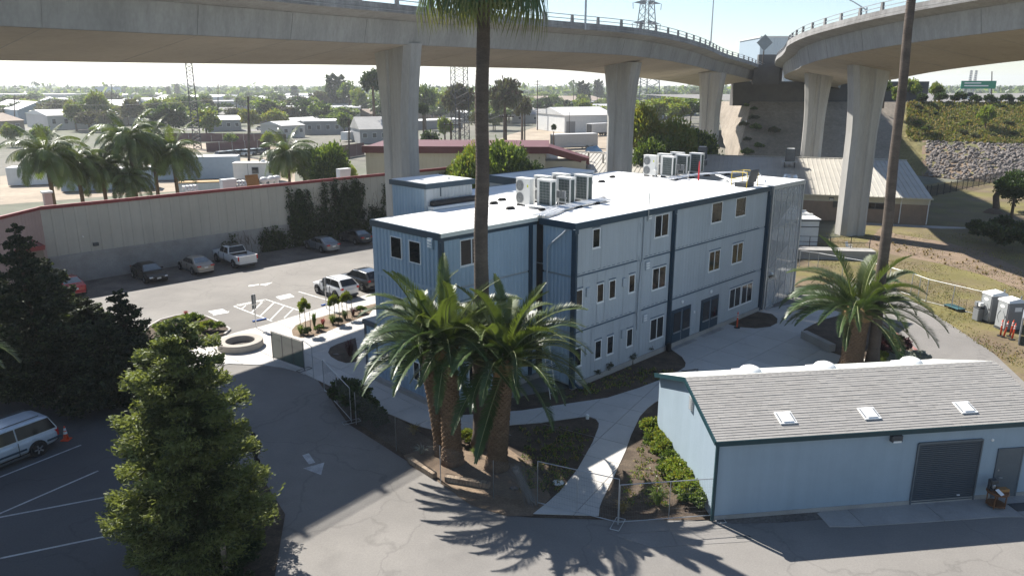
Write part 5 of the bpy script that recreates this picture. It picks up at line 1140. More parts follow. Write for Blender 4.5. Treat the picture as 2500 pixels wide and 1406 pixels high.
# ================================================================== VEHICLES
def body_loft(sts, name, mat, parent, sub=1):
    m = MB(); n = 11; vs = []; fs = []
    for x, hw, zb, zt in sts:
        zm = zb + (zt - zb) * .5
        half = [(.78*hw, zb), (hw*.96, zb + (zt-zb)*.14), (hw, zm), (hw*.965, zt - .05), (hw*.84, zt)]
        ring = half + [(0, zt + .015)] + [(-y, z) for y, z in reversed(half)]
        vs += [(x, y, z) for y, z in ring]
    for i in range(len(sts) - 1):
        for k in range(n): k2 = (k + 1) % n; fs.append((i*n+k, i*n+k2, (i+1)*n+k2, (i+1)*n+k))
    fs += [tuple(range(n)), tuple((len(sts)-1)*n + k for k in reversed(range(n)))]
    m.add(vs, fs); return m.build(name, mat, parent, smooth=True, sub=sub)
def green_loft(sts, hwb, hwr, zb, name, mat, parent):
    """sts: (x, roof z); the cabin above the belt line"""
    m = MB(); n = 7; vs = []; fs = []; zm = max(z for _, z in sts)
    for x, z in sts:
        k = (z - zb) / (zm - zb); hr = hwb + (hwr - hwb) * k
        half = [(hwb, zb - .06), (hr, z - .07 * k), (hr * .86, z - .01)]; ring = half + [(0, z + .012)] + [(-y, q) for y, q in reversed(half)]
        vs += [(x, y, q) for y, q in ring]
    for i in range(len(sts) - 1):
        for k in range(n): k2 = (k + 1) % n; fs.append((i*n+k, i*n+k2, (i+1)*n+k2, (i+1)*n+k))
    fs += [tuple(range(n)), tuple((len(sts)-1)*n + k for k in reversed(range(n)))]
    m.add(vs, fs); return m.build(name, mat, parent, smooth=False, bevel=.03)
def wheel(parent, x, y, r_, w=.22, side=1):
    t = MB().lathe([(r_ * .66, -w/2), (r_ * .94, -w/2), (r_, -w/2 + .04), (r_, w/2 - .04), (r_ * .94, w/2), (r_ * .66, w/2)], 24).build('wheel', 'rubber', parent, smooth=False); t.rotation_euler.x = R(90); t.location = (x, y, r_)
    rm = MB(); rm.lathe([(r_ * .67, -.02), (r_ * .67, .0), (r_ * .6, .012), (.05, .02)], 20); k = rm.build('rim', 'rim', t); k.location = (0, 0, -side * (w/2 - .03)); k.rotation_euler.x = 0 if side < 0 else R(180)
    sp = MB()
    for q in range(5):
        a = 2 * math.pi * q / 5; sp.bar((.04*math.cos(a), .04*math.sin(a), 0), (r_*.62*math.cos(a), r_*.62*math.sin(a), 0), .07, .03)
    k2 = sp.build('spokes', 'rim', t); k2.location = (0, 0, -side * (w/2 - .0))
    gaps = MB()
    for q in range(5):
        a = 2 * math.pi * (q + .5) / 5; c_ = [(r_*.56*math.cos(a + d), r_*.56*math.sin(a + d)) for d in (-.4, 0, .4)] + [(r_*.22*math.cos(a), r_*.22*math.sin(a))]; gaps.sheet(c_, 0)
    k3 = gaps.build('rim_gaps', 'rubber', t); k3.location = (0, 0, -side * (w/2 - .008)); k3['kind'] = 'stuff'
def car(label, kind, paint, a, b, rz, group='parked cars', name='parked_car', cat='car'):
    t = thing(name, label, cat, LW(a, b, .006), rz, group)
    P_ = dict(
     sedan=dict(L=4.85, W=1.85, wb=(1.45, -1.38), r=.335, body=[(2.42,.60,.34,.56),(2.34,.76,.24,.70),(2.05,.88,.20,.80),(1.35,.92,.18,.90),(.8,.925,.18,.95),(0,.925,.18,.97),(-1.2,.925,.18,1.0),(-1.85,.91,.20,1.04),(-2.25,.84,.27,1.02),(-2.42,.70,.36,.88)], gh=[(1.18,.93),(.30,1.42),(-.35,1.46),(-.95,1.43),(-1.85,1.03)], hwb=.85, hwr=.62, zb=.95),
     suv=dict(L=4.65, W=1.86, wb=(1.38, -1.35), r=.36, body=[(2.32,.66,.36,.72),(2.22,.80,.27,.86),(1.9,.90,.24,.98),(1.2,.93,.24,1.05),(.6,.93,.24,1.08),(-1.5,.93,.24,1.14),(-2.05,.90,.28,1.14),(-2.28,.82,.36,1.05)], gh=[(1.12,1.03),(.35,1.58),(-.5,1.68),(-1.6,1.63),(-2.22,1.12)], hwb=.87, hwr=.66, zb=1.06),
     van=dict(L=5.1, W=1.95, wb=(1.55, -1.5), r=.345, body=[(2.55,.68,.36,.72),(2.42,.82,.26,.86),(2.0,.93,.22,.98),(1.4,.965,.22,1.02),(0,.965,.22,1.04),(-1.8,.965,.22,1.06),(-2.4,.95,.28,1.06),(-2.56,.90,.36,.95)], gh=[(1.75,1.0),(.75,1.68),(-.3,1.76),(-1.9,1.74),(-2.25,1.66),(-2.5,1.08)], hwb=.91, hwr=.74, zb=1.02),
     pickup=dict(L=5.9, W=2.0, wb=(1.85, -1.85), r=.41, body=[(2.95,.80,.5,.95),(2.85,.92,.40,1.10),(2.4,.98,.38,1.18),(1.5,1.0,.38,1.22),(.9,1.0,.38,1.22),(-.75,1.0,.38,1.22),(-.80,1.0,.38,.80),(-2.7,1.0,.40,.80),(-2.9,.97,.46,.80)], gh=[(1.45,1.2),(.72,1.80),(.1,1.88),(-.55,1.86),(-.78,1.22)], hwb=.95, hwr=.76, zb=1.2))[kind]
    body_loft(P_['body'], 'body', paint, t)
    gh = green_loft(P_['gh'], P_['hwb'], P_['hwr'], P_['zb'], 'cabin', paint, t); g = P_['gh']; zb, hwb, hwr = P_['zb'], P_['hwb'], P_['hwr']; zr = max(z for _, z in g)
    yy = lambda z: hwb + (hwr - hwb) * (z - zb) / (zr - zb) + .016
    def quad(p, nm='window', mt='glass'): MB().add(p, [tuple(range(len(p)))]).build(nm, mt, t)
    x0, x1 = g[0][0], g[1][0]; k0, k1 = .1, .92
    def on(i, j, k, dx=0): return g[i][0] + (g[j][0]-g[i][0])*k, g[i][1] + (g[j][1]-g[i][1])*k
    (xa, za), (xb, zb2) = on(0, 1, .10), on(0, 1, .94); nrm = Vector((g[1][1]-g[0][1], 0, g[0][0]-g[1][0])).normalized() * .022
    quad([(xa+nrm.x, -yy(za)+.1, za+nrm.z), (xa+nrm.x, yy(za)-.1, za+nrm.z), (xb+nrm.x, yy(zb2)-.11, zb2+nrm.z), (xb+nrm.x, -yy(zb2)+.11, zb2+nrm.z)], 'windscreen', 'windscreen')
    (xa, za), (xb, zb2) = on(-1, -2, .12), on(-1, -2, .92); nrm = Vector((-(g[-2][1]-g[-1][1]), 0, abs(g[-2][0]-g[-1][0]))).normalized() * .022
    quad([(xa+nrm.x, -yy(za)+.12, za+nrm.z), (xa+nrm.x, yy(za)-.12, za+nrm.z), (xb+nrm.x, yy(zb2)-.12, zb2+nrm.z), (xb+nrm.x, -yy(zb2)+.12, zb2+nrm.z)], 'rear_window', 'windscreen' if kind == 'sedan' else 'glass')
    zl = zb + .05; zh = zr - .13
    fr = g[0][0] + (g[1][0]-g[0][0])*.18; ft = g[1][0] - .02 ; rr = g[-1][0] + (g[-2][0]-g[-1][0])*.25; rt = g[-2][0] + .05; mid = (ft + rt) / 2 + .05
    for s in (-1, 1):
        for poly in ([(fr - .08, zl), (mid + .03, zl), (mid + .03, zh), (ft - .06, zh)], [(mid - .03, zl), (rr, zl), (rt, zh), (mid - .03, zh)]):
            quad([(x, s * yy(z), z) for x, z in poly], 'side_window')
        MB().box(fr - .30, fr - .12, s * (hwb + .04) - .1, s * (hwb + .04) + .1, zl, zl + .14).build('mirror', paint if kind != 'van' else 'plastic_dark', t, bevel=.03)
        for wx in P_['wb']:
            yw = P_['W']/2 - .10
            ar = MB(); k = 18; R_ = P_['r'] * 1.2
            ar.add([(wx + R_*math.cos(2*math.pi*q/k), s*(P_['W']/2 + .012), P_['r'] + .02 + R_*math.sin(2*math.pi*q/k)) for q in range(k)] + [(wx + R_*math.cos(2*math.pi*q/k), s*(P_['W']/2 - .28), P_['r'] + .02 + R_*math.sin(2*math.pi*q/k)) for q in range(k)], [tuple(range(k)), tuple(range(2*k-1, k-1, -1))] + [(q, (q+1) % k, k + (q+1) % k, k + q) for q in range(k)])
            ar.build('wheel_arch', 'rubber', t); wheel(t, wx, s * (yw + .03), P_['r'], .24, s)
        bx, bz = P_['body'][-1][0], P_['body'][-2][3]; hw = P_['body'][-2][1]
        tl = MB()
        if kind in ('suv', 'van', 'pickup'): tl.box(bx - .03 + .02, bx + .3, s*hw*.80 - .09, s*hw*.80 + .12, bz - .42 if kind != 'suv' else bz - .22, bz - .06)
        else: tl.box(bx - .02, bx + .22, s*hw*.72 - .17, s*hw*.72 + .17, bz - .22, bz - .08)
        if kind == 'pickup': tl = MB().box(-2.93, -2.75, s*.93 - .09, s*.93 + .05, .82, 1.22)
        tl.build('tail_light', 'lamp_red', t, bevel=.03)
        fx, fz = P_['body'][1][0], P_['body'][1][3]; MB().box(fx - .16, fx + .06, s*P_['body'][1][1]*.74 - .2, s*P_['body'][1][1]*.74 + .2, fz - .15, fz - .03).build('headlight', 'lamp_clear', t, bevel=.03)
        for hx in (mid + .12, mid - .72): MB().box(hx - .1, hx + .1, s*(P_['W']/2 - .0) - .025, s*(P_['W']/2) + .02, P_['zb'] - .14, P_['zb'] - .11).build('door_handle', paint, t)
        for sx in (mid, fr - .05): MB().box(sx - .008, sx + .008, s*(P_['W']/2) - .04, s*(P_['W']/2) + .006, .36, P_['zb'] - .06).build('door_gap', 'rubber', t)
        MB().box(P_['wb'][1] + .42, P_['wb'][0] - .42, s*(P_['W']/2) - .06, s*(P_['W']/2) + .012, .2 if kind != 'pickup' else .38, .30 if kind != 'pickup' else .46).build('sill_trim', 'plastic_dark', t)
    bx = P_['body'][-1][0]; zp = {'sedan': .66, 'suv': .72, 'van': .8, 'pickup': .62}[kind]
    MB().box(bx - .04, bx + .1, -.17, .17, zp, zp + .13).build('number_plate', 'plate', t); fx = P_['body'][0][0]; MB().box(fx - .1, fx + .035, -.17, .17, .46, .58).build('number_plate', 'plate', t); MB().box(fx - .12, fx + .02, -.5, .5, .6 if kind != 'pickup' else .75, .72 if kind != 'pickup' else 1.0).build('grille', 'plastic_dark', t)
    MB().box(bx - .05, bx + .2, -P_['W']*.38, P_['W']*.38, .33, .47).build('bumper', 'plastic_dark' if kind != 'sedan' else paint, t, bevel=.04)
    if kind == 'pickup':
        for s in (-1, 1): MB().box(-2.9, -.78, s*.97 - .06, s*.97 + .04, .72, 1.25).build('bed_side', paint, t, bevel=.03)
        MB().box(-2.95, -2.86, -.86, .86, .66, 1.24).build('tailgate', paint, t, bevel=.02); MB().box(-2.86, -.8, -.93, .93, .80, .83).build('bed_floor', 'black', t); MB().box(-.82, -.78, -.93, .93, .8, 1.22).build('bed_front', 'black', t)
        MB().box(-2.99, -2.88, -.9, .9, .5, .66).build('rear_bumper', paint, t, bevel=.03); MB().box(-.5, .65, -.55, .55, 1.885, 1.9).build('sunroof', 'glass', t)
    if kind == 'van':
        for s in (-1, 1):
            MB().tube([(.6, s*.62, 1.80), (-1.9, s*.62, 1.81)], .022, 6).build('roof_rail', 'plastic_dark', t); MB().box(-1.0, 1.1, s*.975 - .02, s*.975 + .02, .52, .60).build('side_moulding', 'navy', t); MB().box(-2.62, -1.95, s*.93 - .02, s*.93 + .02, .52, .62).build('bumper_moulding', 'navy', t); MB().box(.35, .6, s*.98 - .03, s*.98 + .01, .86, .95).build('slide_handle', 'plastic_dark', t)
    if kind == 'suv':
        for s in (-1, 1): MB().tube([(.2, s*.6, 1.67), (-1.5, s*.6, 1.68)], .018, 6).build('roof_rail', 'plastic_dark', t)
    return t

FB = TH + math.pi / 2        # front towards the wall
car('black sedan parked nose out by the wall, first left of the beige sedan', 'sedan', 'paint_black', -7.7, 43.4, FB + math.pi)
car('beige sedan by the wall, between the black sedan and the white pickup', 'sedan', 'paint_beige', -3.45, 43.5, FB)
car('white pickup truck with an open empty bed parked by the wall', 'pickup', 'paint_white', .45, 43.75, FB, name='pickup_truck', cat='pickup')
car('silver grey sedan by the wall, in front of the vines', 'sedan', 'paint_grey', 9.9, 43.4, FB)
car('dark grey sedan by the wall, half hidden by the blue building', 'sedan', 'paint_dark', 14.7, 44.4, FB)
car('bright red car parked in the shade behind the dark conifers', 'sedan', 'paint_red', -14.2, 43.6, FB)
car('white crossover parked beside the accessible stalls', 'suv', 'paint_white', 1.35, 27.0, FB)
car('dark grey crossover parked just beyond the white crossover', 'suv', 'paint_dark', 4.35, 27.6, FB)
car('white car mostly hidden by the blue building corner', 'sedan', 'paint_white', 7.4, 27.6, FB)
pl0, pl1 = G(0, 1166), G(198, 1085); vd = (pl0 - pl1).normalized(); vn = Vector((-vd.y, vd.x, 0)); vw = G(97, 1112)
vc = vw + vd * 1.55 + vn * (-.93 if (vn.y > 0) is False else .93)
if vn.y < 0: vn = -vn
vc = vw + vd * 1.5 + vn * .95
vloc = vc - BO; car('pale blue white minivan parked in the shade at the left edge', 'van', 'paint_van', vloc.dot(BA), vloc.dot(BB), math.atan2(vd.y, vd.x), name='minivan', cat='van')
# ================================================================== STREET FURNITURE AND FENCES
def cone(label, p):
    t = thing('traffic_cone', label, 'cone', p); MB().box(-.19, .19, -.19, .19, 0, .04).build('base', 'orange', t); MB().lathe([(.14, .04), (.03, .72)], 16).build('body', 'orange', t, smooth=True)
    MB().lathe([(.095, .33), (.076, .45)], 16).build('band', 'white_paint', t); MB().lathe([(.068, .5), (.047, .63)], 16).build('band', 'white_paint', t)
cone('orange and white traffic cone behind the minivan', G(162, 1073, .004))
def delineator(label, p, lean=(0, 0)):
    t = thing('delineator_post', label, 'delineator', p, 0, 'orange delineator posts'); t.rotation_euler = (lean[0], lean[1], rng.random())
    MB().lathe([(.22, 0), (.22, .04), (.08, .06)], 8).build('base', 'rubber', t); MB().lathe([(.06, .05), (.05, 1.05), (.03, 1.1)], 12).build('body', 'orange', t, smooth=True); MB().lathe([(.02, 1.1), (.03, 1.16), (.01, 1.2)], 8).build('handle', 'orange', t)
    for z in (.78, .93): MB().lathe([(.057, z), (.056, z + .08)], 12).build('band', 'white_paint', t)
delineator('orange delineator post standing at the bed by the far end of the long facade', G(1799, 800, .05))
delineator('leftmost orange delineator post beside the portable toilets', G(2442, 820, .01)); delineator('leaning orange delineator post, second beside the portable toilets', G(2450, 823, .01), (0, .22)); delineator('orange delineator post, third beside the portable toilets', G(2465, 821, .01), (0, .1)); delineator('orange delineator post nearest the metal panel at the right edge', G(2470, 829, .01), (0, .08))
def toilet(label, p, rz):
    t = thing('portable_toilet', label, 'portable toilet', p, rz, 'portable toilets')
    MB().box(-.56, .56, -.6, .6, 0, .12).build('skid', 'plastic_dark', t); MB().box(-.55, .55, -.56, .6, .12, 2.08).build('cabin', 'plastic_grey', t, bevel=.04)
    MB().box(-.46, .46, -.60, -.555, .16, 2.0).build('door', 'toilet_door', t, bevel=.02)
    MB().add([(-.58, -.62, 2.06), (.58, -.62, 2.06), (.58, .62, 2.06), (-.58, .62, 2.06), (-.5, -.6, 2.2), (.5, -.6, 2.2), (.42, .3, 2.34), (-.42, .3, 2.34), (.5, .6, 2.2), (-.5, .6, 2.2)], [(3,2,1,0), (0,1,5,4), (1,2,8,6,5), (2,3,9,8), (3,0,4,7,9), (4,5,6,7), (7,6,8,9)]).build('roof', 'plastic_white', t)
    d = MB().lathe([(.2, 0), (.2, .008)], 20).build('badge', 'white_paint', t); d.scale = (1.15, .62, 1); d.rotation_euler = (R(90), 0, 0); d.location = (-.02, -.602, 1.72)
    ln = MB(); 
    for s in (-1, 1): ln.tube([(s*.12 + s*.22*math.sin(k/6*math.pi), -.606, .5 + k*.15) for k in range(7)], .012, 4)
    o = ln.build('door_trim', 'plastic_dark', t); o['kind'] = 'stuff'
    MB().box(.34, .4, -.63, -.6, 1.0, 1.12).build('latch', 'plastic_dark', t); MB().lathe([(.05, 2.2), (.05, 2.5)], 8, (.3, .45)).build('vent_stack', 'plastic_grey', t)
    MB().box(.552, .57, -.1, .42, 1.45, 1.75).build('side_notice', 'white_paint', t)

tl0 = G(2425, 800, .01); td = (G(2470, 818) - G(2405, 790)); trz = math.atan2(td.y, td.x)
toilet('grey portable toilet with white roof, the left of the pair', G(2418, 790, .01) + Vector((.35, .55, 0)), trz); toilet('grey portable toilet with white roof and side notice, the right of the pair', G(2452, 808, .01) + Vector((.45, .45, 0)), trz)
hw_ = thing('hand_wash_station', 'grey hand wash station standing left of the portable toilets', 'wash station', G(2385, 782, .01), trz)
MB().box(-.3, .3, -.22, .22, 0, .95).build('tank', 'plastic_grey', hw_, bevel=.06); MB().box(-.32, .32, -.24, .24, .95, 1.02).build('basin', 'plastic_dark', hw_, bevel=.02); MB().box(-.28, .02, -.2, .2, 1.1, 1.42).build('dispenser', 'plastic_grey', hw_, bevel=.03); MB().box(.04, .28, -.15, .15, 1.12, 1.4).build('towel_box', 'plastic_white', hw_, bevel=.03); MB().box(-.04, .04, -.04, .04, .95, 1.15).build('post', 'plastic_grey', hw_)
ct = thing('platform_cart', 'flat platform cart with teal deck and upright tube handles on the verge', 'cart', G(2330, 755, .01), trz + .1)
MB().box(-.75, .75, -.38, .38, .18, .24).build('deck', 'cart_teal', ct, bevel=.02)

for x in (-.6, .6):
    for y in (-.3, .3): w_ = MB().lathe([(.09, -.03), (.09, .03)], 12).build('wheel', 'rubber', ct); w_.rotation_euler.x = R(90); w_.location = (x, y, .09)
for x in (-.72, 0, .72): MB().tube([(x, -.32, .24), (x, -.32, .95), (x, .32, .95), (x, .32, .24)], .018, 6).build('handle', 'timber', ct)
def ribbed(m, x0, x1, p0, p1, pitch, dep, up):
    """ribbed sheet: runs along x from x0 to x1 between the lines p0=(y,z) and p1=(y,z); ribs stand out along up=(dy,dz)"""
    n = max(1, round((x1 - x0) / pitch)); p = (x1 - x0) / n; xs = []
    for i in range(n):
        x = x0 + i * p; xs += [(x, 0), (x + p * .80, 0), (x + p * .84, dep), (x + p * .96, dep)]
    xs.append((x1, 0)); vs, fs = [], []
    for x, d in xs: vs += [(x, p0[0] + up[0]*d, p0[1] + up[1]*d), (x, p1[0] + up[0]*d, p1[1] + up[1]*d)]
    for i in range(len(xs) - 1): fs.append((2*i, 2*i+2, 2*i+3, 2*i+1))
    m.add(vs, fs); return m
# ================================================================== LONG BEIGE WALL BUILDING behind the parked cars
wb = thing('metal_shed_building', 'long beige ribbed metal building with red roof trim behind the parked cars', 'building', BO, TH)
WB, WZ, WX0, WX1 = 46.8, 6.85, -14.6, 36.0
MB().box(WX0, WX1, WB + .05, WB + 3.9, 0, WZ - 1.0).build('core', 'wall_metal', wb)
ribbed(MB(), WX0, WX1, (WB, 2.5), (WB, WZ - .1), .9, .045, (-1, 0)).build('wall_sheet', 'wall_metal', wb)
MB().box(WX0 - .05, WX1, WB - .12, WB + .1, WZ - .22, WZ + .08).build('roof_trim', 'red_trim', wb); MB().box(WX0, WX1, WB + .1, WB + 4.0, WZ - 1.0, WZ - .9).build('roof', 'far_grey', wb)
MB().box(WX0, WX1, WB - .2, WB + .02, 2.36, 2.52).build('ledge', 'block', wb)
bk = MB(); q_ = random.Random(5)
for r_i in range(12):
    x = WX0 + (.2 if r_i % 2 else 0)
    while x < WX1 - .3:
        d = q_.uniform(0, .012); bk.box(x + .008, x + .392, WB - .14 - d, WB, r_i * .197 + .006, r_i * .197 + .19); x += .4
o = bk.build('blocks', 'block', wb); o['kind'] = 'stuff'
MB().box(WX0, WX1, WB - .115, WB + .02, 0, 2.37).build('mortar', 'concrete_old', wb)
MB().box(-11.0, -10.55, WB - .3, WB - .1, 3.0, 3.3).build('wall_light', 'plastic_dark', wb, bevel=.03); MB().lathe([(.06, 0), (.06, .12)], 8).build('camera_dome', 'white_paint', wb).location = (-11.7, WB - .1, 3.9)
# left block and annex roof
p0 = LW(WX0, WB); p1 = G(-60, 541, 6.95); p1.z = 0
dv = (p1 - p0); an = thing('annex_building', 'pinkish metal annex with a red low roof at the left edge', 'building', p0, math.atan2(dv.y, dv.x))
ribbed(MB(), 0, dv.length, (0, .2), (0, WZ - .1), .4, .03, (1, 0)).build('wall_sheet', 'pink_metal', an); MB().box(0, dv.length, -3, -.05, 0, WZ - 1.0).build('core', 'pink_metal', an); MB().box(0, dv.length, -.1, .1, WZ - .2, WZ + .06).build('roof_trim', 'red_trim', an); MB().box(0, dv.length, -3.2, -.1, WZ - 1.0, WZ - .9).build('roof', 'far_grey', an)
A_ = [G(108, 600, 4.0), G(-60, 624, 4.0), G(-60, 548, 4.9), G(40, 568, 4.9)]
lr = thing('low_roof_building', 'low building with a ribbed red brown roof at the left edge under the conifers', 'building', A_[0] * Vector((1, 1, 0)) if False else (A_[0].x, A_[0].y, 0))
o_ = Vector((A_[0].x, A_[0].y, 0)); B4 = [p - o_ for p in A_]
nrb = 26; mr = MB()
for k in range(nrb):
    a0, a1 = k / nrb, (k + .8) / nrb; a2 = (k + 1) / nrb
    for (s0, s1, h) in ((a0, a1, 0), (a1, a2, .06)):
        mr.add([B4[0].lerp(B4[1], s0) + Vector((0, 0, h)), B4[0].lerp(B4[1], s1) + Vector((0, 0, h)), B4[3].lerp(B4[2], s1) + Vector((0, 0, h)), B4[3].lerp(B4[2], s0) + Vector((0, 0, h))], [(0,1,2,3)])
o = mr.build('roof', 'roof_red', lr); MB().bar(B4[0] + Vector((0, 0, -.15)), B4[1] + Vector((0, 0, -.15)), .1, .36).build('fascia', 'red_trim', lr); MB().bar(B4[0] + Vector((0, 0, -.12)), B4[3] + Vector((0, 0, -.12)), .1, .3).build('rake_trim', 'red_trim', lr)
MB().prism([(p.x * .97, p.y) for p in (B4[0] + Vector((-.4, .4, 0)), B4[1] + Vector((0, .4, 0)), B4[2], B4[3] + Vector((-.4, 0, 0)))], 0, 3.8).build('wall', 'far_brown', lr)
# roof vents along the parapet
def hood(label, a, b, kind):
    t = thing('roof_vent', label, 'vent', LW(a, b, WZ - .9), TH, 'vents on the beige building roof')
    if kind == 'hood':
        MB().box(-.5, .5, -.4, .4, 0, .95).build('kerb', 'galv', t)
        for k in range(4): MB().tube([(-.7 + k*.36, -.45, .9), (-.7 + k*.36, -.3, 1.3), (-.7 + k*.36, .3, 1.3), (-.7 + k*.36, .45, .9)], .12, 6).build('rib', 'ac_white', t)
    elif kind == 'turbine': MB().lathe([(.22, 0), (.22, .95), (.4, 1.05), (.44, 1.3), (.3, 1.5), (.05, 1.55)], 14).build('turbine', 'ac_white', t, smooth=True)
    elif kind == 'scoop': MB().add([(-.6, -.4, 0), (.6, -.4, 0), (.6, .4, 0), (-.6, .4, 0), (-.6, -.4, 1.7), (.9, -.4, 1.7), (.9, .4, 1.7), (-.6, .4, 1.7)], [(3,2,1,0),(4,5,6,7),(0,1,5,4),(2,3,7,6),(3,0,4,7)]).build('scoop', 'ac_white', t); MB().add([(.63, -.36, .06), (.92, -.36, 1.6), (.92, .36, 1.6), (.63, .36, .06)], [(0,1,2,3)]).build('opening', 'plastic_dark', t) if kind == 'scoop' else None
    else: MB().box(-.3, .3, -.3, .3, 0, 1.8).build('stack', 'pink_metal', t); MB().box(-.4, .4, -.4, .4, 1.8, 1.95).build('cap', 'ac_white', t)
hood('ribbed white roof hood beside the white container', -1.0, 48.6, 'hood'); hood('ribbed white roof hood behind the scoop vent', 4.1, 48.8, 'hood'); hood('slanted scoop vent on the beige building roof', 2.5, 48.4, 'scoop'); hood('left round turbine vent on the beige building roof', 6.6, 48.6, 'turbine'); hood('middle round turbine vent on the beige building roof', 7.6, 48.9, 'turbine'); hood('right round turbine vent on the beige building roof', 8.3, 49.1, 'turbine'); hood('square pinkish stack at the left end of the beige roof', -13.4, 49.0, 'stack'); hood('scoop vent near the overpass column on the beige roof', 16.2, 48.6, 'scoop')
o = MB().box(-.7, .7, -.04, .04, 0, 1.9).build('plywood_board', 'board'); tag(o, 'brown plywood board leaning on the beige roof', 'board'); o.location = LW(5.4, 48.5, WZ - .9); o.rotation_euler = (R(-12), 0, TH)
# vines on the wall
def vine(label, a0, a1, z0, z1, n, seed, mats=('leaf_dark', 'leaf'), bare=False, group='vines on the beige wall'):
    r_ = rnp(seed); t = thing('vine', label, 'vine', BO, TH, group); stems = MB(); C = []
    for k in range(n):
        a = r_.uniform(a0, a1); pts = []; z = 0. if r_.random() < .5 else z0; zt = r_.uniform(z0 + (z1 - z0) * .3, z1)
        while z < zt:
            pts.append((a, WB - .2 - r_.uniform(0, .06), z)); a += r_.normal(0, .16); z += r_.uniform(.25, .5)
            a = min(max(a, a0 - .3), a1 + .3)
        if len(pts) > 1:
            stems.tube(pts, .018, 3, cap=False)
            if not bare or r_.random() < .12:
                for p in pts: C.append(np.array(p) + r_.normal(0, 1, (26, 3)) * np.array([.22, .06, .22]))
    o = stems.build('stems', 'bark', t); o['kind'] = 'stuff'
    if C:
        C = np.concatenate(C); C[:, 1] = np.minimum(C[:, 1], WB - .16); o = bpy.data.objects.new('foliage', quads_mesh('foliage', *leaf_quads(r_, C, np.tile([0, -.6, -.4], (len(C), 1)), .2, .15), mats, midx=(r_.random(len(C)) < .3))); COL.objects.link(o); o.parent = t
vine('thick leafy vine mass at the left edge of the vines on the beige wall', 8.6, 10.6, .6, 6.2, 26, 1); vine('leafless brown vine stems on the middle of the beige wall', 9.5, 17.5, 2.4, 6.6, 46, 2, bare=True); vine('leafy vine column right of the middle of the beige wall', 14.2, 16.4, .8, 6.9, 28, 3); vine('leafy vine fringe low on the beige wall above the grey sedan', 10.0, 19.5, .6, 3.4, 50, 4); vine('leafy vine by the overpass column on the beige wall', 18.0, 22.0, .8, 5.6, 28, 5, bare=True); vine('sparse brown creeper over the block base by the pickup', 1.0, 8.0, 1.0, 2.6, 34, 6, bare=True); vine('round green vine clump low on the wall beside the pickup', 4.9, 7.3, .2, 2.3, 22, 7)
vine('leafy vine on the far part of the beige wall behind the stair tower', 27.0, 33.0, .8, 6.5, 40, 8)
# ================================================================== LOW METAL ROOF BUILDING at the right
mb = thing('metal_roof_building', 'low block building with long ribbed tan metal roof around the overpass columns', 'building', (51.6, 91.6, 0), R(180 - 17))
# local x runs left from the right end, y towards the camera is negative of local y
MLn, MDp, ME, MR = 49.0, 19.0, 3.35, 6.3
MB().box(.15, MLn, -MDp * 2 + .6, -.5, 0, ME - .7).build('wall', 'brick_tan', mb); ribbed(MB(), .12, MLn, (-.46, ME - .85), (-.46, ME - .02), .45, .03, (1, 0)).build('wall_band', 'wall_tan', mb)
MB().add([(.16, -.5, ME - .7), (.16, -MDp * 2 + .6, ME - .7), (.16, -MDp * 2 + .6, ME), (.16, -MDp, MR - .15), (.16, -.5, ME)], [(0,1,2,3,4)]).build('gable', 'wall_tan', mb)
ribbed(MB(), 0, MLn, (0, ME), (-MDp, MR), .62, .07, (0, 1)).build('roof', 'roof_metal', mb); ribbed(MB(), 0, MLn, (-MDp, MR), (-MDp * 2, ME), .62, .07, (0, 1)).build('roof', 'roof_metal', mb)
MB().box(-.05, MLn, -.02, .1, ME - .14, ME + .02).build('gutter', 'wall_tan', mb); MB().box(-.02, MLn, -MDp - .25, -MDp + .25, MR, MR + .1).build('ridge_cap', 'roof_metal', mb)
for x in (.3, 3.4): MB().tube([(x, .0, ME - .1), (x, -.35, 2.6), (x, -.36, .1)], .06, 6).build('downpipe', 'white_paint', mb)
for x in (5.2, 9.0): w_ = MB().box(x, x + 2.2, -.47, -.40, 1.75, 2.55).build('window', 'plastic_dark', mb); MB().box(x + .1, x + 1.05, -.395, -.385, 1.82, 2.48).build('pane', 'glass', w_); MB().box(x + 1.15, x + 2.1, -.395, -.385, 1.82, 2.48).build('pane', 'glass', w_)
w_ = MB().box(15.4, 17.0, -.47, -.40, 1.75, 2.55).build('window', 'plastic_dark', mb); MB().box(15.5, 16.9, -.395, -.385, 1.82, 2.48).build('pane', 'glass', w_)
wl2 = MB().box(11.2, 11.75, -.5, -.3, 2.7, 3.0).build('wall_light', 'plastic_dark', mb); MB().box(11.25, 11.7, -.29, -.28, 2.72, 2.85).build('lens', 'plastic_white', wl2)
slabs('building_apron', [tuple((Vector((51.6, 91.6, 0)) + Matrix.Rotation(R(163), 3, 'Z') @ Vector((x, y, 0))).xy) for x, y in ((-4, -.2), (10, -.2), (10, 1.4), (-1, 1.6), (-4.5, .5))], R(163), 2.5, .03, 'concrete_old')
def on_mroof(o, x, d, dz=0.): p = Matrix.Rotation(R(163), 3, 'Z') @ Vector((x, -d, ME + (MR - ME) * d / MDp + dz)); o.location = Vector((51.6, 91.6, 0)) + p; o.rotation_euler.z = R(163); return o
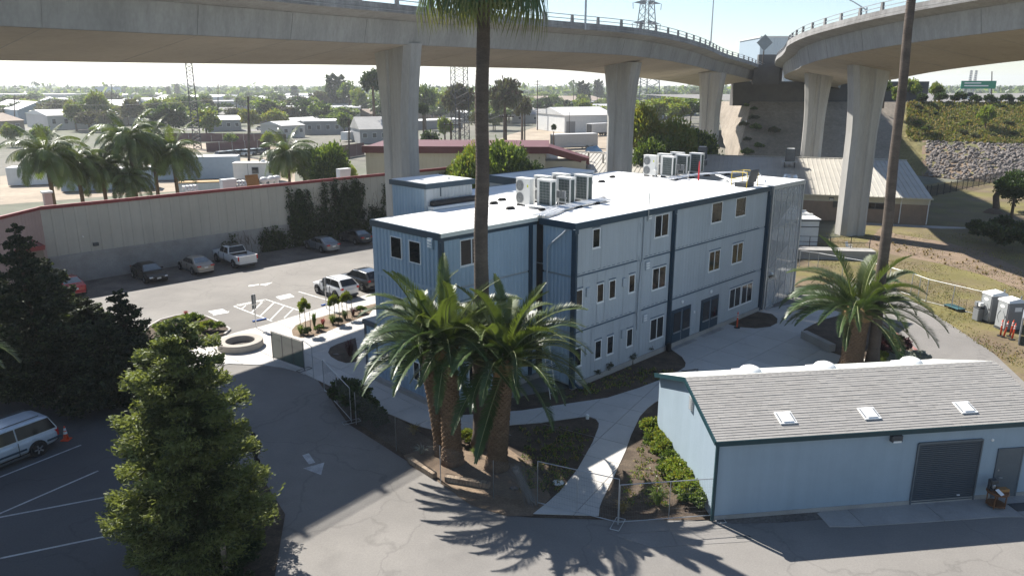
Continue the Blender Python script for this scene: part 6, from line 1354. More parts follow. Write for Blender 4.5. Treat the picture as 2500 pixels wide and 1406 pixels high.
def swamp_cooler(label, x, d, kind):
    t = thing('evaporative_cooler', label, 'cooler', group='coolers on the metal roof'); on_mroof(t, x, d)
    if kind == 'dark':
        for sx in (-.7, .7): MB().box(sx - .04, sx + .04, -.7, .7, -.3, .7).build('stand', 'plastic_dark', t)
        MB().box(-1.0, 1.0, -.75, .75, .7, .78).build('platform', 'galv', t); MB().box(-.65, .65, -.6, .6, .78, 2.5).build('cabinet', 'plastic_dark', t, bevel=.04)
        lv = MB(); 
        for k in range(9): lv.box(-.58, .58, .6, .62, .9 + k*.17, .98 + k*.17)
        o = lv.build('louvres', 'plastic_grey', t); o['kind'] = 'stuff'; MB().box(-.5, .5, -.45, .45, 2.5, 2.62).build('lid', 'ac_white', t)
    else:
        MB().box(-.9, .9, -.8, .8, -.3, .75).build('kerb', 'galv', t); MB().lathe([(.9, .75), (1.0, .9), (.9, 1.15), (1.0, 1.25), (.9, 1.5), (.95, 1.6), (.8, 1.95), (.7, 2.0)], 16).build('drum', 'alu', t, smooth=False)
swamp_cooler('dark boxy cooler on a stand left of the near right column', 16.2, 13.5, 'dark'); swamp_cooler('shiny round finned vent on the metal roof near its eave', 16.6, 1.8, 'drum'); swamp_cooler('dark tall cooler near the yellow hatch rail on the metal roof', 28.5, 13.5, 'dark'); swamp_cooler('grey cooler left of the middle overpass column on the metal roof', 42.5, 16.0, 'dark'); swamp_cooler('small cooler right of the middle overpass column on the metal roof', 36.5, 18.0, 'dark')
for i, (x, d) in enumerate(((45.6, 13.2), (43.2, 12.6))): o = MB().tube([(0, 0, -.1), (0, 0, 1.1), (0, .25, 1.5)], .16, 8).build('flue', 'roof_metal'); tag(o, ['left', 'right'][i] + ' tan flue pipe on the left end of the metal roof', 'flue', 'flues on the metal roof'); on_mroof(o, x, d)
# ---- pale modular unit, ramp, rail, chair
mu = thing('modular_unit', 'pale ribbed modular cabin behind the stair screen', 'cabin', (33.0, 79.6, 0), R(-4))
MB().box(-7, 0, .1, 12, .0, 2.75).build('core', 'plastic_white', mu); ribbed(MB(), -7, 0, (0, .1), (0, 2.75), .33, .02, (-1, 0)).build('wall', 'white_wall', mu); MB().box(-7, .1, -.12, 0, 2.72, 2.85).build('fascia', 'plastic_dark', mu); MB().box(-7, .0, -.05, .0, 2.05, 2.15).build('band', 'plastic_dark', mu); MB().box(-7.1, .15, -.1, 12.1, 2.85, 2.95).build('roof', 'ac_white', mu)
for k in range(4): MB().box(-7.1, .1, 2.6 + k * 2.4, 2.9 + k * 2.4, 2.95, 3.1).build('roof_rib', 'ac_white', mu)
MB().box(.0, .06, .1, 12, .1, 2.7).build('side_panel', 'plastic_dark', mu)
rp = thing('ramp', 'concrete ramp with dark railing beside the pale cabin', 'ramp', (30.5, 73.2, 0), R(-8))
MB().box(-5, 5.5, 0, 1.6, 0, .95).build('wall', 'concrete_old', rp)
for x in (-4.5, -2.5, -.5, 1.5, 3.5, 5.3): MB().box(x - .03, x + .03, 1.5, 1.56, .95, 2.0).build('rail_post', 'black', rp)
for z in (1.45, 2.0): MB().box(-4.6, 5.4, 1.5, 1.55, z, z + .05).build('rail', 'black', rp)
ch = thing('plastic_chair', 'white plastic chair standing on the grass by the column', 'chair', G(2072, 612, .01), R(40))
MB().box(-.25, .25, -.25, .25, .4, .45).build('seat', 'plastic_white', ch, bevel=.02); bkr = MB().box(-.25, .25, -.02, .02, 0, .48).build('backrest', 'plastic_white', ch); bkr.location = (0, .25, .44); bkr.rotation_euler.x = R(-12)
for x in (-.22, .22):
    for y in (-.22, .22): MB().tube([(x, y, 0), (x * .9, y * .9, .4)], .025, 6).build('leg', 'plastic_white', ch)
    MB().box(x - .03, x + .03, -.22, .25, .62, .66).build('armrest', 'plastic_white', ch)
el = MB().box(-.45, .45, -.4, .4, 0, 2.0).build('electrical_cabinet', 'white_wall', None, bevel=.02); tag(el, 'pale electrical cabinet at the foot of the stair screen', 'cabinet'); el.location = LW(28.3, 1.2, 0); el.rotation_euler.z = TH
sb = MB().box(-1.5, 1.5, -.24, .24, 0, .5).build('concrete_bench', 'concrete_old', None, bevel=.02); tag(sb, 'straight concrete bench at the edge of the palm bed on the plaza', 'bench'); p_ = (G(1966, 826, .05) + G(2026, 856, .05)) / 2; sb.location = p_; dd_ = G(2026, 856) - G(1966, 826); sb.rotation_euler.z = math.atan2(dd_.y, dd_.x)
# ring seat
rs = thing('ring_seat', 'round low concrete ring on the sunny walkway', 'planter ring', G(588, 846, .045)); MB().lathe([(.92, .0), (1.42, 0), (1.45, .04), (1.45, .42), (1.42, .46), (.95, .46), (.92, .42), (.92, .02)], 40).build('ring', 'concrete_ring', rs)
gr = MB().lathe([(.01, .06), (.91, .06), (.91, .0)], 30).build('gravel_fill', 'gravel', rs)
# sign posts and wheel stops
def sign(label, p, rz):
    t = thing('parking_sign', label, 'sign', p, rz, 'accessible parking signs'); MB().box(-.03, .03, -.03, .03, 0, 2.5).build('post', 'alu', t); MB().box(-.16, .16, -.045, -.03, 1.75, 2.45).build('plate', 'sign_back', t); MB().box(-.16, .16, -.06, -.046, 1.4, 1.7).build('small_plate', 'sign_back', t)
sign('accessible parking sign on a pale post by the hatched bay', G(626, 800, .045), TH + math.pi); sign('accessible parking sign on a pale post before the white crossover', G(797, 753, .045), TH + math.pi)
def stop(label, p, q): a, b = G(*p), G(*q); o = MB().extr([(-.1, 0), (.1, 0), (.07, .1), (-.07, .1)], -(b - a).length / 2, (b - a).length / 2).build('wheel_stop', 'blue_paint', None, bevel=.01); tag(o, label, 'wheel stop', 'blue wheel stops'); o.location = (a + b) / 2 + Vector((0, 0, .004)); d = b - a; o.rotation_euler.z = math.atan2(d.y, d.x) - math.pi / 2
stop('blue wheel stop at the foot of the left parking sign', (617, 786), (650, 779)); stop('blue wheel stop at the foot of the right parking sign', (785, 747), (808, 741))
# ---- temporary fences
def wire_panel(m, p, q, z0, z1, gap, r_=.003, diag=False, horiz=None):
    p, q = Vector(p), Vector(q); L_ = (q - p).length; d = (q - p) / L_; h = z1 - z0
    def seg(s0, a, s1, b):
        A, B = p + d * s0 + Vector((0, 0, a)), p + d * s1 + Vector((0, 0, b)); m.tube([A, B], r_, 3, cap=False)
    if diag:
        n = int((L_ + h) / gap)
        for k in range(n):
            s = -h + k * gap
            s0, s1 = max(s, 0), min(s + h, L_)
            if s1 > s0: seg(s0, z0 + s0 - s, s1, z0 + s1 - s); seg(L_ - s0, z0 + s0 - s, L_ - s1, z0 + s1 - s)
    else:
        for k in range(1, int(L_ / gap)): seg(k * gap, z0, k * gap, z1)
        for k in range(1, int(h / (horiz or gap * 3))): seg(0, z0 + k * (horiz or gap * 3), L_, z0 + k * (horiz or gap * 3))
def fence_panel(label, p, q, h=1.85, mesh='grid', gap=.1, feet=True, screen=None, mids=1, group='temporary fence panels', r_=.0025, frame='galv', rails=True):
    t = thing('fence_panel', label, 'fence', (0, 0, 0), 0, group); p, q = Vector(p), Vector(q); up = Vector((0, 0, 1))
    for a in (p, q): MB().tube([a, a + up * h], .022, 6).build('frame_post', frame, t)
    for z in ((.12, h) if rails else ()): MB().tube([p + up * z, q + up * z], .019, 6).build('frame_rail', frame, t)
    for k in range(mids): a = p.lerp(q, (k + 1) / (mids + 1)); MB().tube([a + up * .1, a + up * h], .014, 5).build('mid_bar', frame, t)
    if mesh:
        w = MB(); wire_panel(w, p, q, .12, h, gap, r_, mesh == 'diamond'); o = w.build('wire_mesh', 'wire', t); o['kind'] = 'stuff'
    if screen:
        d = (q - p).normalized(); n = Vector((-d.y, d.x, 0)) * .02; MB().add([p + n + up * .1, q + n + up * .1, q + n + up * (h - .05), p + n + up * (h - .05)], [(0,1,2,3)]).build('screen', screen, t)
    if feet:
        d = (q - p).normalized(); n = Vector((-d.y, d.x, 0))
        for a in (q,):
            f = MB(); c = [a - n * .45 - d * .18, a + n * .45 - d * .18, a + n * .45 + d * .18, a - n * .45 + d * .18]
            for k in range(4): f.tube([c[k] + up * .03, c[(k + 1) % 4] + up * .03], .018, 5)
            f.build('foot', frame, t)
    return t
fence_panel('wire fence panel running from the path foot up to the leaning mesh', G(1312, 1232, .02), G(1508, 1280, .02), 2.0, 'grid', .07, mids=1)
fence_panel('wire fence panel standing between the path and the shed corner', G(1510, 1280, .02), G(1752, 1262, .02), 1.75, 'grid', .07, mids=1)
fence_panel('dark green screened gate panel beside the round concrete ring', G(667, 876, .05), G(743, 903, .05), 1.85, None, screen='green_screen', mids=2, frame='plastic_dark')
fence_panel('bare tube gate frame right of the green screened panel', G(745, 905, .05), G(766, 922, .05), 1.95, None, feet=False, mids=0)
fence_panel('fence panel with its mesh gone along the edge of the dark asphalt', G(792, 955, .01), G(858, 1030, .01), 1.9, 'diamond', .12, mids=1, r_=.0025)
for i, (a, b) in enumerate((((870, 1035), (968, 1100)), ((968, 1100), (1076, 1175)), ((1076, 1178), (1205, 1215)), ((1205, 1215), (1312, 1232)))):
    fence_panel(['sagging chain link section by the dark bushes', 'chain link section left of the palm trunks', 'chain link section in front of the palm trunks', 'chain link section joining the rolled mesh'][i], G(*a, .02), G(*b, .02), 1.75, 'diamond', .085, feet=False, mids=0, group='chain link sections', r_=.0026, rails=False)
rm_ = thing('mesh_roll', 'roll of grey chain link mesh leaning beside the path', 'mesh roll', G(1300, 1228, .02)); m = MB()
for k in range(26):
    a = k * .48; rr = .12 + .012 * k; m.tube([(rr * math.cos(a), rr * math.sin(a), 0), (rr * math.cos(a + 2.2), rr * math.sin(a + 2.2), 1.9)], .004, 3); m.tube([(rr * math.cos(a), rr * math.sin(a), 0), (rr * math.cos(a - 2.2), rr * math.sin(a - 2.2), 1.9)], .004, 3)
o = m.build('wire_mesh', 'wire', rm_); o['kind'] = 'stuff'; MB().tube([(0, 0, 0), (0, 0, 1.95)], .14, 10, cap=False).build('core_net', 'net', rm_); rm_.rotation_euler = (R(8), R(-22), 0)
def timber(label, p, q, w=.26, h=.24): a, b = G(*p, .03), G(*q, .03); o = MB().box(-w/2, w/2, -(b-a).length/2, (b-a).length/2, 0, h).build('timber_beam', 'timber', None, bevel=.015); tag(o, label, 'timber', 'timbers along the dirt bed'); o.location = (a + b) / 2; d = b - a; o.rotation_euler.z = math.atan2(d.y, d.x) - math.pi/2
timber('pale weathered timber lying at the edge of the dirt by the shadow line', (1000, 1126), (1062, 1166)); timber('darker timber lying in front of the palm trunks', (1088, 1172), (1195, 1190))
rk = MB(); me = SM[2]; o = bpy.data.objects.new('rock', me); COL.objects.link(o); tag(o, 'small pale rock on the dirt right of the palms', 'rock'); o.location = G(1254, 1190, .08); o.scale = (.35,) * 3
o = bpy.data.objects.new('rock', SM[3]); COL.objects.link(o); tag(o, 'flat pale stone in the small bed by the navy door', 'rock'); o.location = G(820, 865, .08); o.scale = (.5, .35, .2)
ld = thing('ladder', 'aluminium ladder leaning on the blue wall behind the palms', 'ladder', G(1351, 972, .03), TH - .2)
for x in (-.2, .2): MB().tube([(x, 0, 0), (x, .75, 3.0)], .025, 5).build('stile', 'alu', ld)
for k in range(9): MB().tube([(-.2, .08 + k * .078, .3 + k * .31), (.2, .08 + k * .078, .3 + k * .31)], .016, 5).build('rung', 'alu', ld)
o = MB().lathe([(.09, 0), (.09, .22), (.05, .26)], 12).build('path_bollard', 'plastic_white'); tag(o, 'small white path light at the corner of the garden path', 'path light'); o.location = G(1434, 1022, .02)
o = MB().lathe([(.25, 0), (.25, .03), (.1, .045)], 16).build('valve_cover', 'plastic_white'); tag(o, 'round pale valve cover beside the garden path', 'cover'); o.location = G(1363, 1178, .03)
bn = MB().lathe([(.16, 0), (.18, .5), (.12, .56)], 12).build('bollard', 'black'); tag(bn, 'short black bollard at the corner of the first double door', 'bollard'); bn.location = G(1632, 857, .04)
# ---- long chain link fence by the field
fp = [(1955, 612), (2000, 618), (2125, 640), (2230, 668), (2268, 682), (2400, 712), (2520, 745)]
def field_fence():
    zt = 1.9; pts = []
    for (u, v) in fp: pts.append(G(u, v, zt) * Vector((1, 1, 0)))
    for i in range(len(pts) - 1):
        t = thing('field_fence', ['wire fence section nearest the stair screen', 'wire fence section beside the pale cabin ramp', 'wire fence section behind the tall bare trunk', 'short wire fence section in the middle of the field', 'wire fence section above the platform cart', 'wire fence section behind the portable toilets'][i], 'fence', (0, 0, 0), 0, 'wire fence along the field'); a, b = pts[i], pts[i + 1]; n = max(2, int((b - a).length / 3))
        for k in range(n): c = a.lerp(b, k / n); MB().tube([c, c + Vector((0, 0, zt))], .03, 6).build('post', 'galv', t)
        MB().tube([a + Vector((0, 0, zt)), b + Vector((0, 0, zt))], .02, 6).build('top_rail', 'galv', t); MB().tube([a + Vector((0, 0, .1)), b + Vector((0, 0, .1))], .012, 5).build('bottom_rail', 'galv', t)
        w = MB(); wire_panel(w, a, b, .1, zt, .22, .004, True); o = w.build('wire_mesh', 'wire', t); o['kind'] = 'stuff'
field_fence()
o = MB().box(-.04, .04, 0, 2.4, .05, 1.9).build('yard_gate', 'galv'); tag(o, 'grey metal gate cut by the right edge beside the toilets', 'gate'); o.location = G(2486, 842, .01); o.rotation_euler.z = R(-35)
# dark iron fence before the riprap
ir = [G(2140, 492), G(2270, 482), G(2360, 462), G(2460, 440)]
for i in range(3):
    t = thing('iron_fence', ['left', 'middle', 'right'][i] + ' section of the dark iron fence below the stone bank', 'fence', (0, 0, 0), 0, 'iron fence'); a, b = ir[i], ir[i + 1]; n = int((b - a).length / .16)
    for k in range(0, n, 1): c = a.lerp(b, k / n); MB().bar(c + Vector((0, 0, .1)), c + Vector((0, 0, 1.7)), .025, .025).build('picket', 'black', t) if k % 16 else MB().bar(c, c + Vector((0, 0, 1.9)), .08, .08).build('post', 'black', t)
    for z in (.25, 1.55): MB().bar(a + Vector((0, 0, z)), b + Vector((0, 0, z)), .04, .04).build('rail', 'black', t)
# ================================================================== QUEEN PALMS behind the wall
QV = [(75, 60), (55, 95), (38, 115), (18, 115), (-5, 95), (-35, 60)]
QUEEN = [frond_mesh('frond', 3.6, a, b, 60, .8, 'queen', vee=.05, wid=.05, droopy=.75, seed=60 + i, sweep=.3, curl=.05 * (i % 3 - 1)) for i, (a, b) in enumerate(QV)]
def queen_palm(label, u, v, Y, sc, seed, h=None):
    c = AT(u, v, Y); h = c.z; q = random.Random(seed); t = thing('queen_palm', label, 'palm tree', (c.x, c.y, 0), 0, 'queen palms')
    MB().tube([(0, 0, 0), (.1, 0, h * .5), (0, 0, h)], [.26, .2, .22], 10).build('trunk', 'bark_date', t, smooth=True)
    for k, cnt in enumerate((3, 7, 9, 9, 7, 3)):
        for j in range(cnt): a = 2 * math.pi * (j + q.random() * .6) / cnt + k; inst('frond', QUEEN[k], t, (.1 * math.cos(a), .1 * math.sin(a), h - .08 * k), (q.uniform(-.3, .3), q.uniform(-.1, .1), a), sc * q.uniform(.85, 1.12))
for i, (u, v, Y, sc, lab) in enumerate([(110, 372, 76, 1.15, 'leftmost queen palm, spreading, behind the beige wall'), (185, 392, 80, 1.05, 'second queen palm from the left behind the beige wall'), (245, 405, 82, .95, 'third queen palm from the left behind the beige wall'), (312, 335, 84, 1.2, 'tallest queen palm crown in the row behind the beige wall'), (368, 345, 88, 1.15, 'queen palm right of the tallest one in the row'), (420, 372, 88, 1.15, 'rightmost queen palm of the row behind the beige wall'), (318, 430, 82, .85, 'low queen palm under the tallest crown'), (700, 372, 108, 1.25, 'lone queen palm beside the big green tree')]): queen_palm(lab, u, v, Y, sc, 70 + i)
# ================================================================== TREES beyond
TV = {k: [blob_mesh('crown', 80 + 3 * i + j, 40, 62, .17, (1, 1, 1.7), m, ragged=.35, tip=tp) for j in range(2)] for i, (k, m, tp) in enumerate((('light', ('leaf_light', 'leaf_yellow'), .25), ('mid', ('leaf', 'leaf_light'), .45), ('dark', ('leaf_dark', 'leaf'), .4), ('grey', ('leaf_grey', 'bark'), .35), ('yellow', ('leaf_yellow', 'leaf_light'), .4)))}
NEARV = {k: blob_mesh('crown', 120 + i, 150, 110, .085, (1, 1, 1.6), m, ragged=.4, tip=tp) for i, (k, m, tp) in enumerate((('mid', ('leaf', 'leaf_light'), .4), ('dark', ('leaf_dark', 'leaf'), .35), ('light', ('leaf_light', 'leaf_yellow'), .3), ('thin', ('leaf_yellow', 'leaf_light'), .4)))}
CYP = conifer_mesh('crown', 140, 1., .13, 40, 40, .06, .04, ('leaf_dark', 'leaf'), z0=.03, droop=-.2)
FARTRUNK = MB().tube([(0, 0, 0), (0, 0, 1)], [.06, .03], 6).build('tmpx', 'bark').data; bpy.data.objects.remove(bpy.data.objects['tmpx'])
def far_tree(label, u, Y, vtop, wpx, kind, group='trees beyond the beige wall', near=False, zb=0., name='tree', x=None, tall=2.6):
    c = AT(u, vtop, Y); top = c.z - zb; r_ = wpx / FPX * Y; t = thing(name, label, 'tree', (c.x if x is None else x, Y, zb), rng.random() * 6.28, group)
    ch = min(top * .94, r_ * tall); me = NEARV[kind] if near else TV[kind][rng.randrange(2)]
    inst('crown', me, t, (0, 0, top - ch), (0, 0, 0), (r_, r_, ch / 1.65)); inst('trunk', FARTRUNK, t, (0, 0, 0), (0, 0, 0), (max(2., top * .5), max(2., top * .5), top * .75)); return t
for args in [('big dense green tree rising above the beige wall left of the column', 800, 108, 318, 48, 'mid', True), ('darker tree against the left of the big dense green tree', 755, 112, 335, 34, 'dark', True), ('low yellowish tree right of the big dense green tree', 850, 116, 390, 20, 'light', True),
             ('bright leafy tree behind the stair tower, left of the fan palm trunk', 1152, 92, 322, 52, 'light', True), ('large dark tree behind the fan palm trunk', 1232, 96, 305, 66, 'mid', True), ('dark rounded tree beside the transformer pole', 1298, 98, 372, 44, 'dark', True), ('low bright bush at the foot of the transformer pole', 1215, 88, 420, 34, 'light', True), ('grey green bush left of the brown power pole', 1108, 94, 385, 24, 'mid', True),
             ('tall sparse yellow green tree right of the middle column', 1575, 118, 222, 46, 'thin', True), ('broad green bush right of the middle column', 1645, 120, 262, 66, 'light', True), ('dark green bush at the foot of the third column', 1708, 122, 285, 52, 'mid', True), ('dark low bush joining the third column and the abutment', 1600, 114, 300, 50, 'mid', True)]:
    far_tree(args[0], *args[1:6], near=True, group='trees around the overpass columns', tall=4.2)
for i, a in enumerate([('tall light green tree above the queen palms', 228, 300, 216, 30, 'light'), ('light green tree left of the tall one above the queen palms', 175, 290, 238, 28, 'light'), ('brownish bare tree in front of the tall light green tree', 212, 285, 262, 36, 'grey'), ('grey brown tree right of the bare tree', 262, 280, 268, 30, 'grey'), ('broad dark round tree left of the lattice mast', 405, 250, 252, 54, 'dark'), ('light green round tree at the foot of the lattice mast', 497, 245, 258, 34, 'light'),
       ('yellow green tree left of the middle wooden pole', 605, 280, 260, 26, 'yellow'), ('yellow green spreading tree right of the middle wooden pole', 668, 290, 260, 30, 'yellow'), ('dark tree before the beige flat building', 752, 330, 236, 38, 'dark'), ('brown green rounded tree behind the beige flat building', 780, 420, 218, 26, 'grey'), ('tall green tree behind the white tower house', 850, 420, 192, 26, 'mid'), ('light green tree by the white tower house', 872, 380, 210, 24, 'light'), ('dark overhanging tree left of the nearest column', 908, 240, 166, 28, 'dark'),
       ('green tree right of the nearest column', 1035, 300, 200, 32, 'mid'), ('light tree behind the green tree right of the nearest column', 1075, 360, 215, 34, 'light'), ('grey green loose tree behind the wide lattice tower', 1120, 230, 196, 40, 'grey'), ('dark conical bush right of the nearest column', 1032, 190, 248, 16, 'dark'), ('dark round bush below the grey canopy', 1050, 165, 312, 30, 'dark'), ('tall grey eucalyptus right of the fan palm trunk', 1232, 215, 182, 44, 'grey'), ('lower grey eucalyptus right of the tall one', 1275, 225, 232, 26, 'grey'), ('small shrub beside the dirt yard road', 1352, 190, 302, 8, 'dark'), ('round light green tree seen between the columns', 1635, 330, 228, 40, 'light'), ('green tree right of the round light one', 1690, 350, 232, 30, 'mid')]): far_tree(*a)
def cypress(label, u, Y, vtop, w=1.): c = AT(u, vtop, Y); t = thing('cypress_tree', label, 'tree', (c.x, Y, 0), 0, 'slim cypresses on the skyline'); inst('crown', CYP, t, (0, 0, 0), (0, 0, 0), (c.z * w, c.z * w, c.z)); inst('trunk', FARTRUNK, t, (0, 0, 0), (0, 0, 0), (3, 3, c.z * .3))
for i, (u, Y, v) in enumerate([(808, 430, 184), (829, 430, 187), (715, 700, 211), (721, 700, 212), (410, 800, 212), (431, 800, 206), (1419, 560, 200), (1433, 560, 205), (1458, 700, 196), (1466, 700, 200)]): cypress(['left', 'right', 'left', 'right', 'left', 'right', 'left', 'right', 'left', 'right'][i] + ' slim cypress of the pair ' + ['above the white tower house', 'above the white tower house', 'above the beige flat building', 'above the beige flat building', 'on the far left skyline', 'on the far left skyline', 'right of the tall yard pole', 'right of the tall yard pole', 'beside the middle column', 'beside the middle column'][i], u, Y, v)
# ================================================================== BUILDINGS beyond
def far_building(label, p0, p1, h, depth, rise=0., wall='far_wall', roofm='far_roof', nwin=0, ridge='width', cat='building', group=None, over=.3, door=None):
    p0, p1 = Vector((p0.x, p0.y, 0)), Vector((p1.x, p1.y, 0)); d = p1 - p0; L_ = d.length; t = thing('warehouse' if L_ > 16 else 'house', label, cat, p0, math.atan2(d.y, d.x), group)
    MB().box(0, L_, 0, depth, 0, h).build('wall', wall, t); o = over
    if rise and ridge == 'width':
        MB().add([(-o, -o, h), (L_ + o, -o, h), (L_ + o, depth / 2, h + rise), (-o, depth / 2, h + rise), (L_ + o, depth + o, h), (-o, depth + o, h)], [(0,1,2,3), (3,2,4,5), (0,3,5), (1,4,2)]).build('roof', roofm, t)
    elif rise:
        MB().add([(-o, -o, h), (L_ / 2, -o, h + rise), (L_ + o, -o, h), (-o, depth + o, h), (L_ / 2, depth + o, h + rise), (L_ + o, depth + o, h)], [(0,1,4,3), (1,2,5,4), (0,2,1), (3,4,5)]).build('roof', roofm, t)
        MB().add([(.05, -o - .02, h), (L_ / 2, -o - .02, h + rise - .15), (L_ - .05, -o - .02, h)], [(0,2,1)]).build('gable', wall, t)
    else: MB().box(-o, L_ + o, -o, depth + o, h, h + .35).build('roof', roofm, t)
    for k in range(nwin):
        x = L_ * (k + .5) / nwin; w_ = MB().box(x - .7, x + .7, -.08, 0, h * .4, h * .75).build('window', 'white_wall', t); MB().box(x - .6, x + .6, -.1, -.08, h * .4 + .1, h * .75 - .1).build('pane', 'far_win', w_)
    if door: MB().box(L_ * door - 1.8, L_ * door + 1.8, -.08, 0, 0, min(h * .8, 4)).build('door', 'far_grey', t)
    return t
FBd = far_building
FBd('big white warehouse with a pale blue gable at the far left', G(48, 303), G(152, 300), 6.0, 70, 3.6, 'far_blue', 'far_roof', 0, 'depth', door=.5)
FBd('brown roofed building at the left edge beyond the palms', G(-40, 328), G(62, 322), 4.2, 22, 2.6, 'far_brown', 'far_brown', 3)
FBd('white roofed sheds behind the blue gabled warehouse', G(95, 275), G(160, 274), 6, 60, 3, 'far_wall', 'far_roof', 0, 'depth')
FBd('long grey warehouse on the left skyline', G(-60, 252), G(158, 252), 8, 60, 0, 'far_grey', 'far_roof', 10)
FBd('tall blue grey block above the trees on the left skyline', G(237, 248), G(276, 248), 15, 20, 0, 'far_blue', 'far_grey', 4)
FBd('white gabled warehouse right of the tall green tree', G(318, 283), G(372, 281), 5.5, 50, 3, 'far_blue', 'far_roof', 0, 'depth')
FBd('white sheds behind the dark round tree', G(372, 270), G(480, 268), 6, 60, 2, 'far_wall', 'far_roof', 5); FBd('wide white flat roofed hall behind the lattice mast', G(430, 258), G(600, 256), 7, 80, 0, 'far_grey', 'far_roof', 8)
FBd('grey flat building left of the yellow trees', G(530, 275), G(690, 272), 6.5, 40, 0, 'far_grey', 'far_grey', 7); FBd('small dark gabled house by the middle poles', G(527, 302), G(570, 302), 4, 14, 3, 'far_grey', 'roof_dark', 2)
FBd('beige flat roofed building with a plain wall right of the yellow trees', G(645, 302), G(880, 300), 6.5, 40, 0, 'wall_tan', 'far_grey', 0); FBd('grey low hall before the white tower house', G(780, 275), G(868, 272), 5, 30, 2, 'far_grey', 'roof_grey', 4)
FBd('white tower house on the right of the beige flat building', G(852, 258), G(868, 258), 16, 12, 0, 'white_wall', 'far_grey', 1); FBd('pale long house behind the white tower house', G(800, 255), G(852, 255), 6, 20, 2, 'far_wall', 'far_roof', 4)
FBd('tilted white carport roof behind the big green tree', G(712, 318), G(800, 312), 3.2, 10, 1.2, 'far_grey', 'far_roof', 0); FBd('row of white carports left of the column', G(830, 325), G(935, 322), 3., 18, .8, 'far_grey', 'far_roof', 0); FBd('grey gabled building against the column', G(880, 352), G(950, 350), 4.2, 14, 3.4, 'far_grey', 'roof_grey', 3)
FBd('low brown house left of the column above the carports', G(905, 300), G(960, 298), 4, 16, 2, 'far_brown', 'far_brown', 3); FBd('long grey canopy right of the column', G(1010, 318), G(1130, 312), 3.4, 12, .4, 'far_grey', 'far_roof', 0); FBd('small cluster of brown houses right of the column', G(1045, 296), G(1105, 294), 4, 14, 2.4, 'far_brown', 'far_wall', 3)
FBd('white metal warehouse in the dusty yard', G(1378, 325), G(1500, 322), 6.2, 26, 2.6, 'white_wall', 'far_roof', 0, door=.12); FBd('dusty brown roofed hall behind the yard', G(1290, 268), G(1480, 266), 6, 50, 3, 'far_grey', 'far_brown', 6)
FBd('low grey roofs seen under the deck between the columns', G(1590, 292), G(1700, 280), 5, 30, 1.5, 'far_grey', 'roof_grey', 4)
FBd('long white roofed hall right behind the queen palms', G(120, 318), G(290, 312), 5.5, 34, 1.8, 'far_wall', 'far_roof', 6); FBd('white flat hall left of the broad dark round tree', G(285, 300), G(352, 297), 5.5, 40, 0, 'far_grey', 'far_roof', 3); FBd('grey shed row between the lattice mast and the dark pole', G(508, 322), G(590, 320), 4.2, 16, 1.4, 'far_grey', 'far_roof', 4); FBd('low white shop behind the lone queen palm', G(690, 338), G(745, 335), 4, 14, 1.2, 'far_wall', 'far_roof', 3); FBd('flat grey store right of the low white shop', G(745, 330), G(835, 328), 4.4, 16, 0, 'far_grey', 'far_roof', 4); FBd('dusty flat shed left of the tall yard poles', G(1130, 300), G(1200, 297), 4.5, 18, 1.2, 'far_grey', 'far_roof', 3)
for a in [('round green tree before the long white roofed hall', 95, 205, 300, 26, 'mid'), ('pale green tree at the left edge behind the palms', 20, 215, 296, 24, 'light'), ('dark tree left of the pale blue containers', 268, 215, 300, 22, 'dark'), ('low green tree right of the lattice mast fence', 560, 215, 322, 18, 'mid'), ('green tree between the dark pole and the lone queen palm', 655, 205, 318, 20, 'light'), ('green tree above the row of white campers', 838, 260, 268, 22, 'mid'), ('green tree left of the wide lattice tower', 1085, 200, 280, 22, 'light'), ('grey tree right of the wide lattice tower', 1165, 205, 265, 20, 'grey'), ('dark tree at the back of the dusty yard', 1330, 380, 232, 24, 'dark'), ('green tree left of the white metal warehouse', 1362, 330, 250, 16, 'mid')]: far_tree(*a)
# tan building with red fascia behind the column
tb_ = thing('tan_building', 'tan metal building with red fascia behind the nearest column', 'building', (-21.6, 112, 0), R(-3)); 
MB().box(0, 26.5, .1, 16, 0, 7.2).build('core', 'wall_tan', tb_); ribbed(MB(), 0, 26.5, (0, 0), (0, 7.2), .6, .05, (-1, 0)).build('wall_sheet', 'wall_tan', tb_); MB().box(-.4, 27, -.5, .3, 7.2, 8.2).build('fascia', 'maroon', tb_); MB().box(-.4, 27, .3, 16, 7.9, 8.0).build('roof', 'maroon', tb_)
MB().add([(27, -.5, 7.2), (27, -.5, 8.2), (33, 2, 6.3), (33, 2, 5.4), (27, 6, 7.2), (27, 6, 8.2), (33, 6, 6.3), (33, 6, 5.4)], [(0,1,2,3), (7,6,5,4), (1,5,6,2), (0,3,7,4), (3,2,6,7)]).build('sloped_fascia', 'maroon', tb_); MB().box(26.5, 32.5, 1.5, 14, 0, 6).build('wing', 'wall_tan', tb_); MB().box(24.2, 25.6, -.12, 0, 0, 4.2).build('door', 'red_trim', tb_)
# tall pale hall on the skyline above the gore
hb = thing('pale_hall', 'tall pale ribbed hall on the skyline above the diamond sign', 'building', (104, 330, 0), R(0)); MB().box(0, 34, 0, 30, 0, 36).build('core', 'far_blue', hb); ribbed(MB(), 0, 34, (-.1, 10), (-.1, 36), 1.2, .12, (-1, 0)).build('wall', 'far_pale', hb); MB().box(-.3, 34.3, -.4, 30, 36, 36.6).build('roof', 'far_roof', hb)
for x in (8, 15): MB().tube([(x, -8, 12), (x, -8, 25), (x + .8, -8, 25.6)], .5, 8).build('stack', 'far_roof', hb)
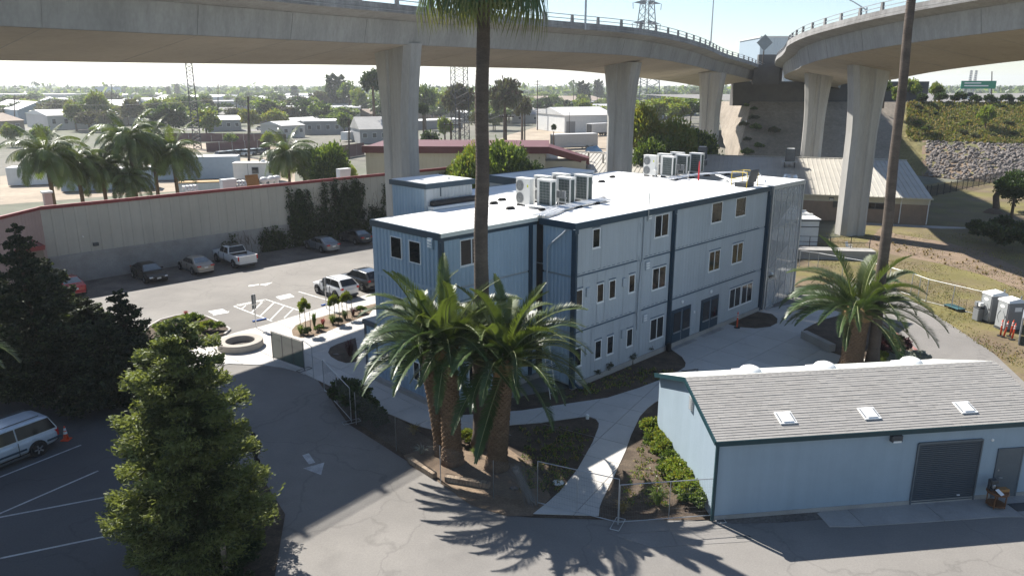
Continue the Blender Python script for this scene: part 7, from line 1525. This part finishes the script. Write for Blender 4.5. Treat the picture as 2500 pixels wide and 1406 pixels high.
# scattered roofs of the town: small houses that read alike
q_ = random.Random(77); H_SH = {}
def town_house(u, Y, i):
    p = AT(u, 208.6, Y); w = q_.uniform(9, 16); t = FBd(['low pale roofed house among the far trees', 'low brown roofed house among the far trees', 'low grey roofed house among the far trees'][i % 3], Vector((p.x, p.y, 0)), Vector((p.x + w, p.y + q_.uniform(-4, 4), 0)), q_.uniform(3.2, 4.5), q_.uniform(8, 12), q_.uniform(1.6, 2.6), ['far_wall', 'far_brown', 'far_grey'][i % 3], ['far_roof', 'far_brown', 'roof_grey'][i % 3], 2, group='far houses ' + ['pale', 'brown', 'grey'][i % 3])
for i in range(84): town_house(q_.uniform(-40, 1480), q_.uniform(330, 900), i)
for i in range(26):
    u = q_.uniform(-40, 900); v = q_.uniform(246, 266); g0 = G(u, v); w = q_.uniform(22, 48); FBd('pale flat roofed warehouse in the far industrial district', g0, g0 + Vector((w, q_.uniform(-6, 6), 0)), q_.uniform(5, 7.5), q_.uniform(30, 60), q_.choice((0, 0, 1.6)), q_.choice(('far_wall', 'far_grey', 'far_blue')), 'far_roof', 3, group='far pale warehouses')
def town_tree(u, Y, i):
    k = ['light', 'mid', 'dark', 'mid', 'grey'][i % 5]; p = AT(u, 208.6, Y); t = thing('tree', {'light': 'light green tree in the far wooded town', 'mid': 'green tree in the far wooded town', 'dark': 'dark green tree in the far wooded town', 'grey': 'dull green tree in the far wooded town'}[k], 'tree', (p.x, Y, 0), q_.random() * 6, 'far town trees ' + k); s_ = q_.uniform(4, 9); hh = q_.uniform(6.5, 13)
    inst('crown', TV[k][i % 2], t, (0, 0, hh * .18), (0, 0, 0), (s_, s_, hh * .8 / 1.65)); inst('trunk', FARTRUNK, t, (0, 0, 0), (0, 0, 0), (4, 4, hh * .5))
for i in range(299): town_tree(q_.uniform(-60, 1760), 330 + 800 * q_.random() ** 1.4 if i > 60 else q_.uniform(290, 460), i)
# distant wood to the horizon: one mass
r_ = rnp(5); n = 4200; Yf = 800 + 3600 * r_.random(n) ** 1.2; Xf = (r_.random(n) * 3300 - 400 - 1250) / FPX * Yf; Hf = r_.uniform(6, 15, n) + (r_.random(n) < .04) * r_.uniform(4, 10, n); Wf = r_.uniform(5, 13, n); Cs = []; Ns = []
for k in range(n):
    m_ = 14; v = r_.normal(0, 1, (m_, 3)); v /= np.linalg.norm(v, axis=1)[:, None]; Cs.append(np.array([Xf[k], Yf[k], Hf[k] * .55]) + v * np.array([Wf[k], Wf[k], Hf[k] * .42])); Ns.append(v)
C = np.concatenate(Cs); o = bpy.data.objects.new('distant_wood', quads_mesh('distant_wood', *leaf_quads(r_, C, np.concatenate(Ns), 6., 4.5), ('leaf', 'leaf_dark', 'leaf_light'), midx=r_.integers(0, 3, len(C)))); COL.objects.link(o); tag(o, 'green wooded town fading to the horizon', 'trees', kind='stuff')
# ================================================================== POLES, MASTS, WIRES
def pole(label, u, vb, vt, arms=1, mat='wood_pole', trans=False, r0=.24, Y=None):
    g = G(u, vb) if Y is None else Vector((AT(u, 300, Y).x, Y, 0)); top = AT(u, vt, g.y); t = thing('utility_pole', label, 'utility pole', g, rng.uniform(-.3, .3), 'utility poles'); h = top.z
    MB().tube([(0, 0, 0), (top.x - g.x, 0, h)], [r0, r0 * .65], 7).build('pole', mat, t)
    for k in range(arms):
        z = h - .5 - 1.3 * k; MB().bar(((top.x - g.x) * z / h - 1.3, 0, z), ((top.x - g.x) * z / h + 1.3, 0, z), .12, .14).build('crossarm', mat, t)
        for x in (-1.2, -.5, .5, 1.2): MB().lathe([(.05, z + .07), (.07, z + .2), (.03, z + .3)], 6, ((top.x - g.x) * z / h + x, 0)).build('insulator', 'galv', t)
    if trans:
        for x in (-.55, .55): MB().lathe([(.28, h * .38), (.3, h * .38 + .1), (.3, h * .38 + 1.1), (.1, h * .38 + 1.25)], 12, (x, -.2)).build('transformer', 'ac_white', t, smooth=False)
    return top
TP = [pole('wooden pole at the far left before the white warehouse', 36, 312, 232), pole('tall wooden pole right of the lattice mast', 532, 305, 206, 2), pole('short wooden pole with crossarms right of the tall green tree', 312, 288, 232), pole('leaning wooden pole right of the tall green tree', 272, 300, 205, 1), pole('thin pole by the dark gabled house', 577, 304, 240, 0), pole('dark wooden pole standing between the maroon fences', 608, 396, 236, 0, r0=.3), pole('tall wooden pole before the white tower house', 806, 285, 210, 1), pole('thin pole in front of the big green tree', 727, 300, 230, 0), pole('dark pole left of the nearest column', 852, 388, 290, 0), pole('brown power pole behind the stair tower', 1101, 440, 298, 1, r0=.24), pole('power pole with two transformers behind the roof', 1236, 452, 278, 1, trans=True, r0=.18), pole('wooden pole in the yard right of the eucalyptus', 1281, 345, 232, 1), pole('tall wooden pole left of the white truck', 1312, 318, 196, 2), pole('tall thin yard pole above the white warehouse', 1400, 275, 195, 1), pole('thin yard pole beside the middle column', 1458, 275, 200, 0), pole('pole in front of the white warehouse', 1390, 325, 274, 0, r0=.12), pole('pole behind the fan palm trunk', 1166, 330, 250, 1)]
def wire(label, a, b, sag=1.2):
    pts = [a.lerp(b, k / 12) + Vector((0, 0, -sag * 4 * (k / 12) * (1 - k / 12))) for k in range(13)]; o = MB().tube(pts, .035, 4, cap=False).build('power_line', 'dark_steel'); tag(o, label, 'power line', 'overhead wires')
wire('overhead wire at the far left between two poles', TP[0], TP[3]); wire('overhead wire from the leaning pole to the lattice mast side', TP[3], TP[1]); wire('overhead wire above the maroon fences', TP[1], TP[6], 2.); wire('overhead wire from the dark pole towards the brown power pole', TP[5], TP[8]); wire('overhead wire between the brown pole and the transformer pole', TP[9], TP[10], .6); wire('overhead wire from the transformer pole to the yard', TP[10], TP[11], .8); wire('overhead wire between the two tall yard poles', TP[12], TP[13]); wire('overhead wire from the left pole past the queen palms', TP[0] + Vector((0, 0, -2)), TP[5], 2.)
def lattice(label, u, vb, vt, wb_, wt, mat='galv', n=26, r_=.1, Y=None, zb=0., name='lattice_mast', legs=4):
    g = G(u, vb) if Y is None else Vector((AT(u, 200, Y).x, Y, 0)); h = AT(u, vt, g.y).z - zb; t = thing(name, label, 'mast', (g.x, g.y, zb), .4)
    c = [(math.cos(2*math.pi*k/legs + .785), math.sin(2*math.pi*k/legs + .785)) for k in range(legs)]; W = lambda z: (wb_ + (wt - wb_) * z / h) * .707
    for x, y in c: MB().tube([(x * W(0), y * W(0), 0), (x * W(h), y * W(h), h)], r_, 4).build('leg', mat, t)
    br = MB()
    for k in range(n):
        z0, z1 = h * k / n, h * (k + 1) / n
        for j in range(legs):
            a, b = c[j], c[(j + 1) % legs]; br.tube([(a[0]*W(z0), a[1]*W(z0), z0), (b[0]*W(z1), b[1]*W(z1), z1)], r_ * .55, 3, cap=False); br.tube([(b[0]*W(z0), b[1]*W(z0), z0), (a[0]*W(z1), a[1]*W(z1), z1)], r_ * .55, 3, cap=False)
    o = br.build('braces', mat, t); o['kind'] = 'stuff'; return t, h
lattice('slim lattice radio mast left of the nearest column', 483, 364, -60, 1.9, 1.2, 'dark_steel', 44, .13); lattice('wide lattice tower right of the nearest column', 1124, 352, 60, 4.3, 3.6, 'dark_steel', 18, .12)
pt, ph = lattice('transmission tower above the left overpass railing', 1572, 300, -60, 15, 3.0, 'far_steel', 16, .28, Y=430, name='transmission_tower')
for z in (ph * .66, ph * .80, ph * .93): 
    for s in (-1, 1): MB().add([(s*1.5, -1, z), (s*1.5, 1, z), (s*9, 0, z + .6), (s*1.5, 0, z + 2.4)], [(0,2,3), (1,3,2), (0,1,2)]).build('crossarm', 'far_steel', pt); MB().tube([(s*9, 0, z + .5), (s*8.7, 0, z - 2.6)], .18, 5).build('insulator', 'far_steel', pt)
# ================================================================== YARD: fences, trailers, trucks
def screen_wall(label, a, b, h): p, q = G(*a), G(*b); t = thing('yard_fence', label, 'fence', (0, 0, 0), 0, 'maroon screened yard fences'); n = max(2, int((q - p).length / 3)); 
screens = [('maroon screened fence behind the lattice mast', (380, 346), (545, 347), 2.6), ('maroon screened fence right of the lattice mast', (545, 347), (700, 350), 2.6), ('nearer maroon fence before the parked cars yard', (505, 372), (660, 366), 2.4), ('maroon fence left of the tan building', (832, 388), (890, 378), 3.)]
for lab, a, b, h in screens:
    p, q = G(*a), G(*b); d = (q - p).normalized(); t = thing('yard_fence', lab, 'fence', (0, 0, 0), 0, 'maroon screened yard fences'); n = max(2, int((q - p).length / 3.2)); s = Vector((-d.y, d.x, 0)) * .03
    for k in range(n):
        x, y = p.lerp(q, k / n), p.lerp(q, (k + 1) / n - .004); MB().bar(x + Vector((0, 0, h / 2)), y + Vector((0, 0, h / 2)), .03, h).build('screen', 'screen_maroon', t); MB().tube([x + s, x + s + Vector((0, 0, h + .2))], .05, 5).build('post', 'galv', t)
def trailer(label, u, v, L_, w, h, rz, mat='white_wall', lift=1.1, dark=False, name='box_trailer'):
    t = thing(name, label, 'trailer', G(u, v), rz, 'trailers in the yards'); MB().box(0, L_, 0, w, lift, lift + h).build('box', mat, t, bevel=.05); MB().box(.05, L_ - .05, .05, w - .05, lift + h, lift + h + .05).build('roof', 'far_roof', t)
    if lift > .5:
        for x in (L_ * .75, L_ * .88):
            for y in (.15, w - .15): k = MB().lathe([(.5, -.15), (.5, .15)], 14).build('wheel', 'rubber', t); k.rotation_euler.x = R(90); k.location = (x, y, .5)
        MB().box(L_ * .2 - .1, L_ * .2 + .1, .3, w - .3, 0, lift).build('landing_gear', 'plastic_dark', t); MB().box(.2, L_ - .2, .4, w - .4, lift - .25, lift).build('chassis', 'plastic_dark', t)
    rb = MB(); 
    for k in range(int(L_ / .8)): rb.box(k * .8 + .3, k * .8 + .36, -.03, 0, lift + .1, lift + h - .1)
    o = rb.build('side_ribs', mat, t); o['kind'] = 'stuff'
    if dark: MB().box(-.04, 0, .15, w - .15, lift + .1, lift + h - .15).build('open_end', 'plastic_dark', t)
    return t
trailer('long pale blue container right of the queen palms', 372, 442, 15.0, 4.2, 4.0, R(12), 'far_blue', .1); trailer('pale blue container behind the queen palm trunks', 150, 470, 14, 3.4, 3.4, R(18), 'far_blue', .1); trailer('white container behind the left queen palms', 20, 455, 12, 3, 3, R(15), 'white_wall', .1)
trailer('white box truck trailer in the dust right of the tall pole', 1300, 300, 11, 2.6, 2.9, R(20)); trailer('white box trailer parked before the white warehouse', 1445, 333, 9, 2.7, 3.0, R(40), dark=True); trailer('grey trailer with open dark end behind the red fascia', 1355, 366, 13, 3.2, 3.4, R(22), 'far_wall', .6, True)
ot = thing('office_trailer', 'white office trailer with two windows behind the beige wall', 'office trailer', G(572, 446), R(8)); MB().box(0, 7.6, 0, 3.0, .6, 3.3).build('body', 'white_wall', ot); MB().box(-.1, 7.7, -.15, 3.1, 3.3, 3.45).build('roof', 'far_roof', ot)
for x in (3.2, 6.1): w_ = MB().box(x, x + 1.2, -.06, 0, 1.5, 2.7).build('window', 'plastic_grey', ot); MB().box(x + .1, x + 1.1, -.08, -.06, 1.6, 2.6).build('pane', 'glass', w_)
MB().box(2.5, 2.56, -.03, 0, .6, 3.3).build('corner_trim', 'plastic_dark', ot); MB().lathe([(.4, 3.45), (.45, 3.6), (.3, 3.8)], 12, (5, 1.5)).build('roof_vent', 'ac_white', ot); MB().box(.2, 7.4, .3, 2.7, 0, .6).build('chassis', 'plastic_dark', ot)
wc = thing('white_container', 'white ribbed container with lumber stacked on its roof', 'container', G(437, 492), R(14)); MB().box(0, 6.4, .05, 2.5, 0, 2.6).build('core', 'white_wall', wc); ribbed(MB(), 0, 6.4, (0, .05), (0, 2.6), .3, .04, (-1, 0)).build('side', 'white_wall', wc)
for k in range(5): MB().box(.1, 6.0 + .1 * k, .2 + .42 * k, .58 + .42 * k, 2.6, 2.78).build('plank', 'timber_new', wc)
# cars in the yard and on the freeway: simple far vehicles sharing their meshes
def far_car_meshes(paint):
    b = MB().add([(-2.2,-.88,.3),(2.2,-.88,.3),(2.2,.88,.3),(-2.2,.88,.3),(-2.15,-.88,.95),(2.1,-.86,.8),(2.1,.86,.8),(-2.15,.88,.95)], [(3,2,1,0),(4,5,6,7),(0,1,5,4),(1,2,6,5),(2,3,7,6),(3,0,4,7)]); c = MB().add([(-1.8,-.8,.93),(1.1,-.8,.85),(1.1,.8,.85),(-1.8,.8,.93),(-1.4,-.65,1.5),(.4,-.65,1.5),(.4,.65,1.5),(-1.4,.65,1.5)], [(4,5,6,7),(0,1,5,4),(1,2,6,5),(2,3,7,6),(3,0,4,7)])
    ob = b.build('tmpb', paint); oc = c.build('tmpc', 'glass'); rf = MB().box(-1.4, .4, -.66, .66, 1.49, 1.54).build('tmpr', paint); r3 = (ob.data, oc.data, rf.data); [bpy.data.objects.remove(x) for x in (ob, oc, rf)]; return r3
FC = {p: far_car_meshes(p) for p in ('paint_white', 'paint_silver', 'paint_dark', 'paint_red')}; FW = MB().lathe([(.33, -.1), (.33, .1)], 12).build('tmpw', 'rubber'); FWm = FW.data; bpy.data.objects.remove(FW)
def far_car(label, p, rz, paint, group, sc=1.):
    t = thing('car', label, 'car', p, rz, group); t.scale = (sc,) * 3; b, c, f = FC[paint]; inst('body', b, t); inst('windows', c, t); inst('roof', f, t)
    for x in (-1.35, 1.35):
        for y in (-.8, .8): inst('wheel', FWm, t, (x, y, .33), (R(90), 0, 0))
for i, (u, v) in enumerate([(545, 385), (565, 383), (585, 381), (604, 380), (622, 378), (640, 377), (690, 376), (835, 372), (860, 368), (880, 366), (588, 300), (600, 299), (612, 298), (880, 268), (872, 262), (640, 318), (660, 318), (540, 320), (470, 338), (520, 336)]):
    far_car(['white', 'silver', 'dark'][i % 3] + ' car parked in the yard beyond the beige wall', G(u, v), q_.uniform(-.3, .3) + 1.2 * (i < 10), ['paint_white', 'paint_silver', 'paint_dark'][i % 3], ['white', 'silver', 'dark'][i % 3] + ' yard cars')
far_car('white pickup like car behind the roof hoods', G(550, 470), R(15), 'paint_white', None, 1.15)
for i, (u, v) in enumerate([(848, 347), (868, 346), (888, 344), (908, 343)]): trailer(['first', 'second', 'third', 'fourth'][i] + ' white camper from the left in the row below the carports', u, v, 7, 2.4, 2.4, R(65), 'white_wall', .5, name='camper')
tp_ = MB().add([(0,0,0),(5,0,0),(5.5,3,0),(.5,3,0),(1,1,1.5),(3.5,1.5,1.9)], [(0,1,5,4),(1,2,5),(2,3,4,5),(3,0,4)]).build('tarp_heap', 'tarp_blue'); tag(tp_, 'heap under a blue tarpaulin in the yard by the middle column', 'tarpaulin'); tp_.location = G(1425, 375)
ground('yard_dirt', GP([(1240, 330), (1330, 305), (1480, 318), (1560, 345), (1480, 400), (1280, 400), (1180, 360)]), -.03, 'dirt_pale'); ground('yard_lot', GP([(440, 350), (700, 352), (690, 372), (440, 372)]), -.03, 'dirt_pale'); ground('yard_lot', GP([(450, 395), (720, 380), (720, 450), (380, 470), (0, 500), (0, 430)]), -.035, 'dirt_pale'); ground('yard_road', GP([(0, 318), (420, 318), (720, 322), (720, 316), (0, 312)]), -.034, 'drive')
# ================================================================== HILLSIDE PLANTS, FREEWAY
for i in range(46):
    s_ = q_.uniform(3.2, 6.6); t_ = q_.uniform(.5, .98); p = emb(s_, t_); k = ['grey', 'green', 'dark', 'light', 'grey'][i % 5]
    plant(k, BUSH, {'grey': 'grey green scrub bush on the bank above the stones', 'green': 'green scrub bush on the bank above the stones', 'dark': 'dark scrub bush on the bank above the stones', 'light': 'bright scrub bush on the bank above the stones'}[k], p, q_.uniform(.9, 1.7), 'bank scrub ' + k)
gs = []; r_ = rnp(9)
for i in range(16000):
    s_ = 3.1 + 3.8 * r_.random(); t_ = .44 + .55 * r_.random(); p = emb(s_, t_); gs.append((p.x, p.y, p.z + .2))
C = np.array(gs); o = bpy.data.objects.new('bank_grass', quads_mesh('bank_grass', *leaf_quads(r_, C, np.tile([0, -.3, 1.], (len(C), 1)), .8, .22), ('dry_grass', 'bank_green', 'bank_green'), midx=r_.integers(0, 3, len(C)))); COL.objects.link(o); tag(o, 'dry and green grass covering the bank above the stones', 'grass', kind='stuff')
for i in range(16): p = emb(3.3 + .21 * i, 1.0); plant('dark', BUSH, 'dark bush in the row along the freeway fence', p + Vector((q_.uniform(-.5, .5), 0, -.4)), q_.uniform(2.2, 3.2), 'dark bushes along the freeway')
for i, (s_, t_) in enumerate([(2.03, .85), (2.05, .7), (2.08, .55), (2.04, .4), (2.12, .3), (2.2, .5), (1.9, .9), (1.95, .6), (2.06, .2)]): plant('grey' if i % 2 else 'green', BUSH, ['top', 'second', 'third', 'fourth', 'low right', 'rightmost', 'upper left', 'lower left', 'lowest'][i] + ' creeper clump along the left edge of the abutment slope', emb(s_, t_), 1.5 + .5 * (i % 3), 'creepers on the abutment')
far_tree('bright young tree on the bank left of the green road sign', 2225, 172, 188, 26, 'light', zb=13.2, group='trees by the freeway'); far_tree('second bright young tree left of the green road sign', 2290, 174, 196, 18, 'light', zb=13.2, group='trees by the freeway'); far_tree('bright bush on the bank behind the tall bare trunk', 2195, 160, 205, 18, 'light', zb=11, group='trees by the freeway'); far_tree('light green bush on the right of the bank', 2415, 152, 252, 22, 'light', zb=7.5, group='trees by the freeway'); far_tree('green bush at the left of the bank by the column', 2165, 165, 190, 18, 'mid', zb=12, group='trees by the freeway')
bp = [Vector((99, 163.5, 13.3)), Vector((112, 160.5, 13.3)), Vector((128, 155.5, 13.3)), Vector((160, 145.5, 13.3))]; fb = thing('freeway_barrier', 'pale concrete barrier with openings along the freeway edge', 'barrier')
for i in range(3):
    a, b = bp[i] + Vector((0, 2.5, 0)), bp[i + 1] + Vector((0, 2.5, 0)); n = int((b - a).length / 2)
    for k in range(n): c = a.lerp(b, k / n); MB().bar(c + Vector((0, 0, .3)), c.lerp(b, .5 / max(1, (n - k))) + Vector((0, 0, .3)), .25, .6).build('block', 'concrete_new', fb)
    MB().bar(a + Vector((0, 0, .75)), b + Vector((0, 0, .75)), .3, .3).build('cap_rail', 'concrete_new', fb)
for i, (x, y, p_) in enumerate(((118, 172, 'paint_white'), (124, 176, 'paint_white'), (104, 178, 'paint_silver'), (92, 180, 'paint_white'), (112, 190, 'paint_dark'))): far_car(['white car on the freeway above the bank', 'second white car on the freeway behind the first', 'silver car on the freeway left of the green sign', 'white car on the freeway at the left behind the bush', 'dark car on the far lanes of the freeway'][i], Vector((x, y, 13.33)), R(-10), p_, 'freeway cars', 1.15)
gsn = thing('road_sign', 'green overhead freeway sign above the bank', 'sign', (123, 205, 13.3)); MB().box(-4.6, 4.6, -.1, .1, 2.6, 4.6).build('panel', 'sign_green', gsn); 
for x in (-3.5, 3.5): MB().tube([(x, .2, 0), (x, .2, 4.6)], .15, 6).build('post', 'galv', gsn)
for k, (x0, x1, z) in enumerate(((-3.8, .6, 3.9), (-3.8, 2.6, 3.2))): MB().box(x0, x1, -.14, -.1, z, z + .28).build('legend_bar', 'white_paint', gsn)
wg = thing('bridge_wing', 'pale concrete bridge end with a teal sign at the right edge', 'bridge', (117, 145, 0), R(-12)); MB().box(0, 30, 0, 8, 11.2, 14.2).build('deck_edge', 'concrete_new', wg); MB().box(0, 1.4, 0, 8, 7.5, 11.2).build('wing_wall', 'concrete_new', wg); MB().box(1.4, 30, 1, 8, 9.2, 11.2).build('beam', 'bridge_edge', wg); MB().box(3.4, 5.4, -.15, -.02, 9.2, 11.9).build('teal_sign', 'sign_teal', wg)
for u, Y, vt in ((2368, 900, 172), (2380, 900, 172)): lattice('distant lattice mast, ' + ('left' if u < 2375 else 'right') + ' of the pair above the freeway', u, 300, vt, 2.5, 1.5, 'far_steel', 14, .25, Y=Y, name='cell_mast')
pole('thin pole above the freeway cars', 2424, 300, 175, 0, Y=260)
far_tree('dark hanging tree at the right edge by the iron fence', 2492, 92, 398, 45, 'dark', near=True, group=None); o_ = G(2425, 520)
sp = thing('leaning_stump', 'dark leaning twisted trunk at the right edge of the field', 'trunk', o_); MB().tube([(0, 0, 0), (.4, .2, .8), (.2, .3, 2.2), (.9, .6, 3.6), (1.8, .8, 4.6)], [.75, .45, .4, .35, .25], 9).build('trunk', 'bark', sp, smooth=True); MB().lathe([(1.3, 0), (.9, .35), (.5, .6)], 9).build('root_mass', 'bark', sp)
b_ = bpy.data.objects.new('crown', NEARV['dark']); COL.objects.link(b_); b_.parent = sp; b_.location = (4.0, 1.5, 1.2); b_.scale = (3.2, 2.5, 3.0)
for i, (u, v, sc) in enumerate([(2395, 590, 2.6), (2430, 600, 3.0), (2470, 615, 3.0), (2500, 600, 3.2), (2440, 570, 2.6), (2380, 570, 2.0)]): plant('dark', BUSH, ['leftmost', 'second', 'third', 'rightmost', 'upper', 'upper left'][i] + ' dark cactus like shrub in the shade at the right of the field', G(u, v), sc, 'shaded shrubs in the field')
q2 = random.Random(12)
for i in range(46):
    u = q2.uniform(2130, 2500); v = 586 + (u - 2130) * .25 + q2.uniform(-12, 16); plant('dry', TUFT, 'small dark seedling tuft in the planted soil strip', G(u, v, .02), .5, 'seedling tufts')
C = []; r_ = rnp(15); fx = [G(*p) for p in ((1990, 600), (2150, 480), (2500, 540), (2500, 860), (2290, 760))]
while len(C) < 9000:
    u = r_.uniform(2000, 2560); v = r_.uniform(570, 900); 
    if v > 712 + (u - 2180) * .62 and u > 2150: continue
    if v > 700 and u < 2150: continue
    p = G(u, v)
    if math.sin(p.x * .9 + 1.3 * math.sin(p.y * .35)) + math.sin(p.y * .7 + p.x * .23) < r_.normal(0, .7): continue
    C.append((p.x, p.y, .03))
C = np.array(C); o = bpy.data.objects.new('field_grass', quads_mesh('field_grass', *leaf_quads(r_, C, np.tile([0, 0, 1.], (len(C), 1)), .13, .05), ('dry_grass', 'bank_green', 'field'), midx=r_.integers(0, 3, len(C)))); COL.objects.link(o); tag(o, 'patchy short grass on the field', 'grass', kind='stuff')
C = []
for u, v in [(r_.uniform(1270, 1440), r_.uniform(1045, 1200)) for _ in range(260)] + [(r_.uniform(1300, 1640), r_.uniform(900, 975)) for _ in range(300)] + [(r_.uniform(1480, 1640), r_.uniform(1000, 1240)) for _ in range(260)]:
    if v < 1000 and (v > 975 - (u - 1390) * .2 or v < 955 - (u - 1400) * .42): continue
    if 1000 < v < 1250 and u > 1480 and (u < 1560 - (v - 1040) * .35 + 20 or u > 1610 + (v - 1060) * .6): continue
    if u < 1450 and v > 1040 and u > 1455 - (v - 1040) * .55: continue
    p = G(u, v); C.append(np.array((p.x, p.y, .06)) + r_.normal(0, 1, (9, 3)) * np.array([.09, .09, .03]))
C = np.concatenate(C); o = bpy.data.objects.new('bed_weeds', quads_mesh('bed_weeds', *leaf_quads(r_, C, np.tile([0, 0, 1.], (len(C), 1)), .12, .05), ('leaf', 'leaf_light', 'dry_grass'), midx=r_.integers(0, 3, len(C)))); COL.objects.link(o); tag(o, 'sparse low weeds scattered over the mulch beds', 'weeds', kind='stuff')
# ================================================================== PERSON
def person(label, p, rz):
    t = thing('person', label, 'person', p, rz)
    J = dict(pel=(0,0,.92), chest=(0,.03,1.22), neck=(0,.05,1.42), nk2=(0,.06,1.50), hipl=(-.1,0,.88), kneel=(-.11,.2,.50), ankl=(-.11,.12,.1), toel=(-.11,.3,.05), hipr=(.1,0,.88), kneer=(.11,-.05,.48), ankr=(.11,-.32,.14), toer=(.11,-.18,.04), shl=(-.19,.04,1.38), ell=(-.25,-.1,1.12), wrl=(-.23,.02,.90), shr=(.19,.04,1.38), elr=(.25,.08,1.12), wrr=(.23,.25,.94))
    names = list(J); E_ = [('pel','chest'),('chest','neck'),('neck','nk2'),('pel','hipl'),('hipl','kneel'),('kneel','ankl'),('ankl','toel'),('pel','hipr'),('hipr','kneer'),('kneer','ankr'),('ankr','toer'),('neck','shl'),('shl','ell'),('ell','wrl'),('neck','shr'),('shr','elr'),('elr','wrr')]
    rad = dict(pel=.14, chest=.15, neck=.08, nk2=.055, hipl=.1, kneel=.07, ankl=.05, toel=.04, hipr=.1, kneer=.07, ankr=.05, toer=.04, shl=.07, ell=.05, wrl=.035, shr=.07, elr=.05, wrr=.035)
    me = bpy.data.meshes.new('body'); me.from_pydata([J[n] for n in names], [(names.index(a), names.index(b)) for a, b in E_], []); o = bpy.data.objects.new('body', me); COL.objects.link(o); o.parent = t; me.materials.append(M('cloth_black'))
    md = o.modifiers.new('skin', 'SKIN'); sv = me.skin_vertices[0].data if me.skin_vertices else None
    if sv is None: bm = bmesh.new(); bm.from_mesh(me); bm.verts.layers.skin.verify(); bm.to_mesh(me); bm.free(); sv = me.skin_vertices[0].data
    for i, n in enumerate(names): sv[i].radius = (rad[n], rad[n])
    sv[0].use_root = True; o.modifiers.new('s', 'SUBSURF').render_levels = 2; o.modifiers['s'].levels = 1
    hd = MB(); hd.lathe([(.03, 1.47), (.065, 1.5), (.085, 1.57), (.088, 1.62), (.075, 1.68), (.03, 1.72)], 12, (0, .07)); h = hd.build('head', 'skin', t, smooth=True)
    MB().lathe([(.092, 1.6), (.096, 1.64), (.084, 1.7), (.03, 1.745)], 12, (0, .06)).build('hair', 'hair', h, smooth=True); MB().box(-.015, .015, .15, .175, 1.575, 1.61).build('nose', 'skin', h)
    for s in (-1, 1):
        MB().lathe([(.012, 1.612), (.012, 1.622)], 6, (s*.032, .152)).build('eye', 'hair', h); hand = MB(); w = Vector(J['wrl' if s < 0 else 'wrr']); hand.box(w.x - .02, w.x + .02, w.y - .04, w.y + .04, w.z - .1, w.z - .01)
        for k in range(4): hand.tube([w + Vector((0, -.03 + .02*k, -.1)), w + Vector((0, -.02 + .02*k, -.155)), w + Vector((-s*.02, -.015 + .02*k, -.185))], .009, 5)
        hand.tube([w + Vector((0, .035, -.03)), w + Vector((-s*.01, .06, -.08)), w + Vector((-s*.02, .06, -.11))], .01, 5); hand.build('hand', 'skin', t)
person('person in dark clothes walking on the shaded asphalt behind the sunlit conifer', G(628, 1140, .004), R(160))
# ================================================================== HAZE in the air
hz = MB().box(-5200, 5200, -200, 5200, -1.2, 75).build('haze', 'haze_air'); hz['kind'] = 'stuff'
